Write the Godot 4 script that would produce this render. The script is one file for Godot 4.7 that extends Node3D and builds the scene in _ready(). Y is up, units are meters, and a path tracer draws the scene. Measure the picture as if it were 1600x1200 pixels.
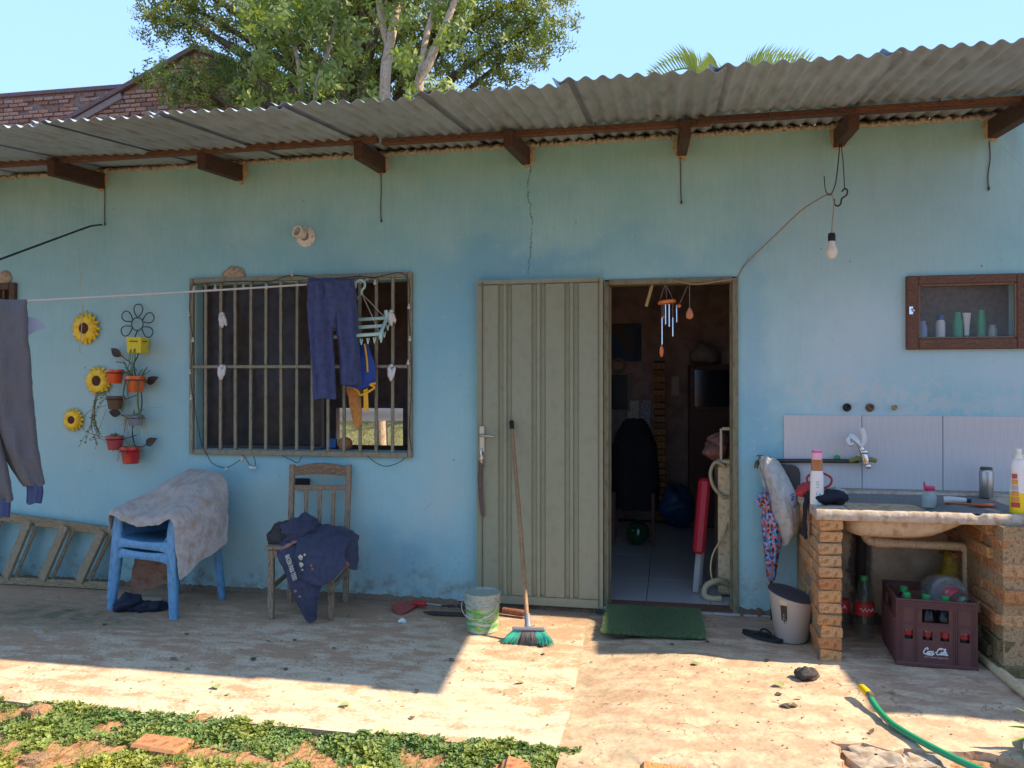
extends Node3D

# ---------------------------------------------------------------- mesh builder
class B:
	var st := SurfaceTool.new()
	var g := 1
	func _init():
		st.begin(Mesh.PRIMITIVE_TRIANGLES)
	func tri(a: Vector3, b: Vector3, c: Vector3, sm := -1, ua := Vector2.ZERO, ub := Vector2.ZERO, uc := Vector2.ZERO):   # a b c counterclockwise seen from outside
		st.set_smooth_group(sm)
		st.set_uv(ua); st.add_vertex(a)
		st.set_uv(uc); st.add_vertex(c)
		st.set_uv(ub); st.add_vertex(b)
	func quad(a, b, c, d, sm := -1, ua := Vector2(0, 0), ub := Vector2(1, 0), uc := Vector2(1, 1), ud := Vector2(0, 1)):
		tri(a, b, c, sm, ua, ub, uc)
		tri(a, c, d, sm, ua, uc, ud)
	func otri(a: Vector3, b: Vector3, c: Vector3, o: Vector3):
		if (b - a).cross(c - a).dot((a + b + c) / 3.0 - o) < 0:
			tri(a, c, b)
		else:
			tri(a, b, c)
	func oquad(a, b, c, d, o):
		otri(a, b, c, o); otri(a, c, d, o)
	func box(c: Vector3, s: Vector3, bs := Basis(), r := 0.0, wob := 0.0, sd := 0):
		var h := s * 0.5
		r = minf(r, minf(h.x, minf(h.y, h.z)) * 0.9)
		var rg := RandomNumberGenerator.new()
		rg.seed = sd + 7
		var v := {}
		for sx in [-1, 1]:
			for sy in [-1, 1]:
				for sz in [-1, 1]:
					var j := Vector3(rg.randf_range(-wob, wob), rg.randf_range(-wob, wob), rg.randf_range(-wob, wob))
					var k := Vector3i(sx, sy, sz)
					if r <= 0.0:
						v[k] = [c + bs * (Vector3(sx * h.x, sy * h.y, sz * h.z) + j)]
					else:
						v[k] = [c + bs * (Vector3(sx * h.x, sy * (h.y - r), sz * (h.z - r)) + j), c + bs * (Vector3(sx * (h.x - r), sy * h.y, sz * (h.z - r)) + j), c + bs * (Vector3(sx * (h.x - r), sy * (h.y - r), sz * h.z) + j)]
		for ax in 3:
			var e1 := (ax + 1) % 3
			var e2 := (ax + 2) % 3
			for s1 in [-1, 1]:
				var q := []
				for pr in [[-1, -1], [1, -1], [1, 1], [-1, 1]]:
					var k := Vector3i()
					k[ax] = s1; k[e1] = pr[0]; k[e2] = pr[1]
					q.append(v[k][ax if r > 0.0 else 0])
				oquad(q[0], q[1], q[2], q[3], c)
			if r > 0.0:
				for s1 in [-1, 1]:
					for s2 in [-1, 1]:
						var k1 := Vector3i(); var k2 := Vector3i()
						k1[ax] = -1; k1[e1] = s1; k1[e2] = s2
						k2[ax] = 1; k2[e1] = s1; k2[e2] = s2
						oquad(v[k1][e1], v[k2][e1], v[k2][e2], v[k1][e2], c)
		if r > 0.0:
			for k in v:
				otri(v[k][0], v[k][1], v[k][2], c)
	func bar(a: Vector3, b: Vector3, w: float, d: float, r := 0.0, side := Vector3(1, 0, 0)):   # a straight beam from a to b
		var y := (b - a).normalized()
		var x := (side - y * side.dot(y)).normalized()
		box((a + b) * 0.5, Vector3(w, (b - a).length(), d), Basis(x, y, x.cross(y)), r)
	func loft(rings: Array, closed := true, caps := true, flat := false, uvs := false):
		g += 1
		var n: int = rings[0].size()
		var m := n if closed else n - 1
		var sm := -1 if flat else g
		for i in rings.size() - 1:
			var p = rings[i]
			var q = rings[i + 1]
			var v0 := float(i) / (rings.size() - 1)
			var v1 := float(i + 1) / (rings.size() - 1)
			for k in m:
				var k2 := (k + 1) % n
				var u0 := float(k) / m
				var u1 := float(k + 1) / m
				if uvs:
					quad(p[k], p[k2], q[k2], q[k], sm, Vector2(u0, v0), Vector2(u1, v0), Vector2(u1, v1), Vector2(u0, v1))
				else:
					quad(p[k], p[k2], q[k2], q[k], sm)
		if closed and caps:
			for e in 2:
				var rr = rings[0] if e == 0 else rings[-1]
				var c := Vector3.ZERO
				for p in rr:
					c += p
				c /= n
				for k in n:
					if e == 0:
						tri(c, rr[(k + 1) % n], rr[k])
					else:
						tri(c, rr[k], rr[(k + 1) % n])
	func tube(pts: Array, rad, sides := 8, caps := true, flat := 1.0):
		var rings := []
		var t0: Vector3 = (pts[1] - pts[0]).normalized()
		var x := t0.cross(Vector3(0.13, 0.9, 0.41)).normalized()
		if absf(t0.y) > 0.9:
			x = t0.cross(Vector3(0, 0.1, 1)).normalized()
		for i in pts.size():
			var t: Vector3 = (pts[mini(i + 1, pts.size() - 1)] - pts[maxi(i - 1, 0)]).normalized()
			x = (x - t * x.dot(t)).normalized()
			var y := t.cross(x)
			var r: float = rad[i] if rad is Array else rad
			var ring := []
			for k in sides:
				var a := TAU * k / sides
				ring.append(pts[i] + (x * cos(a) + y * sin(a) * flat) * r)
			rings.append(ring)
		loft(rings, true, caps)
	func lathe(prof: Array, xf := Transform3D(), segs := 24, uvs := false, u_len := 1.0):
		var len := prof.size()
		var vv := [0.0]
		for i in range(1, len):
			vv.append(vv[-1] + (prof[i] - prof[i - 1]).length())
		g += 1
		for i in len - 1:
			if i > 0:
				var d0: Vector2 = (prof[i] - prof[i - 1]).normalized()
				var d1: Vector2 = (prof[i + 1] - prof[i]).normalized()
				if d0.dot(d1) < 0.8:
					g += 1
			for k in segs:
				var a0 := TAU * k / segs
				var a1 := TAU * (k + 1) / segs
				var p := prof[i] as Vector2
				var q := prof[i + 1] as Vector2
				var A := xf * Vector3(p.x * sin(a0), p.y, p.x * cos(a0))
				var Bb := xf * Vector3(p.x * sin(a1), p.y, p.x * cos(a1))
				var C := xf * Vector3(q.x * sin(a1), q.y, q.x * cos(a1))
				var D := xf * Vector3(q.x * sin(a0), q.y, q.x * cos(a0))
				var u0 := float(k) / segs
				var u1 := float(k + 1) / segs
				var v0: float = vv[i] / vv[-1]
				var v1: float = vv[i + 1] / vv[-1]
				if p.x > 1e-6:
					tri(A, Bb, C, g, Vector2(u0, v0), Vector2(u1, v0), Vector2(u1, v1))
				if q.x > 1e-6:
					tri(A, C, D, g, Vector2(u0, v0), Vector2(u1, v1), Vector2(u0, v1))
	func ball(c: Vector3, r: Vector3, rows := 8, cols := 12, amp := 0.0, fr := 6.0, sd := 0, bs := Basis()):
		var nz := FastNoiseLite.new()
		nz.seed = sd; nz.frequency = fr
		var rings := []
		for i in rows + 1:
			var th := PI * (0.001 + 0.998 * i / rows)
			var ring := []
			for k in cols:
				var ph := TAU * k / cols
				var d := Vector3(sin(th) * sin(ph), -cos(th), sin(th) * cos(ph))
				var p := d * r
				p *= 1.0 + amp * nz.get_noise_3dv(p)
				ring.append(c + bs * p)
			rings.append(ring)
		loft(rings, true, false)
	func sheet(P: Array, thick := 0.0):   # P[i][j], i along u, j along v; outside where du x dv points
		g += 1
		var nu := P.size() - 1
		var nv: int = P[0].size() - 1
		var N := []
		for i in nu + 1:
			var row := []
			for j in nv + 1:
				var du: Vector3 = P[mini(i + 1, nu)][j] - P[maxi(i - 1, 0)][j]
				var dv: Vector3 = P[i][mini(j + 1, nv)] - P[i][maxi(j - 1, 0)]
				row.append(du.cross(dv).normalized() * thick * 0.5)
			N.append(row)
		var g1 := g
		g += 1
		for i in nu:
			for j in nv:
				var ua := Vector2(float(i) / nu, 1.0 - float(j) / nv)
				var ub := Vector2(float(i + 1) / nu, 1.0 - float(j) / nv)
				var uc := Vector2(float(i + 1) / nu, 1.0 - float(j + 1) / nv)
				var ud := Vector2(float(i) / nu, 1.0 - float(j + 1) / nv)
				quad(P[i][j] + N[i][j], P[i + 1][j] + N[i + 1][j], P[i + 1][j + 1] + N[i + 1][j + 1], P[i][j + 1] + N[i][j + 1], g1, ua, ub, uc, ud)
				if thick > 0.0:
					quad(P[i][j] - N[i][j], P[i][j + 1] - N[i][j + 1], P[i + 1][j + 1] - N[i + 1][j + 1], P[i + 1][j] - N[i + 1][j], g, ua, ud, uc, ub)
		if thick > 0.0:
			for i in nu:
				quad(P[i][0] - N[i][0], P[i + 1][0] - N[i + 1][0], P[i + 1][0] + N[i + 1][0], P[i][0] + N[i][0])
				quad(P[i][nv] + N[i][nv], P[i + 1][nv] + N[i + 1][nv], P[i + 1][nv] - N[i + 1][nv], P[i][nv] - N[i][nv])
			for j in nv:
				quad(P[0][j] + N[0][j], P[0][j + 1] + N[0][j + 1], P[0][j + 1] - N[0][j + 1], P[0][j] - N[0][j])
				quad(P[nu][j] - N[nu][j], P[nu][j + 1] - N[nu][j + 1], P[nu][j + 1] + N[nu][j + 1], P[nu][j] + N[nu][j])
	func patch(ctrl: Array, nu: int, nv: int, thick := 0.003, amp := 0.0, fr := 8.0, sd := 0, slant := Vector3.ONE):   # Catmull-Rom surface over a grid of points
		var nz := FastNoiseLite.new()
		nz.seed = sd; nz.frequency = fr
		var P := []
		var cu := ctrl.size() - 1
		var cv: int = ctrl[0].size() - 1
		for i in nu + 1:
			var row := []
			var fu := float(i) / nu * cu
			var iu := mini(int(fu), cu - 1)
			for j in nv + 1:
				var fv := float(j) / nv * cv
				var iv := mini(int(fv), cv - 1)
				var c := []
				for a in range(iu - 1, iu + 3):
					var ca: Array = ctrl[clampi(a, 0, cu)]
					c.append(ca[iv].cubic_interpolate(ca[iv + 1], ca[maxi(iv - 1, 0)], ca[mini(iv + 2, cv)], fv - iv))
				var p: Vector3 = c[1].cubic_interpolate(c[2], c[0], c[3], fu - iu)
				if amp > 0.0:
					var q := p * slant
					p += Vector3(nz.get_noise_3dv(q), nz.get_noise_3dv(q + Vector3(31, 0, 0)), nz.get_noise_3dv(q + Vector3(0, 57, 0))) * amp
					q = q * 3.1 + Vector3(7, 3, 9)
					p += Vector3(nz.get_noise_3dv(q), nz.get_noise_3dv(q + Vector3(31, 0, 0)), nz.get_noise_3dv(q + Vector3(0, 57, 0))) * amp * 0.4
				row.append(p)
			P.append(row)
		sheet(P, thick)
	func extrude(poly: Array, depth: float, xf := Transform3D()):   # outline in xy, counterclockwise, thickness along +z
		var pv := PackedVector2Array(poly)
		if Geometry2D.is_polygon_clockwise(pv) == false:
			pv.reverse()   # Godot calls the y-down sense clockwise; make it counterclockwise in y-up
		var idx := Geometry2D.triangulate_polygon(pv)
		var c2 := func(a, b, c): return (pv[b] - pv[a]).cross(pv[c] - pv[a]) > 0
		for i in range(0, idx.size(), 3):
			var a := idx[i]; var b := idx[i + 1]; var c := idx[i + 2]
			if not c2.call(a, b, c):
				var t := b; b = c; c = t
			tri(xf * Vector3(pv[a].x, pv[a].y, depth), xf * Vector3(pv[b].x, pv[b].y, depth), xf * Vector3(pv[c].x, pv[c].y, depth))
			tri(xf * Vector3(pv[a].x, pv[a].y, 0), xf * Vector3(pv[c].x, pv[c].y, 0), xf * Vector3(pv[b].x, pv[b].y, 0))
		var area := 0.0
		for i in pv.size():
			area += pv[i].cross(pv[(i + 1) % pv.size()])
		for i in pv.size():
			var p := pv[i]
			var q := pv[(i + 1) % pv.size()]
			if area < 0:
				var t := p; p = q; q = t
			quad(xf * Vector3(p.x, p.y, 0), xf * Vector3(q.x, q.y, 0), xf * Vector3(q.x, q.y, depth), xf * Vector3(p.x, p.y, depth))
	func done() -> ArrayMesh:
		st.index()
		st.generate_normals()
		return st.commit()

# ---------------------------------------------------------------- naming and materials
var used := {}
var T := {}
var M := {}
var house: Node3D

func numbered(n: String) -> String:
	if not used.has(n):
		used[n] = 0
		return n
	used[n] += 1
	return "%s_%03d" % [n, used[n]]

func tag(o: Node, label: String, category: String, group := "", kind := ""):
	o.set_meta("label", label)
	o.set_meta("category", category)
	if group: o.set_meta("group", group)
	if kind: o.set_meta("kind", kind)

func thing(n: String, label: String, category: String, at := Vector3.ZERO, turn := 0.0, group := "") -> Node3D:
	var o := Node3D.new()
	o.name = numbered(n)
	add_child(o)
	o.position = at
	o.rotation.y = deg_to_rad(turn)
	tag(o, label, category, group)
	return o

func part(n: String, b, m: Material, parent: Node, at := Vector3.ZERO) -> MeshInstance3D:
	var o := MeshInstance3D.new()
	o.mesh = b.done() if b is B else b
	o.material_override = m
	o.position = at
	var i := 0
	var nm := n
	while parent.has_node(nm):
		i += 1
		nm = "%s_%03d" % [n, i]
	o.name = nm
	parent.add_child(o)
	return o

func single(n: String, label: String, category: String, b, m: Material, at := Vector3.ZERO, turn := 0.0, group := "") -> MeshInstance3D:
	var o := MeshInstance3D.new()
	o.mesh = b.done() if b is B else b
	o.material_override = m
	o.name = numbered(n)
	o.position = at
	o.rotation.y = deg_to_rad(turn)
	add_child(o)
	tag(o, label, category, group)
	return o

func structure(n: String, b, m: Material) -> MeshInstance3D:
	var o := MeshInstance3D.new()
	o.mesh = b.done() if b is B else b
	o.material_override = m
	o.name = n
	o.set_meta("kind", "structure")
	add_child(o)
	return o

func copy(src: Node3D, n: String, label: String, at: Vector3, turn: float) -> Node3D:
	var o: Node3D = src.duplicate()
	o.name = numbered(n)
	add_child(o)
	o.position = at
	o.rotation.y = deg_to_rad(turn)
	o.set_meta("label", label)
	return o

func lin(r: float, g: float, b: float) -> Color:
	return Color(r, g, b).linear_to_srgb()

func noise(sd: int, fr: float, oct := 4, kind := FastNoiseLite.TYPE_SIMPLEX_SMOOTH) -> FastNoiseLite:
	var n := FastNoiseLite.new()
	n.seed = sd; n.frequency = fr; n.noise_type = kind
	n.fractal_type = FastNoiseLite.FRACTAL_FBM if oct > 1 else FastNoiseLite.FRACTAL_NONE
	n.fractal_octaves = oct
	return n

func ramp(stops: Array) -> Gradient:
	var g := Gradient.new()
	var off := PackedFloat32Array(); var col := PackedColorArray()
	for s in stops:
		off.append(s[0])
		col.append(Color(s[1], s[1], s[1]) if not s[1] is Color else s[1])
	g.offsets = off; g.colors = col
	return g

func ntex(sd: int, fr: float, stops: Array, oct := 4, size := 512, kind := FastNoiseLite.TYPE_SIMPLEX_SMOOTH) -> NoiseTexture2D:
	var t := NoiseTexture2D.new()
	t.width = size; t.height = size
	t.seamless = true
	t.noise = noise(sd, fr, oct, kind)
	t.color_ramp = ramp(stops)
	return t

func mt(c: Color, rough := 0.8, tex: Texture2D = null, sc := Vector3.ONE, o := {}) -> StandardMaterial3D:
	var m := StandardMaterial3D.new()
	m.albedo_color = c
	m.roughness = rough
	m.metallic = o.get("metal", 0.0)
	if tex:
		m.albedo_texture = tex
	if not o.get("uv", false):
		m.uv1_triplanar = true
		m.uv1_world_triplanar = o.get("world", false)
	m.uv1_scale = sc
	if o.has("bump"):
		m.heightmap_enabled = true
		m.heightmap_texture = o.bump
		m.heightmap_scale = o.get("bump_cm", 0.2)
	if o.has("alpha"):
		m.transparency = BaseMaterial3D.TRANSPARENCY_ALPHA
		m.albedo_color.a = o.alpha
	if o.has("back"):
		m.backlight_enabled = true
		m.backlight = o.back
	if o.get("vcol", false):
		m.vertex_color_use_as_albedo = true
	if o.has("rim"):
		m.rim_enabled = true
		m.rim = o.rim
	if o.has("spec"):
		m.metallic_specular = o.spec
	if o.has("coat"):
		m.clearcoat_enabled = true
		m.clearcoat = o.coat
		m.clearcoat_roughness = 0.15
	return m

func v(x: float, y: float, z: float) -> Vector3:
	return Vector3(x, y, z)

func curve(pts: Array, n := 6) -> Array:   # smooth line through the points
	var out := []
	for i in pts.size() - 1:
		for k in n:
			out.append(pts[i].cubic_interpolate(pts[i + 1], pts[maxi(i - 1, 0)], pts[mini(i + 2, pts.size() - 1)], float(k) / n))
	out.append(pts[-1])
	return out

func image_tex(w: int, h: int, data: PackedByteArray) -> ImageTexture:
	return ImageTexture.create_from_image(Image.create_from_data(w, h, false, Image.FORMAT_RGB8, data))

func nbytes(sd: int, fr: float, w: int, h: int, oct := 4, kind := FastNoiseLite.TYPE_SIMPLEX_SMOOTH) -> PackedByteArray:
	var im := noise(sd, fr, oct, kind).get_image(w, h, false, false, false)
	im.convert(Image.FORMAT_L8)
	return im.get_data()

func rot(x: float, y: float, z: float) -> Basis:
	return Basis.from_euler(Vector3(deg_to_rad(x), deg_to_rad(y), deg_to_rad(z)))

# ---------------------------------------------------------------- scene
func _ready():
	var cam := Camera3D.new()
	cam.name = "camera"
	cam.position = v(0, 1.42, 5.02)
	cam.rotation = Vector3(deg_to_rad(0.28), deg_to_rad(11.3), 0)
	cam.fov = 52.0
	cam.near = 0.05
	cam.far = 600.0
	add_child(cam)
	cam.current = true
	var we := WorldEnvironment.new()
	we.name = "world"
	var env := Environment.new()
	env.background_mode = Environment.BG_SKY
	var sm := ProceduralSkyMaterial.new()
	sm.sky_top_color = lin(0.175, 0.295, 0.515)
	sm.sky_horizon_color = lin(0.225, 0.375, 0.62)
	sm.sky_curve = 0.22
	sm.ground_bottom_color = lin(0.2, 0.16, 0.11)
	sm.ground_horizon_color = lin(0.5, 0.55, 0.55)
	sm.energy_multiplier = 0.9
	var sky := Sky.new()
	sky.sky_material = sm
	env.sky = sky
	env.tonemap_mode = Environment.TONE_MAPPER_LINEAR
	env.tonemap_exposure = 3.2
	env.sdfgi_enabled = true
	env.ssao_enabled = true
	env.ssil_enabled = true
	we.environment = env
	add_child(we)
	var sun := DirectionalLight3D.new()
	sun.name = "sun"
	sun.light_energy = 1.02
	sun.light_color = Color(1.0, 0.92, 0.79)
	sun.light_angular_distance = 0.5
	sun.shadow_enabled = true
	add_child(sun)
	sun.look_at_from_position(v(10.35, 10, -0.5), Vector3.ZERO)
	textures()
	setting()
	build_house()
	roof()
	neighbours()
	trees()
	wall_items()
	laundry()
	seats()
	door_items()
	sink()
	yard()
	interior()

func textures():
	T.mottle = ntex(3, 0.012, [[0.0, 0.78], [0.45, 0.92], [0.7, 1.0], [1.0, 0.88]], 6)
	T.fine = ntex(4, 0.05, [[0.0, 0.55], [0.4, 0.85], [0.6, 1.0], [1.0, 0.9]], 4)
	T.grain = ntex(5, 0.03, [[0.0, 0.4], [0.35, 0.75], [0.5, 1.0], [0.62, 0.7], [1.0, 0.95]], 5)
	T.dirty = ntex(6, 0.015, [[0.0, Color(0.66, 0.58, 0.5)], [0.3, Color(0.86, 0.81, 0.75)], [0.55, Color(1, 1, 1)], [1.0, Color(0.88, 0.83, 0.76)]], 7)
	T.bumps = ntex(8, 0.04, [[0.0, 0.0], [1.0, 1.0]], 5)
	T.grit = ntex(10, 0.035, [[0.0, 0.0], [1.0, 1.0]], 7, 1024)
	T.paint = ntex(15, 0.02, [[0.0, 0.92], [0.4, 0.98], [1.0, 1.0]], 7)
	T.weave = ntex(9, 0.25, [[0.0, 0.7], [1.0, 1.0]], 2, 256)
	T.rust = ntex(11, 0.02, [[0.0, Color(0.74, 0.66, 0.6)], [0.35, Color(0.93, 0.91, 0.88)], [0.7, Color(1, 1, 1)], [1.0, Color(0.88, 0.83, 0.77)]], 7)
	T.scuff = ntex(12, 0.018, [[0.0, 0.84], [0.3, 0.95], [0.66, 1.0], [0.8, 1.0], [1.0, 0.93]], 7)
	T.stripe = ntex(13, 0.03, [[0.0, 0.88], [0.5, 0.97], [1.0, 1.0]], 5)
	T.flowers = ntex(14, 0.06, [[0.0, Color(0.02, 0.03, 0.07)], [0.18, Color(0.02, 0.03, 0.07)], [0.2, Color(0.9, 0.35, 0.12)], [0.45, Color(0.95, 0.45, 0.2)], [0.47, Color(0.03, 0.04, 0.09)], [0.58, Color(0.03, 0.04, 0.09)], [0.6, Color(0.3, 0.55, 0.8)], [1.0, Color(0.55, 0.75, 0.9)]], 1, 512, FastNoiseLite.TYPE_CELLULAR)
	(T.flowers.noise as FastNoiseLite).cellular_return_type = FastNoiseLite.RETURN_CELL_VALUE
	M.olive = mt(lin(0.26, 0.275, 0.185), 0.4, T.paint, v(1.5, 1.0, 1.5), {"bump": T.mottle, "bump_cm": 0.015})
	M.olive_dark = mt(lin(0.16, 0.125, 0.07), 0.55, T.rust, v(3, 1, 3))
	M.bar = mt(lin(0.245, 0.23, 0.16), 0.5, T.rust, v(4, 1.3, 4))
	M.rafter = mt(lin(0.1, 0.055, 0.04), 0.8, T.grain, v(6, 6, 0.8), {"bump": T.grain, "bump_cm": 0.2})
	M.purlin = mt(lin(0.19, 0.095, 0.06), 0.8, T.grain, v(0.8, 6, 6), {"bump": T.grain, "bump_cm": 0.2})
	M.oldwood = mt(lin(0.4, 0.285, 0.185), 0.85, T.grain, v(5, 0.7, 5), {"bump": T.grain, "bump_cm": 0.15})
	M.ladder = mt(lin(0.46, 0.34, 0.19), 0.85, T.grain, v(0.8, 5, 5), {"bump": T.grain, "bump_cm": 0.15})
	M.rung = mt(lin(0.46, 0.34, 0.2), 0.85, T.grain, v(5, 0.9, 5), {"bump": T.grain, "bump_cm": 0.15})
	M.zinc = mt(lin(0.42, 0.40, 0.385), 0.5, T.rust, v(1.6, 1.0, 0.5), {"metal": 0.35})
	M.mortar = mt(lin(0.5, 0.4, 0.3), 0.95, T.dirty, v(3, 3, 3), {"bump": T.bumps, "bump_cm": 0.8})
	M.brick = []
	for c in [[0.56, 0.28, 0.11], [0.6, 0.33, 0.14], [0.5, 0.23, 0.09], [0.56, 0.34, 0.17]]:
		M.brick.append(mt(lin(c[0], c[1], c[2]), 0.95, T.dirty, v(4, 4, 4), {"bump": T.bumps, "bump_cm": 0.6}))
	M.farbrick = []
	for c in [[0.38, 0.22, 0.17], [0.44, 0.28, 0.22], [0.28, 0.17, 0.145], [0.4, 0.3, 0.26]]:
		M.farbrick.append(mt(lin(c[0], c[1], c[2]), 0.95, T.dirty, v(2.5, 2.5, 2.5), {"bump": T.bumps, "bump_cm": 0.8}))
	M.wire = mt(lin(0.02, 0.025, 0.03), 0.5)
	M.greywire = mt(lin(0.12, 0.12, 0.12), 0.5, null, v(1, 1, 1), {"metal": 0.5})
	M.white = mt(lin(0.72, 0.7, 0.66), 0.45)
	M.offwhite = mt(lin(0.78, 0.76, 0.7), 0.6, T.dirty, v(5, 5, 5))
	M.chrome = mt(lin(0.75, 0.76, 0.78), 0.18, null, v(1, 1, 1), {"metal": 1.0})
	M.glass = mt(Color(0.5, 0.55, 0.55), 0.03, null, v(1, 1, 1), {"alpha": 0.05, "spec": 0.16})
	M.pet = mt(Color(0.5, 0.55, 0.5), 0.05, null, v(1, 1, 1), {"alpha": 0.12, "spec": 0.4})
	M.black = mt(lin(0.015, 0.015, 0.018), 0.7, T.fine, v(3, 3, 3))
	M.red = mt(lin(0.5, 0.02, 0.025), 0.4)
	M.green = mt(lin(0.03, 0.3, 0.09), 0.4)
	M.leaf = mt(Color(1, 1, 1), 0.55, null, v(1, 1, 1), {"vcol": true, "back": Color(0.8, 0.85, 0.4)})
	M.leaf.cull_mode = BaseMaterial3D.CULL_DISABLED

func wall_texture() -> ImageTexture:   # the paint: faded, bluer where it was painted over, damp at the foot; x -5.2..2.6, y -0.1..3.1
	var w := 1638
	var h := 672
	var n1 := nbytes(21, 0.006, w, h, 4)
	var n2 := nbytes(22, 0.025, w, h, 5)
	var n3 := nbytes(23, 0.18, w, h, 3)
	var n4 := nbytes(24, 0.05, w, h, 5)
	var im := Image.create_empty(w, h, false, Image.FORMAT_RGB8)
	# patches: x, y, half width, half height, r, g, b, strength
	var pat := [
		[-1.35, 2.0, 0.35, 0.5, 0.17, 0.42, 0.58, 0.7], [-1.55, 1.5, 0.22, 0.7, 0.2, 0.44, 0.58, 0.65], [-0.9, 2.25, 0.6, 0.14, 0.15, 0.38, 0.55, 0.75], [0.1, 2.25, 0.5, 0.13, 0.2, 0.43, 0.56, 0.55],
		[-2.5, 2.3, 0.9, 0.16, 0.2, 0.44, 0.54, 0.5], [-3.45, 1.5, 0.14, 0.7, 0.22, 0.46, 0.55, 0.5], [-2.2, 0.8, 0.3, 0.2, 0.17, 0.42, 0.56, 0.4], [-2.75, 0.85, 0.3, 0.13, 0.15, 0.4, 0.58, 0.5], [-2.5, 0.5, 0.9, 0.35, 0.42, 0.54, 0.5, 0.75], [-1.5, 1.0, 0.2, 0.5, 0.38, 0.53, 0.51, 0.5],
		[0.5, 1.35, 0.1, 0.75, 0.19, 0.42, 0.56, 0.7], [0.58, 1.05, 0.14, 0.3, 0.2, 0.42, 0.55, 0.6], [0.5, 2.05, 0.08, 0.5, 0.2, 0.42, 0.55, 0.55], [1.55, 2.45, 0.8, 0.4, 0.34, 0.47, 0.52, 0.35],
		[1.1, 1.65, 0.6, 0.5, 0.5, 0.62, 0.68, 0.8], [1.95, 1.5, 0.45, 0.35, 0.48, 0.61, 0.67, 0.7], [0.75, 2.4, 0.3, 0.4, 0.4, 0.55, 0.62, 0.35],
		[-4.2, 1.2, 0.8, 0.8, 0.42, 0.57, 0.545, 0.75], [-3.6, 1.7, 0.35, 0.35, 0.46, 0.58, 0.6, 0.4], [-1.75, 0.25, 0.3, 0.22, 0.13, 0.33, 0.45, 0.7], [-1.5, 0.6, 0.25, 0.35, 0.42, 0.53, 0.52, 0.5], [-2.9, 0.25, 0.8, 0.25, 0.36, 0.5, 0.47, 0.4],
		[0.65, 0.4, 0.12, 0.4, 0.36, 0.47, 0.48, 0.6]]
	for y in h:
		var wy := 3.1 - 3.2 * y / h
		for x in w:
			var wx := -5.2 + 7.8 * x / w
			var i := y * w + x
			var a := n1[i] / 255.0 - 0.5
			var b := n2[i] / 255.0 - 0.5
			var c := n3[i] / 255.0 - 0.5
			var d := n4[i] / 255.0 - 0.5
			var st := (n3[(y / 11) * w + x] / 255.0 - 0.5) * 0.05
			var r := 0.285 + a * 0.1 + b * 0.05 + st
			var g := 0.53 + a * 0.07 + b * 0.05 + st
			var bl := 0.565 + a * 0.05 + b * 0.05 + st
			for p in pat:
				var dx: float = (wx - p[0] + b * 0.2) / p[2]
				var dy: float = (wy - p[1] + a * 0.5 + d * 0.1) / p[3]
				var q := dx * dx + dy * dy
				if q < 2.6:
					var k: float = exp(-q * 1.3) * p[7]
					r += (p[4] - r) * k; g += (p[5] - g) * k; bl += (p[6] - bl) * k
			# worn plaster above the tiles
			if wx > 0.7 and wx < 2.3 and wy > 1.2 and wy < 1.5:
				var k2 := clampf((d + 0.13 - absf(wy - 1.36 - b * 0.12 + (wx - 1.3) * 0.07) * 2.2) * 9.0, 0, 0.32) * clampf(1.3 - absf(wx - 1.3) * 1.1, 0, 1)
				r += (0.62 - r) * k2; g += (0.58 - g) * k2; bl += (0.54 - bl) * k2
			# bare peach plaster under the sink
			if wx > 0.8 + b * 0.1 and wy < 0.82 + c * 0.01:
				var kp := clampf((wx - 0.8 - b * 0.1) * 12.0, 0, 1)
				var mo := 0.85 + a * 0.5 + b * 0.6
				r += (0.8 * mo - r) * kp; g += (0.59 * mo - g) * kp; bl += (0.38 * mo - bl) * kp
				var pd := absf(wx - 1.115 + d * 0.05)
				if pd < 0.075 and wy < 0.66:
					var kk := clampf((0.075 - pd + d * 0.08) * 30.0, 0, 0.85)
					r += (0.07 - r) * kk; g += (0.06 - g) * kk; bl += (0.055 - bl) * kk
			# damp and mould at the foot
			var foot := clampf((0.2 + b * 0.45 - wy) * 6.0, 0, 1) * clampf(0.35 + d * 2.6, 0, 1)
			r += (0.10 - r) * foot * 0.75; g += (0.115 - g) * foot * 0.75; bl += (0.085 - bl) * foot * 0.75
			var splash := clampf((0.42 + a * 0.5 - wy) * 3.0, 0, 1) * 0.3
			r += (0.36 - r) * splash; g += (0.36 - g) * splash; bl += (0.28 - bl) * splash
			# run-off under the rafters and mud splashed from the yard
			var run := clampf((n2[(y / 7) * w + x] / 255.0 - 0.58) * 5.0, 0, 1) * clampf((wy - 2.3) * 1.4, 0, 1) * 0.22
			r += (0.2 - r) * run; g += (0.27 - g) * run; bl += (0.25 - bl) * run
			if wy < 0.55 and c > 0.12 + wy * 0.4 and b > -0.05:
				r += (0.36 - r) * 0.5; g += (0.26 - g) * 0.5; bl += (0.18 - bl) * 0.5
			# flakes off the paint
			if d > 0.245 + 0.1 * a and c > -0.1:
				r += (0.5 - r) * 0.28; g += (0.54 - g) * 0.28; bl += (0.52 - bl) * 0.28
			# small chips and specks
			if c > 0.27 and d > 0.05:
				r *= 0.86; g *= 0.86; bl *= 0.86
			elif c < -0.3 and b < -0.1:
				r += 0.05; g += 0.04; bl += 0.03
			# the crack above the door leaf
			var cx := -0.885 + 0.012 * sin(wy * 11.0) + d * 0.035
			if wy > 2.16 and wy < 2.88 and absf(wx - cx) < 0.003:
				r *= 0.35; g *= 0.38; bl *= 0.38
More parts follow.
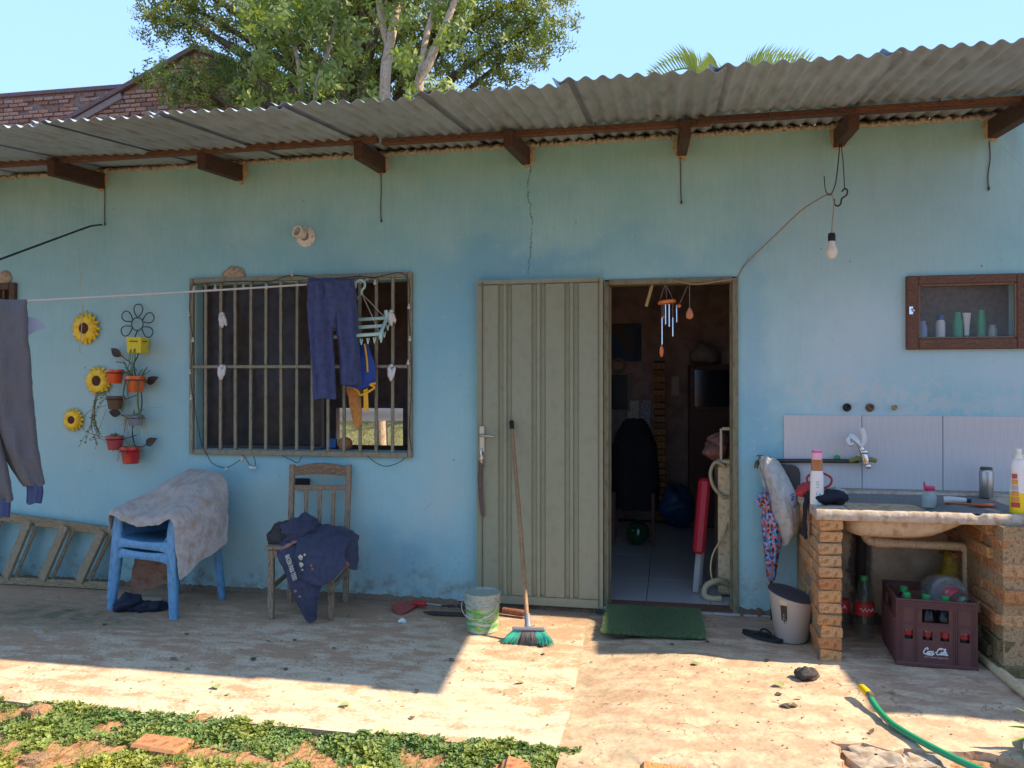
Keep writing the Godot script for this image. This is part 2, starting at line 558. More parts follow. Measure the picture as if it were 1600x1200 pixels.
			im.set_pixel(x, y, Color(r, g, bl).linear_to_srgb())
	# nail holes, knocks and thin scratches
	var rg := RandomNumberGenerator.new()
	rg.seed = 77
	for k in 70:
		var px := rg.randi_range(4, w - 30)
		var py := rg.randi_range(40, h - 60)
		var c := Color(rg.randf_range(0.1, 0.3), rg.randf_range(0.15, 0.3), rg.randf_range(0.15, 0.3)).linear_to_srgb()
		if k % 3 == 0:
			var L := rg.randi_range(5, 26)
			var sl := rg.randf_range(-1.5, 1.5)
			for t in L:
				im.set_pixel(px + t, clampi(py + int(t * sl), 0, h - 1), im.get_pixel(px + t, clampi(py + int(t * sl), 0, h - 1)).lerp(c, 0.35))
		else:
			for t in rg.randi_range(1, 4):
				im.set_pixel(px + (t & 1), py + (t >> 1), c)
	return ImageTexture.create_from_image(im)

func ground_texture(kind: int) -> ImageTexture:
	var w := 1024
	var h := 512 if kind == 0 else 640
	var n1 := nbytes(31 + kind * 9, 0.007, w, h, 4)
	var n2 := nbytes(32 + kind * 9, 0.03, w, h, 5)
	var n3 := nbytes(33 + kind * 9, 0.2, w, h, 3)
	var n4 := nbytes(34 + kind * 9, 0.03, w, h, 7)
	var im := Image.create_empty(w, h, false, Image.FORMAT_RGB8)
	for y in h:
		for x in w:
			var i := y * w + x
			var a := n1[i] / 255.0 - 0.5
			var b := n2[i] / 255.0 - 0.5
			var c := n3[i] / 255.0 - 0.5
			var d := n4[y * w + (x * 4) / 9] / 255.0 - 0.5
			var r: float; var g: float; var bl: float
			if kind == 0:   # slab, x -5.2..-0.43, z 0..1.97
				var wx := -5.2 + 4.77 * x / w
				var wz := 2.0 * y / h
				# pale laitance where it is swept, red earth where it is trodden
				var k := clampf(0.34 + d * 2.2 + b * 1.8 + a * 1.6 + c * 1.3 + (wz - 1.05) * 0.6 + (wx + 2.3) * 0.15, 0, 1)
				r = lerpf(0.42, 0.61, k); g = lerpf(0.262, 0.485, k); bl = lerpf(0.16, 0.345, k)
				var red := clampf(b * 1.6 + a * 1.2 - 0.1, 0, 0.45) 
				r += (0.45 - r) * red; g += (0.3 - g) * red; bl += (0.19 - bl) * red
				var moss := exp(-pow((wx + 3.75) / 0.75, 2) - pow((wz - 0.75) / 0.28, 2)) * clampf(0.75 + b * 1.8, 0, 1)
				r += (0.1 - r) * moss * 0.85; g += (0.1 - g) * moss * 0.85; bl += (0.06 - bl) * moss * 0.85
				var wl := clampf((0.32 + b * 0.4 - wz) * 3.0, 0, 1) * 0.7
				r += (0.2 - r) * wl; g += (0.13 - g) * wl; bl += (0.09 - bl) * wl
			else:   # right side, x -0.5..4, z -0.1..2.6
				var wz2 := -0.1 + 3.0 * y / h
				var k := clampf(0.5 + d * 3.4 + b * 1.8, 0, 1)
				r = lerpf(0.435, 0.575, k); g = lerpf(0.285, 0.41, k); bl = lerpf(0.185, 0.28, k)
				var ck := absf(a + 0.12 * b + 0.05)
				if ck < 0.0035 and d > -0.02:
					r *= 0.4; g *= 0.4; bl *= 0.4
				var gr := clampf(a * 3.0 + b * 1.5 - 0.1, 0, 0.7)
				r += (0.41 - r) * gr; g += (0.325 - g) * gr; bl += (0.215 - bl) * gr
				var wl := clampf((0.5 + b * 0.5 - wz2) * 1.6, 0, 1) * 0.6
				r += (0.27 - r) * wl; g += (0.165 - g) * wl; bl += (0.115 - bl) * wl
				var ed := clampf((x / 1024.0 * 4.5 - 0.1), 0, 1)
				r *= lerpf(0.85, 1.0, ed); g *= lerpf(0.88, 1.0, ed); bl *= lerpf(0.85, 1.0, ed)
			var s := 1.0 + c * (0.22 if kind == 0 else 0.4) + (0.0 if kind == 0 else b * 0.15)
			if c > 0.26 and b > 0.08:
				s *= 0.7
			if kind == 0 and y > 503:
				r = 0.34; g = 0.22; bl = 0.14
			im.set_pixel(x, y, Color(r * s, g * s, bl * s).linear_to_srgb())
	return ImageTexture.create_from_image(im)

func edge_z(x: float) -> float:   # ragged front edge of the right-hand concrete
	var n := noise(41, 2.2, 4)
	var z := 2.75
	if x > 0.61:
		z = 1.72 + 0.03 * n.get_noise_1d(x * 3.0) + 0.06 * n.get_noise_1d(x * 9.0)
	return z

func yard_y(x: float, z: float) -> float:
	var n := noise(43, 1.6, 4)
	var y := 0.03 + 0.012 * n.get_noise_2d(x, z) + 0.006 * n.get_noise_2d(x * 5.0, z * 5.0) - 0.012 * smoothstep(1.2, 2.0, z)
	var e := 1.985 + 0.025 * n.get_noise_1d(x * 5.0) - 0.06 * smoothstep(-0.1, -0.35, x)
	y -= 0.03 * smoothstep(e - 0.012, e + 0.018, z)
	return lerpf(-0.004, y, smoothstep(-0.42, 0.05, x))

func soil_y(x: float, z: float) -> float:
	var n := noise(44, 1.3, 4)
	return -0.045 + 0.03 * exp(-maxf(0.0, z - 1.93) / 0.12) + 0.025 * n.get_noise_2d(x, z) + 0.012 * n.get_noise_2d(x * 6.0, z * 6.0)

func setting():
	# earth reaching the horizon
	var soil := mt(lin(0.40, 0.22, 0.11), 0.95, T.dirty, v(1.3, 1.3, 1.3), {"world": true, "bump": T.bumps, "bump_cm": 1.0})
	var b := B.new()
	b.quad(v(-250, -0.16, 250), v(250, -0.16, 250), v(250, -0.16, -250), v(-250, -0.16, -250))
	structure("ground", b, soil)
	# bare earth of the yard before the slab
	b = B.new()
	var P := []
	for i in 121:
		var row := []
		for j in 61:
			var x := -6.0 + 10.0 * i / 120.0
			var z := 5.5 - 3.9 * j / 60.0
			row.append(v(x, soil_y(x, z), z))
		P.append(row)
	b.sheet(P)
	structure("yard_earth", b, soil)
	# rough lawn of the wider yard and behind the house
	var lawnm := mt(lin(0.15, 0.155, 0.06), 0.95, T.dirty, v(0.7, 0.7, 0.7), {"world": true, "bump": T.bumps, "bump_cm": 2.0})
	b = B.new()
	P = []
	for i in 41:
		var row := []
		for j in 31:
			var x := -14.0 + 26.0 * i / 40.0
			var z := 16.0 - 10.6 * j / 30.0
			row.append(v(x, -0.09 + 0.03 * sin(x * 2.1) * cos(z * 1.7), z))
		P.append(row)
	b.sheet(P)
	structure("lawn_ground", b, lawnm)
	b = B.new()
	P = []
	for i in 31:
		var row := []
		for j in 16:
			var x := -12.0 + 18.0 * i / 30.0
			var z := -3.95 - 11.0 * j / 15.0
			row.append(v(x, -0.05 + 1.5 * smoothstep(-4.2, -8.5, z) + 0.05 * sin(x * 3.0 + z), z))
		P.append(row)
	b.sheet(P)
	structure("grass_bank", b, lawnm)
	# veranda slab
	b = B.new()
	var n := noise(45, 3.0, 3)
	var nx := 96
	P = []
	for i in nx + 1:
		var row := []
		var x := -9.0 + 8.57 * i / nx
		for j in 21:
			var e := 1.945 + 0.012 * n.get_noise_1d(x * 4.0) + 0.006 * n.get_noise_1d(x * 17.0)
			var xx := x
			if i == nx:
				xx = -0.41 - 0.09 * (j / 20.0)
			var z := e - (e - 0.0) * j / 20.0
			row.append(v(xx, 0.004 * n.get_noise_2d(xx, z * 2.0) - (0.008 if j == 0 else 0.0), z))
		P.append(row)
	var top := P
	var g0 := 5
	for i in nx:
		for j in 20:
			var q := [top[i][j], top[i + 1][j], top[i + 1][j + 1], top[i][j + 1]]
			var uv := []
			for p in q:
				uv.append(Vector2((p.x + 5.2) / 4.77, p.z / 2.0))
			b.quad(q[0], q[1], q[2], q[3], g0, uv[0], uv[1], uv[2], uv[3])
		var a: Vector3 = top[i][0]
		var c: Vector3 = top[i + 1][0]
		b.quad(v(a.x, -0.16, a.z + 0.006), v(c.x, -0.16, c.z + 0.006), c, a, -1, Vector2((a.x + 5.2) / 4.77, 0.993), Vector2((c.x + 5.2) / 4.77, 0.993), Vector2((c.x + 5.2) / 4.77, 0.997), Vector2((a.x + 5.2) / 4.77, 0.997))
	for j in 20:
		var a: Vector3 = top[nx][j]
		var c: Vector3 = top[nx][j + 1]
		b.quad(v(a.x, -0.16, a.z), v(c.x, -0.16, c.z), c, a)
	var slabm := mt(Color(1, 1, 1), 0.9, ground_texture(0), v(1, 1, 1), {"uv": true, "bump": T.grit, "bump_cm": 0.6})
	structure("veranda_pavement", b, slabm)
	# rough cement at the right: the main sheet, and its lower front part that ends in a ragged hollow
	b = B.new()
	for section in 2:
		P = []
		var ni := 90 if section == 0 else 30
		var nj := 50 if section == 0 else 60
		for i in ni + 1:
			var row := []
			for j in nj + 1:
				var x := -0.43 + 4.6 * i / 90.0
				var z: float
				if section == 0:
					var e := 1.66 if x < 0.6 else edge_z(x)
					z = e - (e + 0.2) * j / float(nj)
				else:
					z = 2.75 - 1.09 * j / float(nj)
					var rx := 0.62 + 0.05 * n.get_noise_1d(z * 9.0) + 0.025 * n.get_noise_1d(z * 30.0)
					x = lerpf(-0.43, rx, i / float(ni))
					if j == nj: x = lerpf(-0.43, 0.6, i / float(ni))
				var y := yard_y(x, z)
				if section == 0 and x > 0.6 and j == 0: y -= 0.006
				row.append(v(x + (0.012 - 0.09 * clampf((2.0 - z) / 2.0, 0, 1)) * (1.0 - smoothstep(-0.43, 0.0, x)), y, z))
			P.append(row)
		for i in ni:
			for j in nj:
				var q := [P[i][j], P[i + 1][j], P[i + 1][j + 1], P[i][j + 1]]
				var uv := []
				for p in q:
					uv.append(Vector2((p.x + 0.5) / 4.5, (p.z + 0.1) / 3.0))
				b.quad(q[0], q[1], q[2], q[3], 5, uv[0], uv[1], uv[2], uv[3])
			var a: Vector3 = P[i][0]
			var c: Vector3 = P[i + 1][0]
			if section == 1 or a.x > 0.58:
				b.quad(v(a.x, -0.16, a.z - 0.012), v(c.x, -0.16, c.z - 0.012), c, a, -1, Vector2((a.x + 0.5) / 4.5, 0.7), Vector2((c.x + 0.5) / 4.5, 0.7), Vector2((c.x + 0.5) / 4.5, 0.74), Vector2((a.x + 0.5) / 4.5, 0.74))
		for j in nj:
			var a: Vector3 = P[0][j]
			var c: Vector3 = P[0][j + 1]
			b.quad(v(c.x, -0.16, c.z), v(a.x, -0.16, a.z), a, c)
			if section == 1:
				a = P[ni][j]
				c = P[ni][j + 1]
				b.quad(v(a.x - 0.01, -0.16, a.z), v(c.x - 0.01, -0.16, c.z), c, a, -1, Vector2(0.3, 0.7), Vector2(0.32, 0.7), Vector2(0.32, 0.74), Vector2(0.3, 0.74))
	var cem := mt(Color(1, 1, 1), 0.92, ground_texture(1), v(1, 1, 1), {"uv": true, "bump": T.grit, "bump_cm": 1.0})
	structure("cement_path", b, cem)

# ---------------------------------------------------------------- house
func wall_rects(b: B, x0, x1, y0, y1, z0, z1, holes: Array):   # front and back faces with openings and their reveals
	var xs := [x0, x1]
	var ys := [y0, y1]
	for h in holes:
		for k in [h[0], h[1]]:
			if not xs.has(k): xs.append(k)
		for k in [h[2], h[3]]:
			if not ys.has(k): ys.append(k)
	xs.sort(); ys.sort()
	var uv := func(x, y): return Vector2((x + 5.2) / 7.8, (3.1 - y) / 3.2)
	for i in xs.size() - 1:
		for j in ys.size() - 1:
			var mx: float = (xs[i] + xs[i + 1]) / 2
			var my: float = (ys[j] + ys[j + 1]) / 2
			var open := false
			for h in holes:
				if mx > h[0] and mx < h[1] and my > h[2] and my < h[3]:
					open = true
			if open:
				continue
			var a = xs[i]; var c = xs[i + 1]; var d = ys[j]; var e = ys[j + 1]
			b.quad(v(a, d, z1), v(c, d, z1), v(c, e, z1), v(a, e, z1), -1, uv.call(a, d), uv.call(c, d), uv.call(c, e), uv.call(a, e))
			b.quad(v(c, d, z0), v(a, d, z0), v(a, e, z0), v(c, e, z0), -1, uv.call(c, d), uv.call(a, d), uv.call(a, e), uv.call(c, e))
	for h in holes:
		var p := [v(h[0], h[2], z1), v(h[1], h[2], z1), v(h[1], h[3], z1), v(h[0], h[3], z1)]
		for k in 4:
			var A: Vector3 = p[k]; var C: Vector3 = p[(k + 1) % 4]
			var dz := v(0, 0, z0 - z1)
			b.quad(A, C, C + dz, A + dz, -1, uv.call(A.x, A.y), uv.call(C.x, C.y), uv.call(C.x, C.y), uv.call(A.x, A.y))
	b.quad(v(x0, y1, z1), v(x1, y1, z1), v(x1, y1, z0), v(x0, y1, z0))
	b.quad(v(x0, y0, z0), v(x0, y0, z1), v(x0, y1, z1), v(x0, y1, z0))
	b.quad(v(x1, y0, z1), v(x1, y0, z0), v(x1, y1, z0), v(x1, y1, z1))

func build_house():
	house = thing("house", "long low house with faded blue plaster wall under a corrugated metal roof", "house")
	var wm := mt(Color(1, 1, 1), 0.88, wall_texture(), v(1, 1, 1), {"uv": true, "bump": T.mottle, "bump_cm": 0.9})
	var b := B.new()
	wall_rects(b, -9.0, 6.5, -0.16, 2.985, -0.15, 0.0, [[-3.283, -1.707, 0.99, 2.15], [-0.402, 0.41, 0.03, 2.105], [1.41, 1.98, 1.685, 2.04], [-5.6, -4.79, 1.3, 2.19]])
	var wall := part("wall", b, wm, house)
	# room behind the wall
	var room := mt(lin(0.46, 0.32, 0.28), 0.9, T.mottle, v(0.7, 0.7, 0.7))
	b = B.new()
	b.box(v(-5.68, 1.5, -1.75), v(0.1, 3.2, 3.18))
	part("side_wall", b, room, house)
	b = B.new()
	b.box(v(1.2, 1.5, -1.75), v(0.1, 3.2, 3.18))
	part("side_wall", b, room, house)
	b = B.new()
	wall_rects(b, -5.75, 6.5, -0.16, 3.3, -3.5, -3.4, [[-3.73, -2.93, 0.72, 1.19]])
	var wr := mt(lin(0.46, 0.32, 0.28), 0.9, T.mottle, v(0.7, 0.7, 0.7))
	part("rear_wall", b, wr, house)
	# floor tiles, seen through the door
	var tm := mt(lin(0.45, 0.46, 0.48), 0.35, T.stripe, v(0.6, 0.6, 6), {"spec": 0.5})
	b = B.new()
	b.box(v(-2.25, -0.02, -1.775), v(6.7, 0.1, 3.24))
	part("floor_bed", b, mt(lin(0.06, 0.055, 0.05), 0.9), house)
	for i in range(-3, 3):
		for j in 4:
			b = B.new()
			b.box(v(0.055 + i * 0.405, 0.034, -0.36 - j * 0.81), v(0.401, 0.012, 0.805), Basis(), 0.002)
			part("floor_tile", b, tm, house)
	b = B.new()
	b.box(v(0.005, 0.02, -0.06), v(0.81, 0.05, 0.16), Basis(), 0.006)
	part("door_sill", b, mt(lin(0.16, 0.08, 0.055), 0.85, T.dirty, v(4, 4, 4)), house)
	# window: grille, reveal and glass
	var gr := Node3D.new()
	gr.name = "window"
	house.add_child(gr)
	b = B.new()
	b.bar(v(-3.303, 0.955, 0.012), v(-3.303, 2.19, 0.012), 0.029, 0.034, 0.003)
	b.bar(v(-1.69, 0.955, 0.012), v(-1.69, 2.19, 0.012), 0.029, 0.034, 0.003)
	b.bar(v(-3.286, 2.174, 0.012), v(-1.707, 2.174, 0.012), 0.034, 0.034, 0.003, v(0, 0, 1))
	b.bar(v(-3.286, 0.972, 0.012), v(-1.707, 0.972, 0.012), 0.034, 0.034, 0.003, v(0, 0, 1))
	part("grille_frame", b, M.bar, gr)
	for i in 13:
		b = B.new()
		var x := -3.303 + 1.613 * (i + 1) / 14.0 - 0.01
		b.bar(v(x, 0.989, 0.012), v(x + 0.004 * sin(i * 2.3), 2.157, 0.012), 0.021, 0.014, 0.002)
		part("grille_bar", b, M.bar, gr)
	b = B.new()
	b.bar(v(-3.286, 1.568, 0.026), v(-1.707, 1.562, 0.026), 0.014, 0.022, 0.002, v(0, 0, 1))
	part("cross_bar", b, M.bar, gr)
	var alu := mt(lin(0.05, 0.045, 0.04), 0.5)
	b = B.new()
	for s in [[-3.272, -3.272, 1.0, 2.14], [-2.36, -2.36, 1.0, 2.14]]:
		b.bar(v(s[0], s[2], -0.1), v(s[1], s[3], -0.1), 0.022, 0.03)
	b.bar(v(-3.26, 1.002, -0.1), v(-2.372, 1.002, -0.1), 0.03, 0.022, 0.0, v(0, 0, 1))
	b.bar(v(-3.26, 2.138, -0.1), v(-2.372, 2.138, -0.1), 0.03, 0.022, 0.0, v(0, 0, 1))
	part("sash_frame", b, alu, gr)
	b = B.new()
	b.box(v(-2.816, 1.57, -0.1), v(0.888, 1.11, 0.004))
	part("glass_pane", b, M.glass, gr)
	# lump of mortar over the window, and a worn one over the far window
	b = B.new()
	b.ball(v(-2.985, 2.215, 0.004), v(0.1, 0.055, 0.022), 8, 14, 0.35, 9.0, 3)
	part("mortar_patch", b, M.mortar, house)
	b = B.new()
	b.ball(v(-4.86, 2.235, 0.004), v(0.06, 0.06, 0.022), 8, 14, 0.35, 9.0, 5)
	part("mortar_patch", b, M.mortar, house)
	# far left window, only its corner in view
	var fw := Node3D.new()
	fw.name = "small_window"
	house.add_child(fw)
	var wood := mt(lin(0.13, 0.075, 0.04), 0.7, T.grain, v(5, 1, 5))
	b = B.new()
	b.bar(v(-4.78, 1.29, 0.0), v(-4.78, 2.2, 0.0), 0.05, 0.06, 0.004)
	b.bar(v(-5.6, 2.175, 0.0), v(-4.805, 2.175, 0.0), 0.06, 0.05, 0.004, v(0, 0, 1))
	b.bar(v(-5.6, 1.31, 0.0), v(-4.805, 1.31, 0.0), 0.06, 0.05, 0.004, v(0, 0, 1))
	part("window_frame", b, wood, fw)
	for i in 5:
		b = B.new()
		b.bar(v(-4.87 - i * 0.085, 1.335, 0.0), v(-4.87 - i * 0.085, 2.15, 0.0), 0.022, 0.02, 0.002)
		part("window_bar", b, wood, fw)
	# door frame
	b = B.new()
	for x in [-0.393, 0.397]:
		b.bar(v(x, 0.03, -0.035), v(x, 2.095, -0.035), 0.034, 0.11, 0.004)
		b.bar(v(x * 0.955, 0.03, -0.06), v(x * 0.955, 2.08, -0.06), 0.02, 0.04, 0.003)
	b.bar(v(-0.375, 2.088, -0.036), v(0.379, 2.088, -0.036), 0.109, 0.034, 0.004, v(0, 0, 1))
	part("door_frame", b, mt(lin(0.2, 0.185, 0.11), 0.55, T.rust, v(3, 1, 3)), house)
	# door leaf, folded back flat against the wall
	var leaf := Node3D.new()
	leaf.name = "door"
	house.add_child(leaf)
	b = B.new()
	var prof := [[-1.223, 0.0]]
	for cx in [-1.034, -0.8155, -0.6035]:
		prof += [[cx - 0.050, 0.0], [cx - 0.040, -0.016], [cx - 0.020, -0.016], [cx - 0.012, 0.004], [cx + 0.006, 0.004], [cx + 0.014, -0.016], [cx + 0.034, -0.016], [cx + 0.044, 0.0]]
	prof.append([-0.412, 0.0])
	for i in prof.size() - 1:
		var p = prof[i]; var q = prof[i + 1]
		b.quad(v(p[0], 0.09, 0.062 + p[1]), v(q[0], 0.09, 0.062 + q[1]), v(q[0], 2.085, 0.062 + q[1]), v(p[0], 2.085, 0.062 + p[1]))
	b.quad(v(-1.223, 0.035, 0.062), v(-0.412, 0.035, 0.062), v(-0.412, 0.09, 0.062), v(-1.223, 0.09, 0.062))
	b.quad(v(-1.223, 2.085, 0.062), v(-0.412, 2.085, 0.062), v(-0.412, 2.115, 0.062), v(-1.223, 2.115, 0.062))
	b.box(v(-0.8175, 1.075, 0.03), v(0.807, 2.076, 0.024))
	b.bar(v(-1.2185, 0.033, 0.041), v(-1.2185, 2.117, 0.041), 0.013, 0.046)
	b.bar(v(-0.4165, 0.033, 0.041), v(-0.4165, 2.117, 0.041), 0.013, 0.046)
	b.bar(v(-1.212, 0.09, 0.053), v(-0.423, 0.09, 0.053), 0.018, 0.006, 0.0, v(0, 0, 1))
	b.bar(v(-1.212, 2.086, 0.053), v(-0.423, 2.086, 0.053), 0.018, 0.006, 0.0, v(0, 0, 1))
	part("panel", b, M.olive, leaf)
	b = B.new()
	b.bar(v(-1.185, 0.045, 0.068), v(-1.185, 2.105, 0.068), 0.006, 0.006, 0.002)
	b.bar(v(-0.436, 0.045, 0.066), v(-0.436, 2.105, 0.066), 0.006, 0.004, 0.001)
	part("door_trim", b, M.olive_dark, leaf)
	b = B.new()
	b.box(v(-1.186, 1.09, 0.074), v(0.034, 0.17, 0.008), Basis(), 0.003)
	b.tube([v(-1.186, 1.115, 0.076), v(-1.186, 1.115, 0.112), v(-1.165, 1.113, 0.118), v(-1.095, 1.11, 0.116)], [0.011, 0.009, 0.009, 0.008], 10)
	part("handle", b, mt(lin(0.5, 0.47, 0.38), 0.3, null, v(1, 1, 1), {"metal": 0.9}), leaf)
	for i in 3:
		b = B.new()
		b.box(v(-0.425, [0.45, 1.1, 1.8][i], 0.05), v(0.03, 0.1, 0.016), Basis(), 0.004)
		part("hinge", b, M.olive_dark, leaf)
	b = B.new()
	b.bar(v(-0.44, 0.036, 0.075), v(-0.435, 0.022, 0.078), 0.03, 0.014, 0.004)
	b.bar(v(-0.43, 0.024, 0.078), v(-0.425, 0.01, 0.095), 0.028, 0.012, 0.004)
	part("door_bolt", b, M.wire, leaf)
	# bathroom window in a wooden frame
	var bw := Node3D.new()
	bw.name = "wooden_window"
	house.add_child(bw)
	var fwood := mt(lin(0.185, 0.08, 0.04), 0.6, T.grain, v(1.2, 5, 5), {"bump": T.grain, "bump_cm": 0.1})
	b = B.new()
	b.bar(v(1.402, 1.645, 0.012), v(1.402, 2.078, 0.012), 0.064, 0.034, 0.005)
	b.bar(v(1.988, 1.645, 0.012), v(1.988, 2.078, 0.012), 0.064, 0.034, 0.005)
	b.bar(v(1.434, 2.052, 0.012), v(1.956, 2.052, 0.012), 0.034, 0.052, 0.005, v(0, 0, 1))
	b.bar(v(1.434, 1.676, 0.012), v(1.956, 1.676, 0.012), 0.034, 0.062, 0.005, v(0, 0, 1))
	part("window_frame", b, fwood, bw)
	b = B.new()
	b.bar(v(1.439, 1.712, 0.016), v(1.439, 2.022, 0.016), 0.01, 0.016, 0.003)
	b.bar(v(1.951, 1.712, 0.016), v(1.951, 2.022, 0.016), 0.01, 0.016, 0.003)
	b.bar(v(1.445, 2.021, 0.016), v(1.945, 2.021, 0.016), 0.016, 0.01, 0.003, v(0, 0, 1))
	b.bar(v(1.445, 1.713, 0.016), v(1.945, 1.713, 0.016), 0.016, 0.01, 0.003, v(0, 0, 1))
	part("glazing_bead", b, mt(lin(0.3, 0.2, 0.13), 0.7, T.grain, v(5, 5, 5)), bw)
	b = B.new()
	b.box(v(1.695, 1.868, -0.002), v(0.5, 0.3, 0.004))
	part("glass_pane", b, mt(Color(0.8, 0.85, 0.85), 0.06, null, v(1, 1, 1), {"alpha": 0.04, "spec": 0.2}), bw)
	b = B.new()
	b.box(v(1.392, 1.874, 0.034), v(0.022, 0.05, 0.012), Basis(), 0.003)
	b.tube([v(1.392, 1.88, 0.04), v(1.397, 1.88, 0.055), v(1.403, 1.868, 0.055)], 0.005, 8)
	part("latch", b, M.chrome, bw)
	b = B.new()
	b.box(v(1.695, 1.694, -0.19), v(0.57, 0.018, 0.22))
	part("shelf", b, mt(lin(0.2, 0.15, 0.11), 0.8), bw)
	b = B.new()
	b.box(v(1.695, 1.87, -0.31), v(0.7, 0.5, 0.02))
	b.box(v(1.695, 2.06, -0.23), v(0.7, 0.02, 0.14))
	b.box(v(1.335, 1.87, -0.23), v(0.02, 0.5, 0.14))
	b.box(v(2.055, 1.87, -0.23), v(0.02, 0.5, 0.14))
	part("niche", b, mt(lin(0.2, 0.14, 0.11), 0.9, T.mottle, v(3, 3, 3)), bw)
	# tiled splashback over the sink
	var sp := Node3D.new()
	sp.name = "splashback"
	house.add_child(sp)
	var stm := mt(lin(0.60, 0.575, 0.575), 0.4, T.stripe, v(22, 0.25, 22))
	for t in [[0.681, 1.123, 0.05], [1.127, 1.566, 0.0], [1.57, 2.009, 0.03], [2.013, 2.45, 0.0]]:
		b = B.new()
		b.box(v((t[0] + t[1]) / 2, 1.0375, 0.006), v(t[1] - t[0], 0.435, 0.012), Basis(), 0.0015)
		part("tile", b, stm, sp)
	b = B.new()
	b.box(v(1.56, 0.803, 0.012), v(1.5, 0.03, 0.024), Basis(), 0.004)
	part("grout_line", b, mt(lin(0.4, 0.35, 0.31), 0.9, T.dirty, v(9, 9, 9)), sp)
	# rough mortar and grime along the foot of the wall
	b = B.new()
	var nf := noise(61, 3.0, 4)
	var rings := []
	for i in 261:
		var x := -5.4 + 4.95 * i / 260.0
		var k := 0.5 + 0.9 * nf.get_noise_1d(x * 9.0)
		rings.append([v(x, -0.02, 0.0), v(x, -0.02, 0.025 + 0.03 * k), v(x, 0.008 + 0.012 * k, 0.015 + 0.02 * k), v(x, 0.022 + 0.02 * k, -0.002)])
	b.loft(rings, false)
	part("wall_foot", b, mt(lin(0.25, 0.19, 0.135), 0.95, T.dirty, v(6, 6, 6), {"bump": T.bumps, "bump_cm": 0.8}), house)
	b = B.new()
	rings = []
	for i in 121:
		var x := 0.42 + 2.2 * i / 120.0
		var k := 0.5 + 0.9 * nf.get_noise_1d(x * 9.0)
		rings.append([v(x, 0.0, 0.0), v(x, 0.015, 0.04 + 0.035 * k), v(x, 0.042 + 0.012 * k, 0.02 + 0.02 * k), v(x, 0.056 + 0.03 * k, -0.002)])
	b.loft(rings, false)
	part("wall_foot", b, mt(lin(0.2, 0.14, 0.1), 0.95, T.dirty, v(6, 6, 6), {"bump": T.bumps, "bump_cm": 0.8}), house)

func roof_y(z: float) -> float:
	return 3.032 - 0.125 * z

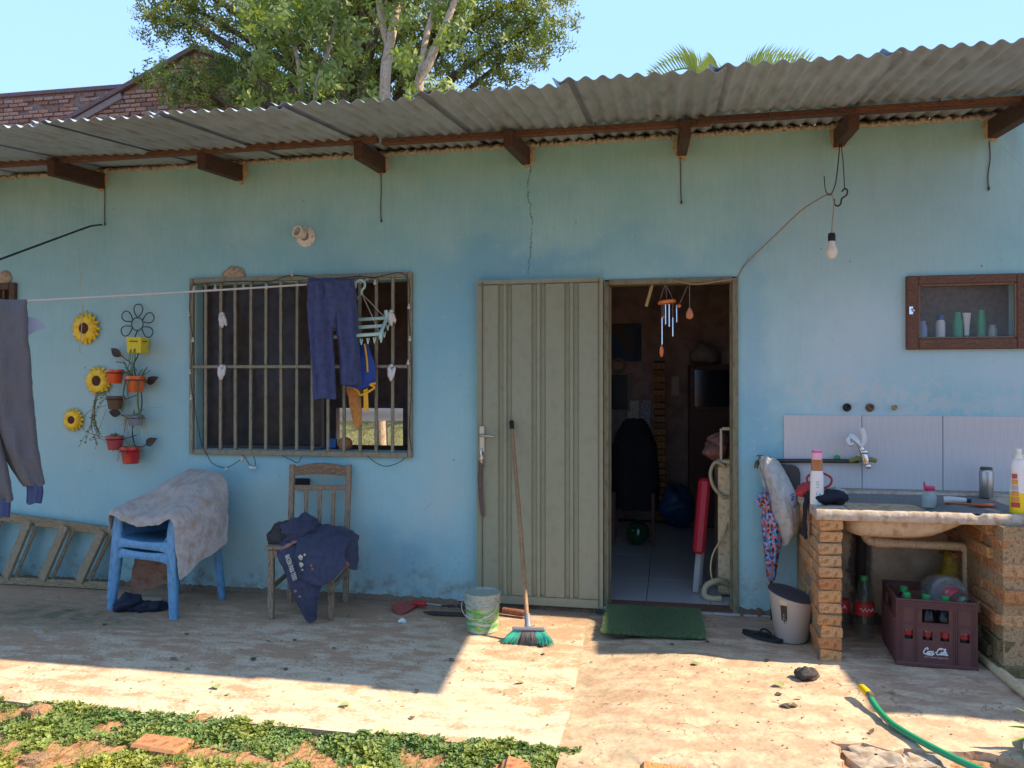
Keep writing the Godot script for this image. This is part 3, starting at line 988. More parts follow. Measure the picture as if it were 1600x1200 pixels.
func roof():
	var rf := Node3D.new()
	rf.name = "roof"
	house.add_child(rf)
	var sheet_at := func(x0: float, wd: float, z0: float, z1: float, tilt: float, m: Material):
		var b := B.new()
		var P := []
		var n := int(round(wd / 0.079 * 10))
		for i in n + 1:
			var row := []
			var u := float(i) / n
			var x := x0 + wd * u
			for j in 7:
				var z := lerpf(z0, z1, j / 6.0)
				row.append(v(x, roof_y(z) + 0.022 * maxf(0.0, x + 0.4) * maxf(0.0, z) / 1.36 + 0.0105 * cos(TAU * (x - x0) / 0.079) + tilt * (0.12 - u) + 0.003 * sin(x * 3.0 + z * 2.0), z))
			P.append(row)
		b.sheet(P, 0.0016)
		part("roof_sheet", b, m, rf)
	var zm := []
	for k in 4:
		var c: float = [0.5, 0.46, 0.53, 0.48][k]
		var m := mt(lin(c * 0.8, c * 0.97, c * 1.14), 0.45, T.rust, v(1.0, 1.0, 0.3), {"metal": 0.25})
		m.uv1_offset = v(0.37 * k, 0.2 * k, 0.11 * k)
		zm.append(m)
	var xs := [-7.0, -6.28, -5.56, -4.84, -4.12, -3.40, -2.70, -2.00, -1.27, -0.54, 0.18, 0.915, 1.63]
	for i in xs.size() - 1:
		sheet_at.call(xs[i], xs[i + 1] - xs[i] + 0.075, 1.36 + 0.02 * sin(i * 5.1) - 0.02, -3.75, 0.024, zm[i % 4])
	sheet_at.call(1.63, 0.34, 1.36, -3.75, 0.004, zm[2])
	# beyond the frame: set-back sheets, then a longer eave again
	sheet_at.call(1.985, 0.70, 0.02, -3.75, 0.004, zm[1])
	sheet_at.call(2.71, 1.19, 0.66, -3.75, 0.004, zm[3])
	sheet_at.call(3.91, 1.4, 1.24, -3.75, 0.004, zm[0])
	sheet_at.call(5.31, 1.3, 1.24, -3.75, 0.004, zm[0])
	# purlin in three lengths
	var pur := [[-7.0, -1.76, 2.945], [-1.74, 0.235, 2.941], [0.16, 1.96, 2.938]]
	for i in 3:
		var b := B.new()
		var p: Array = pur[i]
		var z: float = 0.43 - 0.03 * (i % 2)
		b.bar(v(p[0], p[2], z), v(p[1], p[2] - 0.006 + (0.012 if i == 0 else 0.0), z), 0.045, 0.036, 0.004, v(0, 0, 1))
		var m: StandardMaterial3D = M.purlin
		if i == 2:
			m = mt(lin(0.12, 0.06, 0.045), 0.8, T.grain, v(0.8, 6, 6))
		part("purlin", b, m, rf)
	var b4 := B.new()
	b4.bar(v(1.0, 2.94, 0.445), v(1.96, 2.939, 0.445), 0.02, 0.03, 0.003, v(0, 0, 1))
	part("purlin_batten", b4, M.purlin, rf)
	# rafters through the wall
	var rx := [-5.05, -4.04, -2.94, -1.90, -0.905, 0.075, 1.0, 1.84]
	for i in rx.size():
		var b := B.new()
		var tilt := 0.02 * sin(i * 2.7)
		var len := 0.47 + 0.03 * sin(i * 1.9)
		b.bar(v(rx[i], 2.928, -0.12), v(rx[i] + tilt, 2.905 - 0.02, len), 0.058, 0.108, 0.005)
		part("rafter", b, M.rafter, rf)
		b = B.new()   # ragged mortar round the end
		b.ball(v(rx[i], 2.93, 0.0), v(0.052, 0.085, 0.016), 8, 14, 0.35, 18.0, i)
		part("rafter_mortar", b, M.mortar, rf)
	# mortar that closes the gap between wall and sheets
	var b := B.new()
	var n := noise(71, 4.0, 5)
	var rings := []
	for i in 801:
		var x := -7.0 + 9.0 * i / 800.0
		var lump := n.get_noise_1d(x * 12.0)
		var lo := 2.978 + 0.018 * n.get_noise_1d(x * 25.0 + 9.0) + 0.008 * n.get_noise_1d(x * 90.0)
		var out := 0.022 + 0.018 * lump + 0.008 * n.get_noise_1d(x * 120.0)
		rings.append([v(x, lo, 0.0015), v(x, lo + 0.012, out), v(x, lo + 0.02 + 0.006 * lump, out * 0.8), v(x, lo + 0.034 + 0.012 * n.get_noise_1d(x * 40.0 + 50.0), out * 0.2 - 0.01), v(x, roof_y(-0.1), -0.1)])
	b.loft(rings, false)
	part("wall_top_mortar", b, mt(lin(0.58, 0.53, 0.46), 0.95, T.dirty, v(6, 6, 6), {"bump": T.bumps, "bump_cm": 0.9}), rf)
	# bits of wood and bolts on the purlin
	var wb := mt(lin(0.6, 0.5, 0.34), 0.8, T.grain, v(6, 6, 6))
	for p in [[-4.28, 0.05], [-3.80, 0.04]]:
		b = B.new()
		b.box(v(p[0], 2.992, 0.46), v(p[1] + 0.01, 0.022, 0.03), Basis(), 0.003)
		part("wedge", b, wb, rf)
	b = B.new()
	b.box(v(-0.06, 2.99, 0.462), v(0.028, 0.045, 0.02), Basis(), 0.004)
	part("wedge", b, M.purlin, rf)
	for x in [-2.45, -1.62, -1.25, -0.42, 0.55, 1.42]:
		b = B.new()
		b.tube([v(x, 2.97, 0.456), v(x + 0.002, 2.915, 0.458)], 0.003, 6)
		part("nail", b, M.greywire, rf)

# ---------------------------------------------------------------- helpers for things built in place
func wp(n: String, b, m: Material, o: Node3D, under: Node = null) -> MeshInstance3D:   # a part whose mesh is laid out in the yard's metres
	return part(n, b, m, under if under else o, -o.position if under == null or under.get_class() == "Node3D" else Vector3.ZERO)

func neighbours():
	var o := thing("brick_building", "old bare brick building with a sloping gable and dark coping behind the left tree", "building", v(-10.5, 0, -9.5))
	var core := mt(lin(0.24, 0.18, 0.165), 0.95, T.dirty, v(1.5, 1.5, 1.5), {"bump": T.bumps, "bump_cm": 1.0})
	var slope := func(x): return lerpf(7.13, 8.36, clampf((x + 12.44) / 2.9, 0, 1)) - maxf(0.0, x + 9.52) * 0.42
	var b := B.new()
	b.extrude([Vector2(-12.5, 0), Vector2(-4.5, 0), Vector2(-4.5, 6.1), Vector2(-9.5, 8.33), Vector2(-12.5, 7.05)], 0.2, Transform3D(Basis(), v(0, 0, -9.72)))
	wp("wall", b, core, o)
	b = B.new()
	b.extrude([Vector2(-17.5, 0), Vector2(-11.2, 0), Vector2(-11.2, 7.86), Vector2(-17.5, 7.9)], 0.2, Transform3D(Basis(), v(0, 0, -10.1)))
	wp("wall", b, core, o)
	var cop := mt(lin(0.17, 0.13, 0.15), 0.9, T.dirty, v(2, 2, 2))
	b = B.new()
	b.bar(v(-12.55, 7.09, -9.58), v(-9.48, 8.39, -9.58), 0.34, 0.1, 0.01, v(0, 0, 1))
	b.bar(v(-9.48, 8.39, -9.58), v(-4.4, 6.15, -9.58), 0.34, 0.1, 0.01, v(0, 0, 1))
	b.bar(v(-17.5, 7.93, -10.0), v(-11.25, 7.89, -10.0), 0.3, 0.09, 0.01, v(0, 0, 1))
	wp("coping", b, cop, o)
	b = B.new()
	b.bar(v(-12.5, 6.97, -9.47), v(-11.2, 7.52, -9.47), 0.05, 0.14, 0.01, v(0, 0, 1))
	wp("barge_board", b, mt(lin(0.34, 0.3, 0.29), 0.85, T.grain, v(1, 6, 6)), o)
	var meshes := []
	for k in 4:
		var q := B.new()
		q.box(Vector3.ZERO, v(0.235, 0.072, 0.06), Basis(), 0.007, 0.007, k)
		meshes.append(q.done())
	var rg := RandomNumberGenerator.new()
	rg.seed = 5
	var row := 0
	var y := 6.5
	while y < 8.4:
		var x := -14.6 + (0.13 if row % 2 else 0.0)
		while x < -8.55:
			var z := -9.51
			var okk: bool = x > -12.3 and y < slope.call(x) - 0.13
			if x < -12.36 or (x < -11.3 and y > slope.call(x + 0.2) + 0.12):
				okk = y < 7.82
				z = -9.89
				if rg.randf() < 0.12: okk = false   # patches still under plaster
			if okk and rg.randf() > 0.04:
				var p := part("brick", meshes[rg.randi() % 4], M.farbrick[rg.randi() % 4], o, v(x + rg.randf_range(-0.008, 0.008), y, z + rg.randf_range(-0.012, 0.008)) - o.position)
				p.rotation.z = rg.randf_range(-0.015, 0.015)
			x += 0.256
		y += 0.09
		row += 1

func sprig(len: float, wd: float, count: int, sd: int, spread: float, fold := 0.25) -> ArrayMesh:   # a twig end with its leaves
	var rg := RandomNumberGenerator.new()
	rg.seed = sd
	var b := B.new()
	for i in count:
		var t := float(i) / count
		var base := v(0, t * spread, 0)
		var yaw := i * 2.4 + rg.randf_range(-0.4, 0.4)
		var droop := rg.randf_range(-0.7, 0.5) + 0.5 * t
		var d := v(cos(yaw) * cos(droop), sin(droop), sin(yaw) * cos(droop))
		var s := d.cross(Vector3.UP).normalized()
		var up := s.cross(d).normalized()
		var L := len * rg.randf_range(0.75, 1.2)
		var W := wd * rg.randf_range(0.8, 1.15)
		var tip := base + d * L - v(0, L * 0.25, 0)
		var mid := base + d * L * 0.5
		b.tri(base, mid + s * W + up * W * fold, mid)
		b.tri(base, mid, mid - s * W + up * W * fold)
		b.tri(mid, mid + s * W + up * W * fold, tip)
		b.tri(mid, tip, mid - s * W + up * W * fold)
	return b.done()

func crown(parent: Node3D, mesh: ArrayMesh, clumps: Array, per: float, tint: Callable, sd: int, s0 := 0.8, s1 := 1.25):
	var rg := RandomNumberGenerator.new()
	rg.seed = sd
	var xf := []
	var cols := []
	for c in clumps:
		var R: Vector3 = c[1]
		var n := int(per * R.x * R.y * (c[2] if c.size() > 2 else 1.0))
		var hue := rg.randf()
		for i in n:
			var d := Vector3(rg.randfn(), rg.randfn(), rg.randfn()).normalized()
			var p: Vector3 = c[0] + d * R * pow(rg.randf(), 0.42)
			var out := (d + Vector3(rg.randfn(), rg.randfn(), rg.randfn()) * 0.5).normalized()
			out.y -= 0.25
			out = out.normalized()
			var x := out.cross(Vector3(0.2, 0.3, 1)).normalized()
			var bs := Basis(x, out, x.cross(out)).rotated(out, rg.randf() * TAU)
			xf.append(Transform3D(bs.scaled(Vector3.ONE * rg.randf_range(s0, s1)), p - parent.position))
			cols.append(tint.call(rg, hue))
	var mm := MultiMesh.new()
	mm.transform_format = MultiMesh.TRANSFORM_3D
	mm.use_colors = true
	mm.mesh = mesh
	mm.instance_count = xf.size()
	for i in xf.size():
		mm.set_instance_transform(i, xf[i])
		mm.set_instance_color(i, cols[i])
	var mi := MultiMeshInstance3D.new()
	mi.name = "crown"
	mi.multimesh = mm
	mi.material_override = M.leaf
	mi.set_meta("kind", "stuff")
	parent.add_child(mi)

func trees():
	var rg := RandomNumberGenerator.new()
	rg.seed = 17
	var bark := mt(lin(0.13, 0.095, 0.07), 0.95, T.dirty, v(2, 2, 2), {"bump": T.bumps, "bump_cm": 1.5})
	var pale := mt(lin(0.55, 0.45, 0.36), 0.9, T.dirty, v(3, 1.2, 3), {"bump": T.bumps, "bump_cm": 0.8})
	# the big fine-leaved tree
	var o := thing("dense_tree", "big dark green fine leaved tree rising behind the metal roof", "tree", v(-5.6, 0.5, -8.5))
	var cl := []
	for i in 38:
		var d := Vector3(rg.randfn(), rg.randfn(), rg.randfn()).normalized() * pow(rg.randf(), 0.4)
		var p := v(-5.6, 9.7, -8.6) + d * v(3.6, 2.9, 2.6)
		if p.y < 6.9: p.y = 6.9 + rg.randf() * 0.8
		if p.x < -7.9 and p.y < 8.7: continue
		cl.append([p, v(0.85, 0.7, 0.85) * rg.randf_range(0.8, 1.2)])
	for q in [[-2.35, 7.95, -8.2, 0.85], [-2.2, 7.35, -8.0, 0.6], [-2.5, 6.95, -8.0, 0.5], [-3.1, 7.0, -8.1, 0.7], [-3.0, 7.8, -8.2, 0.9], [-3.9, 6.9, -8.0, 0.7], [-2.1, 8.7, -8.3, 0.75], [-3.9, 7.7, -8.2, 0.8],
			[-9.3, 8.2, -8.0, 0.5], [-8.75, 8.1, -7.9, 0.45], [-9.0, 7.0, -7.8, 0.5], [-8.5, 6.75, -7.8, 0.55], [-8.0, 7.25, -8.0, 0.65], [-8.0, 8.2, -8.2, 0.7], [-7.6, 6.7, -8.0, 0.5], [-9.3, 8.65, -8.1, 0.5], [-8.8, 8.75, -8.2, 0.55], [-7.0, 7.6, -8.3, 0.8], [-6.6, 8.3, -8.2, 0.8], [-5.4, 8.4, -8.4, 0.8], [-4.7, 7.6, -8.4, 0.75], [-5.2, 6.9, -8.5, 0.6], [-6.3, 6.8, -8.6, 0.5]]:
		cl.append([v(q[0], q[1], q[2]), v(q[3], q[3] * 0.72, q[3]), 1.9])
	var b := B.new()
	b.tube(curve([v(-5.6, -0.2, -8.8), v(-5.7, 2.5, -8.7), v(-5.5, 4.6, -8.6), v(-5.6, 7.0, -8.6), v(-5.2, 9.8, -8.6)]), [0.4, 0.38, 0.36, 0.34, 0.33, 0.32, 0.31, 0.3, 0.29, 0.28, 0.27, 0.26, 0.26, 0.25, 0.24, 0.22, 0.21, 0.2, 0.18, 0.17, 0.15, 0.14, 0.12, 0.1, 0.08], 10)
	wp("trunk", b, bark, o)
	b = B.new()
	for i in cl.size():
		var e: Vector3 = cl[i][0]
		var s := v(-5.6, clampf(e.y - 2.2, 3.8, 8.2), -8.6)
		var m := s.lerp(e, 0.5) + v(0, 0.35, 0) + Vector3(rg.randfn(), rg.randfn(), rg.randfn()) * 0.15
		b.tube(curve([s, m, e + v(0, 0.2, 0)], 5), [0.12, 0.11, 0.1, 0.09, 0.08, 0.07, 0.06, 0.05, 0.04, 0.03, 0.015], 6)
	wp("branches", b, bark, o)
	crown(o, sprig(0.095, 0.017, 11, 3, 0.16), cl, 225.0, func(r, h): 
		var k: float = r.randf_range(0.75, 1.25)
		return Color(0.18 * k + 0.08 * h * k, 0.24 * k + 0.05 * h * k, 0.075 * k), 18)
	# pale stemmed tree with broad leaves standing nearer
	o = thing("broadleaf_tree", "slender pale stemmed tree with bright broad leaves in front of the dense tree", "tree", v(-3.4, 0.0, -5.0))
	b = B.new()
	b.tube(curve([v(-3.8, -0.2, -5.1), v(-3.85, 2.5, -5.05), v(-3.75, 5.33, -5), v(-3.69, 5.95, -5), v(-3.555, 6.6, -5), v(-3.4, 7.6, -5)], 4), [0.094, 0.094, 0.094, 0.086, 0.086, 0.086, 0.078, 0.078, 0.078, 0.074, 0.074, 0.070, 0.066, 0.062, 0.062, 0.058, 0.055, 0.051, 0.047, 0.039, 0.031], 10)
	b.tube(curve([v(-3.69, 5.95, -5), v(-3.78, 6.3, -5.0), v(-3.84, 6.7, -5), v(-3.95, 7.4, -5.1)], 4), 0.045, 8)
	b.tube(curve([v(-3.4, -0.2, -5.2), v(-3.42, 2.5, -5.1), v(-3.32, 5.2, -5.05), v(-3.12, 5.75, -5), v(-2.93, 6.1, -4.95), v(-2.7, 6.6, -4.9), v(-2.45, 7.3, -4.9)], 4), [0.086, 0.086, 0.086, 0.078, 0.078, 0.078, 0.078, 0.074, 0.074, 0.070, 0.070, 0.066, 0.062, 0.058, 0.055, 0.055, 0.051, 0.047, 0.047, 0.043, 0.039, 0.035, 0.031, 0.031, 0.023], 10)
	b.tube(curve([v(-3.34, 5.1, -5.05), v(-3.25, 5.6, -5.0), v(-3.15, 6.15, -5.0), v(-2.95, 6.7, -5)], 4), 0.042, 8)
	b.tube(curve([v(-4.9, 4.8, -5.0), v(-4.95, 5.5, -5), v(-5.05, 6.1, -5.0), v(-5.3, 6.7, -5)], 4), 0.03, 8)
	b.tube(curve([v(-4.7, 4.8, -5.0), v(-4.75, 5.5, -5), v(-4.5, 6.2, -5.0), v(-4.4, 6.9, -5)], 4), 0.025, 8)
	b.tube(curve([v(-3.8, 3.5, -5.05), v(-4.4, 4.2, -5), v(-4.8, 4.85, -5.0)], 4), 0.05, 8)
	wp("stems", b, pale, o)
	cl = []
	for q in [[-5.5, 5.9, 0.33], [-5.2, 6.3, 0.4], [-4.8, 5.75, 0.35], [-4.5, 6.3, 0.4], [-4.1, 6.0, 0.26], [-3.4, 6.25, 0.25], [-3.35, 5.7, 0.2], [-2.75, 6.0, 0.22], [-2.9, 6.5, 0.3], [-5.0, 5.35, 0.25], [-4.35, 5.5, 0.25], [-3.2, 5.25, 0.22], [-2.95, 5.35, 0.2], [-4.9, 6.7, 0.45], [-4.2, 6.75, 0.4], [-3.7, 7.2, 0.5], [-2.6, 7.2, 0.5], [-5.6, 6.8, 0.4], [-5.75, 5.5, 0.2], [-3.55, 6.7, 0.25], [-4.6, 5.2, 0.2], [-3.95, 5.35, 0.16]]:
		cl.append([v(q[0], q[1], -4.9 + 0.2 * sin(q[0] * 7.0)), v(q[2], q[2] * 0.9, q[2])])
	crown(o, sprig(0.155, 0.028, 8, 7, 0.1, 0.15), cl, 225.0, func(r, _h):
		var k: float = r.randf_range(0.7, 1.3)
		return Color(0.235 * k, 0.305 * k, 0.09 * k), 28)
	# palm behind the ridge of the roof
	o = thing("palm_tree", "palm with arched fronds whose tips show above the corrugated roof", "palm tree", v(0.9, 0.0, -7.0))
	b = B.new()
	b.tube(curve([v(0.95, -0.2, -7), v(0.92, 2.0, -7.05), v(0.9, 4.6, -7)], 5), 0.13, 10)
	wp("trunk", b, bark, o)
	var fm := mt(lin(0.19, 0.26, 0.05), 0.5, null, v(1, 1, 1), {"back": Color(0.5, 0.55, 0.2)})
	fm.cull_mode = BaseMaterial3D.CULL_DISABLED
	for f in [[v(0.5, 5.77, -7.0), v(0.28, 6.14, -6.9), v(-0.22, 6.00, -6.8), 0.5], [v(0.72, 5.67, -6.9), v(0.68, 6.07, -6.8), v(0.5, 5.92, -6.5), 0.36], [v(1.05, 5.77, -7.0), v(1.38, 6.14, -7.0), v(1.88, 6.03, -7.1), 0.42], [v(1.2, 5.67, -6.9), v(1.75, 5.97, -6.8), v(2.25, 5.67, -6.7), 0.42], [v(0.9, 5.77, -7.2), v(0.75, 6.12, -7.6), v(0.55, 5.97, -8.1), 0.4], [v(0.95, 5.77, -7.2), v(1.2, 6.07, -7.6), v(1.6, 5.87, -8.1), 0.4], [v(0.5, 5.47, -7.0), v(0.0, 5.67, -7.0), v(-0.5, 5.17, -7.0), 0.45]]:
		b = B.new()
		var pts := curve([v(0.9, 4.6, -7.0), f[0], f[1], f[2]], 14)
		b.tube(pts, 0.012, 5)
		var dir := 1.0 if (f[2] - f[0]).x > 0 else -1.0
		for i in range(12, pts.size()):
			var t: Vector3 = (pts[mini(i + 1, pts.size() - 1)] - pts[i - 1]).normalized()
			var p := float(i - 12) / (pts.size() - 12)
			for s in [-1.0, 1.0]:
				var base: Vector3 = pts[i] + t * 0.006 * s
				var L: float = f[3] * (1.0 - 0.75 * p * p) * rg.randf_range(0.93, 1.07)
				var lean := lerpf(-0.25, 1.1, p) * dir
				var d: Vector3 = v(lean, 1.0, 0.0).normalized() + v(0, 0, 0.28 * s) + Vector3(rg.randfn(), rg.randfn(), rg.randfn()) * 0.025
				d = d.normalized()
				var w := v(0.0125, 0, 0) - d * d.x * 0.0125
				var m: Vector3 = base + d * L * 0.6
				var tip: Vector3 = base + d * L + v(0.1 * dir * L, -0.07 * L, 0)
				b.tri(base - w * 0.6, m - w, m + w)
				b.tri(base - w * 0.6, m + w, base + w * 0.6)
				b.tri(m - w, tip, m + w)
		wp("frond", b, fm, o)
	# trees across the yard, which the window glass mirrors
	var across := ["dense tree across the yard, mirrored in the left half of the window glass", "dense tree across the yard, mirrored low in the glass by the trousers", "dense tree across the yard behind the view towards the sink"]
	var dt := get_node("dense_tree")
	for i in 3:
		copy(dt, "dense_tree", across[i], [v(-9.0, -1.6, 13.5), v(-1.0, -2.2, 15.0), v(8.0, -2.0, 14.0)][i], [40.0, 150.0, 250.0][i])
	# stuff in the yard: creeping ground cover over the earth before the slab
	var q := B.new()
	for i in 3:
		var a := TAU * i / 3.0
		var d := v(cos(a), 0.25, sin(a))
		var s := v(-sin(a), 0, cos(a))
		q.tri(v(0, 0, 0), d * 0.009 - s * 0.008 + v(0, 0.003, 0), d * 0.019)
		q.tri(v(0, 0, 0), d * 0.019, d * 0.009 + s * 0.008 + v(0, 0.003, 0))
	var clover := q.done()
	var nz := noise(81, 1.9, 4)
	var xf := []
	var cols := []
	for i in 120000:
		var x := rg.randf_range(-5.0, -0.1)
		var z := 1.93 + 1.9 * pow(rg.randf(), 1.15)
		var k := nz.get_noise_2d(x * 1.3, z * 1.6)
		var dens := 0.43 + 2.4 * k + 0.6 * (1.0 - smoothstep(1.95, 2.25, z))
		if x > -0.40: dens -= (x + 0.40) * 9.0 - 0.2 * float(z < 2.1)
		if rg.randf() > dens: continue
		var hgt := maxf(0.0, 0.022 + 0.03 * k) * rg.randf()
		var bs := Basis.from_euler(Vector3(rg.randf_range(-0.6, 0.6), rg.randf() * TAU, rg.randf_range(-0.6, 0.6))).scaled(Vector3.ONE * (0.35 + 0.95 * pow(rg.randf(), 1.6)))
		xf.append(Transform3D(bs, v(x, soil_y(x, z) + 0.002 + hgt * 0.55, z)))
		var gl := rg.randf_range(0.75, 1.25)
		var yl := clampf(smoothstep(2.0, 2.5, z) + k, 0, 1)
		cols.append(Color((0.16 + 0.17 * yl) * gl, (0.25 + 0.10 * yl) * gl, (0.08 - 0.02 * yl) * gl))
	var mm := MultiMesh.new()
	mm.transform_format = MultiMesh.TRANSFORM_3D
	mm.use_colors = true
	mm.mesh = clover
	mm.instance_count = xf.size()
	for i in xf.size():
		mm.set_instance_transform(i, xf[i])
		mm.set_instance_color(i, cols[i])
	var mi := MultiMeshInstance3D.new()
	mi.name = "ground_cover"
	mi.multimesh = mm
	mi.material_override = M.leaf
	add_child(mi)
	# taller blades and dry stems among the weeds
	q = B.new()
	for i in 4:
		var a := TAU * i / 4.0 + 0.3
		var d := v(cos(a), 0, sin(a))
		var s := v(-sin(a), 0, cos(a)) * 0.0016
		q.tri(-s, d * 0.012 + v(0, 0.028, 0) + s * 0.8, s)
		q.tri(-s, d * 0.012 + v(0, 0.028, 0) - s * 0.8, d * 0.012 + v(0, 0.028, 0) + s * 0.8)
		q.tri(d * 0.012 + v(0, 0.028, 0) - s * 0.8, d * (0.03 + 0.006 * i) + v(0, 0.042 - 0.006 * i, 0), d * 0.012 + v(0, 0.028, 0) + s * 0.8)
	var m2 := MultiMesh.new()
	m2.transform_format = MultiMesh.TRANSFORM_3D
	m2.use_colors = true
	m2.mesh = q.done()
	m2.instance_count = 5200
	for i in 5200:
		var x := rg.randf_range(-5.0, -0.35)
		var z := 1.95 + 1.8 * pow(rg.randf(), 1.3)
		var sc := rg.randf_range(0.3, 1.0) * (0.6 + 0.6 * clampf(0.5 + nz.get_noise_2d(x * 2.0 + 9.0, z * 2.0), 0, 1))
		m2.set_instance_transform(i, Transform3D(Basis.from_euler(Vector3(rg.randf_range(-0.3, 0.3), rg.randf() * TAU, rg.randf_range(-0.3, 0.3))).scaled(Vector3.ONE * sc), v(x, soil_y(x, z) - 0.002, z)))
		var dry := rg.randf() < 0.25
		var gl := rg.randf_range(0.75, 1.25)
		m2.set_instance_color(i, Color(0.32 * gl, 0.26 * gl, 0.12 * gl) if dry else Color(0.2 * gl, 0.3 * gl, 0.06 * gl))
	var mi2 := MultiMeshInstance3D.new()
	mi2.name = "grass_blades"
	mi2.multimesh = m2
	mi2.material_override = M.leaf
	add_child(mi2)
	tag(mi2, "thin green and dry grass blades standing among the creeping weeds", "grass", "", "stuff")
	tag(mi, "low green creeping weeds over the red earth in front of the slab", "ground cover", "", "stuff")

func leaf_shape(b: B, at: Vector3, d: Vector3, up: Vector3, L: float, W: float, droop := 0.2):
	var s := d.cross(up).normalized()
	var u := s.cross(d).normalized()
	var P := []
	for i in 7:
		var t := i / 6.0
		var w := W * sin(PI * pow(t, 0.8)) + 0.0006
		var c := at + d * L * t - u * droop * L * t * t
		P.append([c + s * w + u * w * 0.3, c, c - s * w + u * w * 0.3])
	b.sheet(P, 0.0012)

func wall_items():
	var rg := RandomNumberGenerator.new()
	rg.seed = 23
	# sunflowers: one petal mesh for each size
	var yel := [mt(lin(0.86, 0.53, 0.01), 0.5), mt(lin(0.8, 0.45, 0.008), 0.5), mt(lin(0.88, 0.6, 0.02), 0.5)]
	var brown := mt(lin(0.13, 0.04, 0.02), 0.8, T.fine, v(30, 30, 30), {"bump": T.fine, "bump_cm": 0.4})
	var ochre := mt(lin(0.3, 0.13, 0.02), 0.7)
	var k := 0
	for f in [[-4.161, 1.852, 0.125, 0.042, "largest and highest yellow sunflower plaque on the blue wall"], [-4.055, 1.471, 0.116, 0.038, "middle yellow sunflower plaque beside the orange flower pot"], [-4.263, 1.187, 0.09, 0.031, "smallest and lowest yellow sunflower plaque on the blue wall"]]:
		var o := thing("sunflower_plaque", f[4], "wall decoration", v(f[0], f[1], 0.012), 0.0, "sunflowers on the wall")
		var R: float = f[2]
		var pm := []
		for lay in 2:
			var b := B.new()
			var P := []
			var L: float = R * (0.66 if lay == 0 else 0.5)
			for i in 7:
				var t := i / 6.0
				var w := R * 0.165 * sin(PI * pow(clampf(0.12 + t * 0.88, 0, 1), 0.85)) + 0.0004
				var z := 0.007 * sin(t * PI) + 0.012 * lay * (1.0 - t)
				P.append([v(-w, R * 0.32 + L * t, z - 0.004), v(0, R * 0.32 + L * t, z + 0.002), v(w, R * 0.32 + L * t, z - 0.004)])
			b.sheet(P, 0.0022)
			pm.append(b.done())
		var n := 16
		for lay in 2:
			for i in n:
				var p := part("petal", pm[lay], yel[rg.randi() % 3], o, v(0, 0, 0.004 + 0.009 * lay))
				p.rotation.z = TAU * (i + 0.5 * lay) / n + rg.randf_range(-0.06, 0.06)
		var b := B.new()
		b.lathe([Vector2(0.0, -0.004), Vector2(f[3] * 1.35, -0.002), Vector2(f[3] * 1.3, 0.012), Vector2(f[3] * 1.02, 0.016)], Transform3D(rot(90, 0, 0), v(0, 0, 0.006)), 24)
		part("disc_edge", b, ochre, o)
		b = B.new()
		b.ball(v(0, 0, 0.018), v(f[3], f[3], 0.013), 10, 22, 0.2, 90.0, k)
		part("disc", b, brown, o)
		k += 1
	# wire plant holder on the wall
	var o := thing("wire_plant_holder", "black wire plant holder with a petal flower on top and metal leaves", "plant holder", v(-3.73, 1.0, 0.02))
	var b := B.new()
	var c := v(-3.727, 1.876, 0.03)
	var circ := []
	for i in 25:
		circ.append(c + v(cos(TAU * i / 24.0), sin(TAU * i / 24.0), 0) * 0.046)
	b.tube(circ, 0.0038, 6)
	for i in 6:
		if i == 4: continue
		var a := deg_to_rad([20, 82, 143, 203, 262, 322][i] + 4.0)
		var d := v(cos(a), sin(a), 0)
		var s := v(-sin(a), cos(a), 0)
		b.tube(curve([c + d * 0.046 + s * 0.004, c + d * 0.09 + s * 0.033, c + d * 0.128 + s * 0.03, c + d * 0.142, c + d * 0.128 - s * 0.03, c + d * 0.09 - s * 0.033, c + d * 0.046 - s * 0.004], 5), 0.0038, 6)
	wp("wire_flower", b, M.wire, o)
	b = B.new()
	b.tube(curve([c - v(0.0, 0.05, 0), v(-3.745, 1.77, 0.03), v(-3.72, 1.66, 0.03), v(-3.755, 1.58, 0.03), v(-3.72, 1.45, 0.03), v(-3.69, 1.36, 0.03), v(-3.70, 1.24, 0.03), v(-3.765, 1.13, 0.03), v(-3.745, 1.0, 0.03)], 5), 0.0045, 6)
	b.tube(curve([v(-3.87, 1.665, 0.035), v(-3.82, 1.63, 0.04), v(-3.755, 1.585, 0.035)]), 0.0035, 6)
	b.tube(curve([v(-3.60, 1.475, 0.035), v(-3.65, 1.46, 0.04), v(-3.72, 1.45, 0.035)]), 0.0035, 6)
	b.tube(curve([v(-3.85, 1.225, 0.035), v(-3.79, 1.21, 0.04), v(-3.72, 1.2, 0.035)]), 0.0035, 6)
	b.tube(curve([v(-3.61, 1.04, 0.035), v(-3.66, 1.01, 0.04), v(-3.735, 0.97, 0.035)]), 0.0035, 6)
	wp("stem", b, M.wire, o)
	var pots := [[-3.68, 1.72, 0.056, 0.11], [-3.861, 1.50, 0.056, 0.1], [-3.697, 1.445, 0.066, 0.115], [-3.856, 1.315, 0.06, 0.095], [-3.697, 1.19, 0.057, 0.07], [-3.861, 1.03, 0.058, 0.1], [-3.733, 0.945, 0.068, 0.12]]
	for p in pots:   # the ring that holds each pot
		b = B.new()
		circ = []
		var ry: float = p[1] + p[3] * 0.24
		for i in 21:
			circ.append(v(p[0] + cos(TAU * i / 20.0) * (p[2] + 0.004), ry, 0.088 + sin(TAU * i / 20.0) * (p[2] + 0.004)))
		b.tube(circ, 0.003, 6)
		b.tube([v(p[0], ry, 0.03), v(p[0] + 0.5 * (-3.73 - p[0]), ry + 0.01, 0.028), v(-3.73, ry + 0.03, 0.03)], 0.003, 6)
		wp("pot_ring", b, M.wire, o)
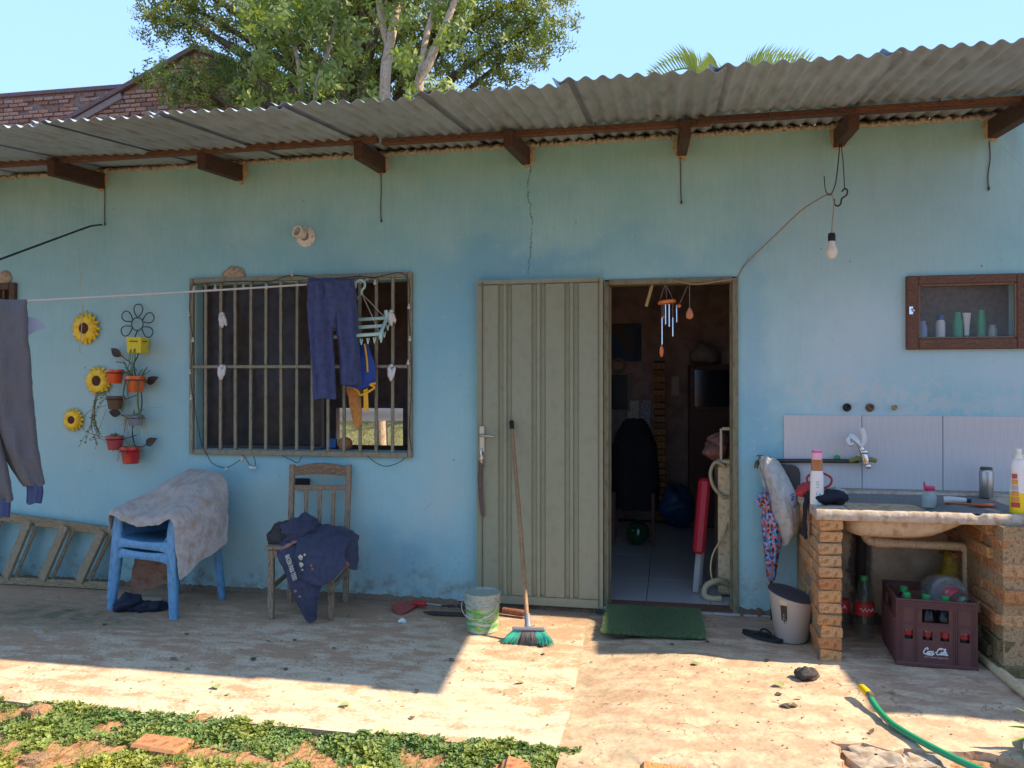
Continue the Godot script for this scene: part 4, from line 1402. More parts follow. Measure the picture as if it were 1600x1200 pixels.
	var lm := mt(lin(0.06, 0.04, 0.03), 0.45, T.rust, v(9, 9, 9), {"metal": 0.5})
	for l in [[-3.845, 1.645, -0.06, 0.045], [-3.635, 1.45, 0.09, 0.05], [-3.845, 1.235, -0.085, 0.012], [-3.645, 1.015, 0.09, 0.05]]:
		b = B.new()
		leaf_shape(b, v(l[0], l[1], 0.045), v(l[2], l[3], 0.01).normalized(), v(0, 0.1, 1), 0.1, 0.03, 0.12)
		wp("metal_leaf", b, lm, o)
	# the pots
	var orange := mt(lin(0.72, 0.115, 0.015), 0.35, ntex(91, 0.006, [[0.0, Color(0.95, 0.8, 0.5)], [1.0, Color(1, 0.85, 0.6)]], 2, 128), v(3, 3, 3), {"coat": 0.4})
	var pm2 := [
		mt(lin(0.78, 0.6, 0.012), 0.4, T.scuff, v(5, 5, 5)), orange, mt(lin(0.74, 0.13, 0.012), 0.35, T.scuff, v(6, 6, 6), {"coat": 0.4}), mt(lin(0.2, 0.13, 0.08), 0.9, T.fine, v(14, 14, 14), {"bump": T.fine, "bump_cm": 0.6}), mt(lin(0.26, 0.3, 0.36), 0.7, T.scuff, v(6, 6, 6)), mt(lin(0.5, 0.085, 0.1), 0.5, T.dirty, v(7, 7, 7)), mt(lin(0.55, 0.015, 0.02), 0.3, T.scuff, v(6, 6, 6), {"coat": 0.5})]
	var names := ["yellow square pot hung empty below the wire flower", "orange pot hung beside the middle sunflower", "bright orange pot with a trailing cactus right of the stem", "brown basket pot with dry creeping stems", "small grey pot with hanging dry grass", "pink pot with a small succulent", "red pot with yellowed leaves, lowest on the wall"]
	var soil := mt(lin(0.07, 0.045, 0.03), 0.95, T.fine, v(9, 9, 9))
	var gm := [mt(lin(0.1, 0.16, 0.05), 0.6), mt(lin(0.22, 0.17, 0.08), 0.8), mt(lin(0.17, 0.22, 0.09), 0.6)]
	for i in 7:
		var p: Array = pots[i]
		var r: float = p[2]
		var h: float = p[3]
		var base := v(p[0], p[1] - h * 0.5, 0.088)
		var q := thing("flower_pot", names[i], "flower pot", base, 0.0, "pots in the wire holder")
		b = B.new()
		if i == 0:
			var rr := []
			for y in [0.0, 0.004, h, h, 0.02]:
				var s: float = r * (0.92 if y < h * 0.5 else 1.0) * (0.93 if rr.size() >= 3 else 1.0)
				var ring := []
				for a in 4:
					var an := PI / 4 + PI / 2 * a + 0.12
					ring.append(v(sin(an) * s * 1.35, y, cos(an) * s * 1.35))
				rr.append(ring)
			b.loft(rr, true, true, true)
		else:
			b.lathe([Vector2(0, 0), Vector2(r * 0.72, 0), Vector2(r * 0.78, 0.004), Vector2(r * 0.97, h * 0.8), Vector2(r * 1.0, h * 0.82), Vector2(r, h), Vector2(r * 0.9, h), Vector2(r * 0.88, h * 0.8), Vector2(0, h * 0.8)], Transform3D(), 22)
		part("pot", b, pm2[i], q)
		if i > 0:
			b = B.new()
			b.ball(v(0, h * 0.8, 0), v(r * 0.86, 0.012, r * 0.86), 6, 14, 0.3, 30.0, i)
			part("soil", b, soil, q)
		# plants
		b = B.new()
		var w := B.new()
		if i == 2 or i == 0:
			for j in (7 if i == 2 else 5):
				var a := rg.randf() * TAU
				var len := rg.randf_range(0.06, 0.13)
				var st := v(cos(a) * 0.03, h * 0.85, sin(a) * 0.03) if i == 2 else v(rg.randf_range(-0.03, 0.03), 0.0, 0.05)
				if i == 2:
					b.tube(curve([st, st + v(cos(a) * 0.03, len * 0.6, sin(a) * 0.02), st + v(cos(a) * 0.06, len, sin(a) * 0.02)]), [0.006, 0.006, 0.006, 0.006, 0.006, 0.006, 0.005, 0.005, 0.005, 0.004, 0.003, 0.002, 0.001], 6)
				else:
					b.tube(curve([st + v(0, 0.03, 0), st + v(rg.randf_range(-0.02, 0.02), -0.05, 0.01), st + v(rg.randf_range(-0.04, 0.03), -0.13, 0.0)]), 0.0025, 5)
			if i == 2:
				b.tube(curve([v(0.045, h * 0.8, 0.04), v(0.06, 0.02, 0.055), v(0.05, -0.09, 0.04), v(0.075, -0.19, 0.03)]), 0.006, 7)
				b.tube(curve([v(-0.045, h * 0.8, 0.04), v(-0.055, 0.0, 0.055), v(-0.06, -0.08, 0.04), v(-0.09, -0.13, 0.03)]), 0.0055, 7)
				b.tube(curve([v(-0.0, h * 0.8, 0.055), v(-0.01, 0.05, 0.072), v(-0.015, -0.03, 0.06)]), 0.0055, 7)
				b.tube(curve([v(0.03, h * 0.85, 0.0), v(0.09, 0.13, 0.02), v(0.13, 0.155, 0.02)]), 0.004, 6)
				b.tube(curve([v(-0.02, h * 0.85, 0.0), v(-0.07, 0.2, 0.02), v(-0.14, 0.215, 0.02)]), 0.004, 6)
			part("plant", b, gm[0], q)
		elif i == 3:
			for j in 9:
				var a := rg.randf_range(-2.2, 0.6)
				var L := rg.randf_range(0.12, 0.3)
				var pts := curve([v(-0.02, h * 0.8, 0.02), v(-0.06 + 0.05 * sin(a), h * 0.9 + rg.randf_range(-0.02, 0.06), 0.05), v(-0.1 - 0.3 * L, -0.03 - 0.3 * L, 0.03), v(-0.12 - 0.45 * L * (1.0 + sin(a)), -0.06 - L * 0.75, 0.01)], 5)
				b.tube(pts, 0.0018, 4)
				for t in range(3, pts.size(), 2):
					leaf_shape(w, pts[t], v(rg.randf_range(-1, 1), rg.randf_range(-0.6, 0.6), 0.5).normalized(), v(0, 1, 0.3), 0.022, 0.008)
			b.tube(curve([v(-0.05, 0.03, 0.03), v(-0.2, -0.02, 0.03), v(-0.25, -0.13, 0.015), v(-0.2, -0.17, 0.015), v(-0.06, -0.2, 0.02)], 6), 0.002, 4)
			b.tube(curve([v(-0.05, 0.0, 0.03), v(-0.12, -0.16, 0.03), v(-0.2, -0.22, 0.015), v(-0.1, -0.21, 0.015), v(0.0, -0.3, 0.02)], 6), 0.0022, 4)
			part("stems", b, gm[1], q)
			part("leaves", w, gm[2], q)
		elif i == 4 or i == 6:
			for j in 26:
				var a := rg.randf() * TAU
				var st := v(cos(a) * r * 0.6, h * 0.8, sin(a) * r * 0.6)
				var L := rg.randf_range(0.03, 0.13) * (1.0 if i == 4 else 0.6)
				b.tube(curve([st, st + v(cos(a) * 0.03, 0.02, absf(sin(a)) * 0.025), st + v(cos(a) * 0.045, -L * 0.5, absf(sin(a)) * 0.03), st + v(cos(a) * 0.05 + rg.randf_range(-0.015, 0.015), -L, absf(sin(a)) * 0.03)], 4), 0.0014, 4)
			for j in 8:
				var a := rg.randf() * TAU
				leaf_shape(w, v(0, h * 0.8, 0), v(cos(a) * 0.5, 0.8, sin(a) * 0.5).normalized(), v(0, 0.3, 1), rg.randf_range(0.04, 0.08), 0.006, 0.5)
			part("dry_grass", b, mt(lin(0.3, 0.24, 0.12), 0.85), q)
			part("leaves", w, gm[2], q)
		elif i == 5:
			for j in 9:
				var a := j * 2.4
				leaf_shape(w, v(0, h * 0.8, 0), v(cos(a), 0.4 + 0.12 * j, sin(a)).normalized(), v(0, 1, 0.2), 0.05, 0.013, -0.1)
			part("leaves", w, gm[2], q)
	# pull cord, wires and hooks on the wall
	b = B.new()
	b.tube(curve([v(-4.125, 2.49, 0.12), v(-4.135, 2.3, 0.11), v(-4.12, 2.0, 0.1), v(-4.13, 1.78, 0.1), v(-4.145, 1.69, 0.1), v(-4.12, 1.67, 0.1)], 5), 0.0028, 5)
	single("pull_string", "thin pale string hanging from the black cord left of the sunflowers", "string", b, mt(lin(0.5, 0.47, 0.4), 0.8))
	b = B.new()
	b.tube(curve([v(-4.02, 2.6, 0.02), v(-4.06, 2.58, 0.08), v(-4.12, 2.545, 0.12), v(-4.06, 2.572, 0.11), v(-4.02, 2.6, 0.03)], 4), 0.005, 6)
	b.tube([v(-4.06, 2.575, 0.1), v(-3.733, 2.152, 1.2), v(-3.47, 1.8, 2.1)], 0.0065, 6)
	single("elastic_cord", "black elastic cord stretched from a wall wire out past the left side", "cord", b, M.wire)
	var wl := ["rusty tie wire hanging under the rafter above the flower wall", "rusty tie wire under the rafter right of the lamp socket", "rusty tie wire under the rafter above the open doorway", "rusty tie wire under the rafter at the far right"]
	var wn := [[-4.016, 2.87, -4.011, 2.597], [-1.902, 2.87, -1.898, 2.533], [0.067, 2.86, 0.075, 2.567], [1.821, 2.85, 1.817, 2.565]]
	for i in 4:
		b = B.new()
		var w: Array = wn[i]
		b.tube(curve([v(w[0], w[1], 0.006), v(w[0] + 0.004, lerpf(w[1], w[3], 0.35), 0.008), v(w[2] - 0.004, lerpf(w[1], w[3], 0.7), 0.007), v(w[2], w[3], 0.008)], 4), 0.0032, 5)
		b.ball(v(w[2], w[3] + 0.01, 0.008), v(0.007, 0.012, 0.007), 5, 8)
		single("tie_wire", wl[i], "wire", b, mt(lin(0.07, 0.05, 0.04), 0.8), Vector3.ZERO, 0.0, "tie wires under the rafters")
	# broken lamp socket
	o = thing("wall_lamp_socket", "cream lamp holder without a bulb above the barred window", "lamp socket", v(-2.445, 2.456, 0.0))
	b = B.new()
	b.lathe([Vector2(0, 0), Vector2(0.066, 0.0), Vector2(0.07, 0.006), Vector2(0.05, 0.014), Vector2(0.03, 0.02)], Transform3D(rot(90, 0, 0), v(0, 0, 0.001)), 24)
	part("base_plate", b, M.offwhite, o)
	b = B.new()
	b.lathe([Vector2(0.028, 0.012), Vector2(0.034, 0.03), Vector2(0.034, 0.06), Vector2(0.042, 0.066), Vector2(0.042, 0.085), Vector2(0.03, 0.085), Vector2(0.028, 0.03), Vector2(0, 0.03)], Transform3D(rot(78, -14, 0), v(-0.008, 0.008, 0.0)), 20)
	part("socket", b, M.offwhite, o)
	# bulb hanging on its cord
	o = thing("hanging_bulb", "unlit white bulb in a black holder hanging from a cord near the wooden window", "light bulb", v(0.902, 2.25, 0.3))
	b = B.new()
	b.lathe([Vector2(0, -0.1), Vector2(0.014, -0.098), Vector2(0.026, -0.085), Vector2(0.032, -0.066), Vector2(0.03, -0.045), Vector2(0.021, -0.022), Vector2(0.017, 0.0), Vector2(0.016, 0.006)], Transform3D(), 22)
	part("bulb", b, mt(lin(0.72, 0.68, 0.62), 0.25), o)
	b = B.new()
	b.lathe([Vector2(0, 0.0), Vector2(0.02, 0.0), Vector2(0.021, 0.03), Vector2(0.019, 0.034), Vector2(0.018, 0.045), Vector2(0.006, 0.046), Vector2(0, 0.046)], Transform3D(), 18)
	part("holder", b, M.black, o)
	b = B.new()
	b.tube(curve([v(0, 0.045, 0), v(0.003, 0.1, 0), v(0.012, 0.2, 0.0), v(0.004, 0.255, 0), v(-0.008, 0.272, -0.005)], 5), 0.0035, 6)
	part("cord", b, mt(lin(0.32, 0.27, 0.21), 0.8), o)
	b = B.new()
	b.tube(curve([v(0.41, 2.09, 0.0), v(0.46, 2.18, 0.01), v(0.616, 2.33, 0.06), v(0.76, 2.46, 0.16), v(0.87, 2.515, 0.28), v(0.895, 2.52, 0.3)], 6), 0.0038, 6)
	b.tube(curve([v(0.04, 2.083, 0.03), v(0.16, 2.06, 0.035), v(0.3, 2.075, 0.03), v(0.41, 2.095, 0.012)], 6), 0.005, 6)
	single("lamp_cable", "thin twisted cable running from the door frame up to the hanging bulb", "cable", b, mt(lin(0.3, 0.22, 0.14), 0.8))
	b = B.new()
	b.tube(curve([v(0.985, 2.87, 0.1), v(0.96, 2.75, 0.2), v(0.925, 2.58, 0.29), v(0.895, 2.512, 0.3), v(0.87, 2.54, 0.3), v(0.862, 2.62, 0.3)], 6), 0.0032, 6)
	single("wire_hook", "long bent wire hook under the rafter holding the bulb cable", "hook", b, M.wire)
	b = B.new()
	b.tube(curve([v(0.995, 2.87, 0.08), v(1.0, 2.75, 0.12), v(1.0, 2.575, 0.16)], 5), 0.0028, 5)
	b.tube(curve([v(0.985, 2.56, 0.16), v(1.0, 2.578, 0.16), v(1.015, 2.565, 0.16), v(1.01, 2.54, 0.16), v(0.985, 2.52, 0.16), v(0.978, 2.49, 0.16), v(0.962, 2.478, 0.16), v(0.945, 2.49, 0.16), v(0.943, 2.52, 0.16)], 5), 0.005, 7)
	single("butcher_hook", "dark s-shaped metal hook hanging right of the wire hook", "hook", b, M.wire)
	# string of lights round the window grille
	o = thing("string_lights", "dark wire of small clear bulbs wound round the window grille", "string lights", v(-2.5, 2.1, 0.03))
	b = B.new()
	var z := 0.036
	b.tube(curve([v(-3.29, 2.14, z), v(-3.1, 2.155, z), v(-2.9, 2.16, z), v(-2.7, 2.152, z), v(-2.525, 2.19, z + 0.01), v(-2.3, 2.16, z), v(-2.05, 2.17, z), v(-1.93, 2.16, z), v(-1.75, 2.185, z), v(-1.69, 2.1, z), v(-1.695, 1.9, z), v(-1.68, 1.7, z), v(-1.675, 1.4, z), v(-1.69, 1.15, z), v(-1.672, 1.0, z)], 6), 0.0028, 5)
	b.tube(curve([v(-3.3, 2.15, z), v(-3.31, 1.95, z), v(-3.285, 1.75, z), v(-3.3, 1.5, z), v(-3.27, 1.3, z), v(-3.22, 1.05, z), v(-3.17, 0.95, z), v(-3.12, 0.887, z), v(-3.02, 0.867, z), v(-2.92, 0.92, z), v(-2.895, 0.95, z), v(-2.84, 0.885, z), v(-2.8, 0.885, z), v(-2.815, 0.95, z)], 6), 0.0028, 5)
	b.tube(curve([v(-2.6, 0.955, z), v(-2.53, 0.925, z), v(-2.485, 0.91, z), v(-2.46, 0.955, z)], 6), 0.0028, 5)
	b.tube(curve([v(-1.985, 0.965, z), v(-1.915, 0.915, z), v(-1.845, 0.898, z), v(-1.76, 0.925, z), v(-1.72, 0.957, z)], 6), 0.0028, 5)
	wp("wire", b, M.wire, o)
	var bm := B.new()
	bm.lathe([Vector2(0, -0.024), Vector2(0.008, -0.022), Vector2(0.012, -0.014), Vector2(0.011, -0.006), Vector2(0.006, 0.0), Vector2(0.006, 0.012), Vector2(0, 0.012)], Transform3D(), 10)
	var bulb := bm.done()
	var bmat := mt(lin(0.55, 0.5, 0.44), 0.2)
	for p in [[-3.268, 2.122], [-3.104, 2.125], [-2.889, 2.125], [-2.715, 2.12], [-2.525, 2.205], [-2.318, 2.13], [-2.03, 2.14], [-1.928, 2.13], [-1.69, 1.964], [-1.684, 1.751], [-1.695, 1.594], [-3.31, 1.943], [-3.275, 1.762], [-3.3, 1.537], [-3.29, 1.357], [-2.9, 0.935], [-3.02, 0.862]]:
		part("bulb", bulb, bmat, o, v(p[0], p[1], 0.045) - o.position)
	b = B.new()
	b.box(v(-2.826, 0.872, 0.03), v(0.05, 0.022, 0.014), Basis(), 0.004)
	wp("connector", b, M.white, o)
	# knotted plastic strips on the bars
	var kl := ["white plastic strip knotted on the grille, upper left", "white plastic strip knotted on the grille, lower left", "white plastic strip knotted on the grille, upper right", "white plastic strip knotted on the grille, lower right"]
	var kp := [[-3.049, 1.892], [-3.054, 1.527], [-1.812, 1.884], [-1.812, 1.522]]
	for i in 4:
		b = B.new()
		b.ball(v(0, 0.045, 0), v(0.016, 0.012, 0.014), 6, 10, 0.4, 60.0, i)
		b.ball(v(-0.008, -0.005, 0.004), v(0.019, 0.05, 0.014), 9, 12, 0.5, 45.0, i + 9, rot(0, 0, 8))
		b.ball(v(0.014, 0.005, 0.0), v(0.014, 0.042, 0.012), 9, 12, 0.5, 45.0, i + 19, rot(0, 0, -14 if i % 2 else 20))
		single("plastic_knot", kl[i], "plastic strip", b, mt(lin(0.62, 0.62, 0.6), 0.4), v(kp[i][0], kp[i][1], 0.045), 0.0, "plastic knots on the window grille")
	# junction box behind the chair
	b = B.new()
	b.box(v(0, 0, 0), v(0.105, 0.07, 0.035), Basis(), 0.004)
	for i in 5:
		b.box(v(-0.035 + i * 0.0175, 0, 0.018), v(0.006, 0.05, 0.004))
	single("junction_box", "small black junction box on the wall behind the wooden chair", "electrical box", b, M.black, v(-2.465, 0.765, 0.018))
	# pipe stubs over the splashback
	var pl := ["black capped pipe stub above the tiles, leftmost of three", "rusty pipe stub above the tiles between the other two", "small brass pipe stub above the tiles, rightmost of three"]
	var pc := [M.black, mt(lin(0.16, 0.1, 0.07), 0.7, T.rust, v(9, 9, 9)), mt(lin(0.4, 0.3, 0.15), 0.4, null, v(1, 1, 1), {"metal": 0.8})]
	for i in 3:
		b = B.new()
		var r: float = [0.019, 0.019, 0.012][i]
		b.lathe([Vector2(0, 0), Vector2(r * 1.3, 0), Vector2(r * 1.3, 0.008), Vector2(r, 0.01), Vector2(r, 0.03), Vector2(r * 0.6, 0.031), Vector2(r * 0.5, 0.02), Vector2(0, 0.02)], Transform3D(rot(80, 0, 0), v(0, 0, 0)), 16)
		single("pipe_stub", pl[i], "pipe", b, pc[i], v([1.043, 1.172, 1.307][i], 1.302, 0.0), 0.0, "pipe stubs above the splashback")

# ---------------------------------------------------------------- washing on the line
func hang(o: Node3D, old: Vector3, to: Vector3, turn: float, sc: Vector3):   # hangs a garment, built at one spot, from another point of the line
	var bs := rot(0, turn, 0) * Basis.from_scale(sc)
	var at := to - bs * (old - o.position)
	o.transform = Transform3D(bs, at)

func garment(b: B, rows: Array, folds: int, fold_amp: float, sd: int, sub := 7, cap := true):   # rows of [centre, half width, half depth]
	var nz := noise(sd, 2.5, 3)
	var rings := []
	for i in rows.size() - 1:
		for k in (sub if i < rows.size() - 2 else sub + 1):
			var t := float(k) / sub
			var p: Vector3 = rows[i][0].cubic_interpolate(rows[i + 1][0], rows[maxi(i - 1, 0)][0], rows[mini(i + 2, rows.size() - 1)][0], t)
			var w: float = lerpf(rows[i][1], rows[i + 1][1], t)
			var d: float = lerpf(rows[i][2], rows[i + 1][2], t)
			var ring := []
			for a in 36:
				var an := TAU * a / 36.0
				var f: float = 1.0 + fold_amp * sin(an * folds + sd + 1.6 * nz.get_noise_2d(p.y * 2.0, an)) + fold_amp * 1.2 * nz.get_noise_3d(sin(an) * 0.8, p.y * 4.0, cos(an) * 0.8)
				ring.append(p + v(sin(an) * w * (1.0 + 0.3 * (f - 1.0)), 0.004 * sin(an * 3.0 + sd), cos(an) * d * (0.75 + (f - 0.75) * 1.6)))
			rings.append(ring)
	rings.reverse()
	b.loft(rings, true, cap)

func laundry():
	var rg := RandomNumberGenerator.new()
	rg.seed = 31
	var b := B.new()
	var pts := []
	for i in 41:
		var t := i / 40.0
		pts.append(v(-2.0, 2.135, 0.06).lerp(v(-4.8, 1.78, 1.905), t) - v(0, 0.01 * sin(PI * t), 0))
	b.tube(pts, 0.0068, 7)
	b.tube([v(-2.0, 2.13, 0.06), v(-1.99, 2.15, 0.035), v(-1.985, 2.165, 0.0), v(-1.99, 2.14, 0.02)], 0.005, 6)
	single("clothes_line", "white braided clothes line from the window grille towards the left foreground", "clothes line", b, mt(lin(0.78, 0.76, 0.73), 0.7, T.weave, v(30, 30, 30)))
	# navy trousers
	var navy := mt(lin(0.055, 0.075, 0.19), 0.85, T.mottle, v(3, 3, 3), {"rim": 0.3, "bump": T.weave, "bump_cm": 0.1})
	var o := thing("trousers", "navy blue trousers hung by the waist over the line before the window", "trousers", v(-2.07, 1.34, 0.35))
	b = B.new()
	garment(b, [[v(-2.150, 2.07, 0.35), 0.072, 0.028], [v(-2.145, 1.9, 0.355), 0.078, 0.034], [v(-2.133, 1.7, 0.36), 0.074, 0.04], [v(-2.12, 1.5, 0.36), 0.072, 0.038], [v(-2.11, 1.335, 0.36), 0.074, 0.034]], 5, 0.3, 2)
	wp("leg", b, navy, o)
	b = B.new()
	garment(b, [[v(-2.005, 2.08, 0.345), 0.076, 0.028], [v(-1.985, 1.9, 0.35), 0.077, 0.034], [v(-1.962, 1.7, 0.36), 0.068, 0.038], [v(-1.95, 1.55, 0.36), 0.066, 0.036], [v(-1.945, 1.425, 0.36), 0.067, 0.032]], 5, 0.3, 5)
	wp("leg", b, navy, o)
	b = B.new()
	garment(b, [[v(-2.075, 2.095, 0.34), 0.148, 0.012], [v(-2.075, 2.06, 0.348), 0.15, 0.036], [v(-2.06, 1.95, 0.352), 0.15, 0.038], [v(-2.05, 1.8, 0.354), 0.115, 0.03], [v(-2.045, 1.775, 0.356), 0.02, 0.012]], 6, 0.32, 8)
	wp("seat", b, navy, o)
	hang(o, v(-2.07, 2.075, 0.35), v(-2.155, 2.112, 0.225), 17.0, v(0.98, 1.03, 0.9))
	# grey sweatpants at the left edge
	var grey := mt(lin(0.17, 0.165, 0.178), 0.95, T.fine, v(9, 9, 9), {"rim": 0.4, "bump": T.weave, "bump_cm": 0.15})
	var blue := mt(lin(0.085, 0.13, 0.3), 0.9, T.weave, v(12, 3, 12))
	o = thing("sweatpants", "grey sweatpants with blue cuffs hanging at the left edge of the line", "sweatpants", v(-2.5, 0.97, 2.4))
	b = B.new()
	garment(b, [[v(-2.585, 1.775, 2.39), 0.118, 0.02], [v(-2.58, 1.7, 2.4), 0.125, 0.035], [v(-2.555, 1.5, 2.4), 0.115, 0.045], [v(-2.52, 1.3, 2.4), 0.1, 0.05], [v(-2.475, 1.15, 2.4), 0.077, 0.045], [v(-2.425, 1.045, 2.4), 0.049, 0.035]], 4, 0.2, 3, 8)
	wp("leg", b, grey, o)
	b = B.new()
	garment(b, [[v(-2.425, 1.05, 2.4), 0.038, 0.028], [v(-2.42, 1.02, 2.4), 0.039, 0.03], [v(-2.425, 0.975, 2.4), 0.035, 0.026]], 7, 0.12, 6, 5)
	wp("cuff", b, blue, o)
	b = B.new()
	garment(b, [[v(-2.74, 1.77, 2.41), 0.12, 0.02], [v(-2.74, 1.7, 2.42), 0.12, 0.035], [v(-2.72, 1.5, 2.43), 0.11, 0.045], [v(-2.68, 1.3, 2.43), 0.1, 0.05], [v(-2.62, 1.12, 2.43), 0.08, 0.045], [v(-2.57, 0.99, 2.43), 0.055, 0.035]], 5, 0.22, 9, 8)
	wp("leg", b, grey, o)
	b = B.new()
	garment(b, [[v(-2.57, 1.0, 2.43), 0.042, 0.028], [v(-2.57, 0.97, 2.43), 0.042, 0.03], [v(-2.57, 0.93, 2.43), 0.038, 0.026]], 7, 0.12, 6, 5)
	wp("cuff", b, blue, o)
	hang(o, v(-2.585, 1.77, 2.39), v(-3.73, 1.915, 1.2), 33.0, v(1.06, 1.455, 1.25))
	b = B.new()
	b.patch([[v(-2.56, 1.70, 2.33), v(-2.56, 1.66, 2.33), v(-2.55, 1.62, 2.33)], [v(-2.51, 1.70, 2.33), v(-2.50, 1.665, 2.33), v(-2.50, 1.645, 2.33)], [v(-2.468, 1.672, 2.33), v(-2.46, 1.664, 2.33), v(-2.465, 1.656, 2.33)]], 8, 8, 0.002, 0.003, 9.0, 4)
	var pc2 := single("pale_cloth", "corner of a pale blue cloth peeping out behind the grey sweatpants", "cloth", b, mt(lin(0.42, 0.46, 0.6), 0.8))
	hang(pc2, v(-2.51, 1.665, 2.33), v(-3.66, 1.785, 1.03), 33.0, v(1.1, 1.4, 1.2))
	# mint clip hanger
	var mint := mt(lin(0.42, 0.62, 0.55), 0.4)
	o = thing("clip_hanger", "mint green plastic clip hanger half hidden behind the navy trousers", "hanger", v(-2.020, 1.793, 0.130))
	b = B.new()
	b.tube(curve([v(-2.061, 2.098, 0.080), v(-2.053, 2.135, 0.080), v(-2.025, 2.150, 0.080), v(-1.997, 2.135, 0.080), v(-1.994, 2.104, 0.080), v(-2.014, 2.083, 0.080), v(-2.014, 2.052, 0.080)], 5), 0.009, 8)
	wp("hook", b, mint, o)
	b = B.new()
	for s in [[v(-2.246, 1.886, -0.010), v(-1.863, 1.901, -0.010)], [v(-2.250, 1.767, 0.250), v(-1.851, 1.788, 0.250)], [v(-2.248, 1.824, 0.120), v(-1.865, 1.845, 0.120)]]:
		b.tube([s[0], s[1]], 0.012, 8)
	b.tube(curve([v(-1.863, 1.953, -0.020), v(-1.858, 1.896, -0.010), v(-1.854, 1.845, 0.120), v(-1.851, 1.788, 0.250), v(-1.851, 1.752, 0.260)], 5), 0.013, 8)
	b.tube(curve([v(-2.251, 1.886, -0.010), v(-2.258, 1.824, 0.120), v(-2.250, 1.767, 0.250)], 5), 0.013, 8)
	wp("frame", b, mint, o)
	b = B.new()
	for e in [v(-1.863, 1.901, -0.010), v(-1.856, 1.788, 0.250), v(-2.246, 1.886, -0.010), v(-2.250, 1.767, 0.250)]:
		b.tube([v(-2.014, 2.062, 0.080), e], 0.0025, 5)
	wp("strings", b, mt(lin(0.45, 0.45, 0.42), 0.7), o)
	for i in 6:
		b = B.new()
		var q := v(-1.853 - 0.045 * i, 1.775 - 0.004 * i, 0.25) if i < 4 else v(-1.845, 1.86 - 0.05 * (i - 4), 0.03 + 0.14 * (i - 4))
		b.box(q - v(0, 0.025, 0), v(0.008, 0.04, 0.012), rot(0, 0, 10), 0.002)
		b.box(q - v(-0.008, 0.025, 0), v(0.006, 0.04, 0.012), rot(0, 0, -12), 0.002)
		wp("clip", b, mint, o)
	o.scale = v(1, 1, 0.45)
	o.position = v(-2.0, 1.775, 0.135)
	# sports shirt and orange cloth behind the trousers
	o = thing("sports_shirt", "bright blue shirt with yellow edges hanging behind the navy trousers", "shirt", v(-1.968, 1.399, 0.110))
	b = B.new()
	b.patch([[v(-2.092, 1.710, 0.100), v(-2.092, 1.586, 0.110), v(-2.103, 1.430, 0.110)], [v(-1.999, 1.720, 0.100), v(-2.000, 1.565, 0.130), v(-2.020, 1.420, 0.120)], [v(-1.973, 1.710, 0.100), v(-1.947, 1.565, 0.100), v(-1.942, 1.430, 0.110)], [v(-1.957, 1.700, 0.080), v(-1.916, 1.575, 0.080), v(-1.898, 1.451, 0.100)]], 14, 14, 0.003, 0.015, 6.0, 2)
	wp("body", b, mt(lin(0.02, 0.085, 0.45), 0.7, T.weave, v(9, 9, 9)), o)
	b = B.new()
	b.tube(curve([v(-1.973, 1.710, 0.115), v(-1.953, 1.606, 0.125), v(-1.950, 1.524, 0.120)], 4), 0.007, 6)
	wp("trim", b, mt(lin(0.8, 0.42, 0.02), 0.7), o)
	b = B.new()
	b.tube(curve([v(-1.898, 1.451, 0.105), v(-1.932, 1.441, 0.120), v(-1.906, 1.425, 0.110), v(-1.937, 1.399, 0.115), v(-1.999, 1.373, 0.115), v(-2.020, 1.399, 0.110), v(-2.051, 1.420, 0.110)], 5), 0.008, 6)
	wp("trim", b, mt(lin(0.8, 0.42, 0.02), 0.7), o)
	b = B.new()
	b.patch([[v(-1.984, 1.410, 0.110), v(-1.979, 1.337, 0.115), v(-1.981, 1.270, 0.110)], [v(-1.968, 1.410, 0.115), v(-1.961, 1.337, 0.120), v(-1.960, 1.270, 0.110)], [v(-1.953, 1.420, 0.110), v(-1.947, 1.337, 0.115), v(-1.947, 1.270, 0.110)]], 6, 6, 0.002)
	wp("drawstring", b, mt(lin(0.8, 0.42, 0.02), 0.7), o)
	b = B.new()
	b.patch([[v(-2.123, 1.669, 0.060), v(-2.123, 1.503, 0.070), v(-2.092, 1.296, 0.070), v(-2.071, 1.192, 0.070)], [v(-2.071, 1.669, 0.080), v(-2.071, 1.451, 0.090), v(-2.056, 1.244, 0.080), v(-2.051, 1.135, 0.080)], [v(-2.040, 1.648, 0.070), v(-2.035, 1.451, 0.080), v(-2.025, 1.296, 0.070), v(-2.014, 1.182, 0.070)]], 10, 18, 0.003, 0.014, 7.0, 5)
	single("orange_cloth", "long strip of faded orange cloth hanging below the navy trousers", "cloth", b, mt(lin(0.55, 0.24, 0.06), 0.85, T.mottle, v(4, 4, 4)))
	b = B.new()
	b.patch([[v(-2.289, 1.990, 0.080), v(-2.320, 1.896, 0.090), v(-2.367, 1.855, 0.090), v(-2.361, 1.814, 0.090)], [v(-2.268, 1.969, 0.100), v(-2.279, 1.886, 0.120), v(-2.310, 1.845, 0.120), v(-2.289, 1.783, 0.110)], [v(-2.247, 1.969, 0.080), v(-2.248, 1.876, 0.090), v(-2.258, 1.814, 0.090), v(-2.248, 1.751, 0.090)]], 10, 12, 0.002, 0.018, 9.0, 7)
	var dg := single("dark_garment", "crumpled dark grey garment peeking out left of the navy trousers", "garment", b, mt(lin(0.07, 0.065, 0.075), 0.7, T.mottle, v(5, 5, 5)))
	dg.position = v(-0.05, 0.02, -0.14)

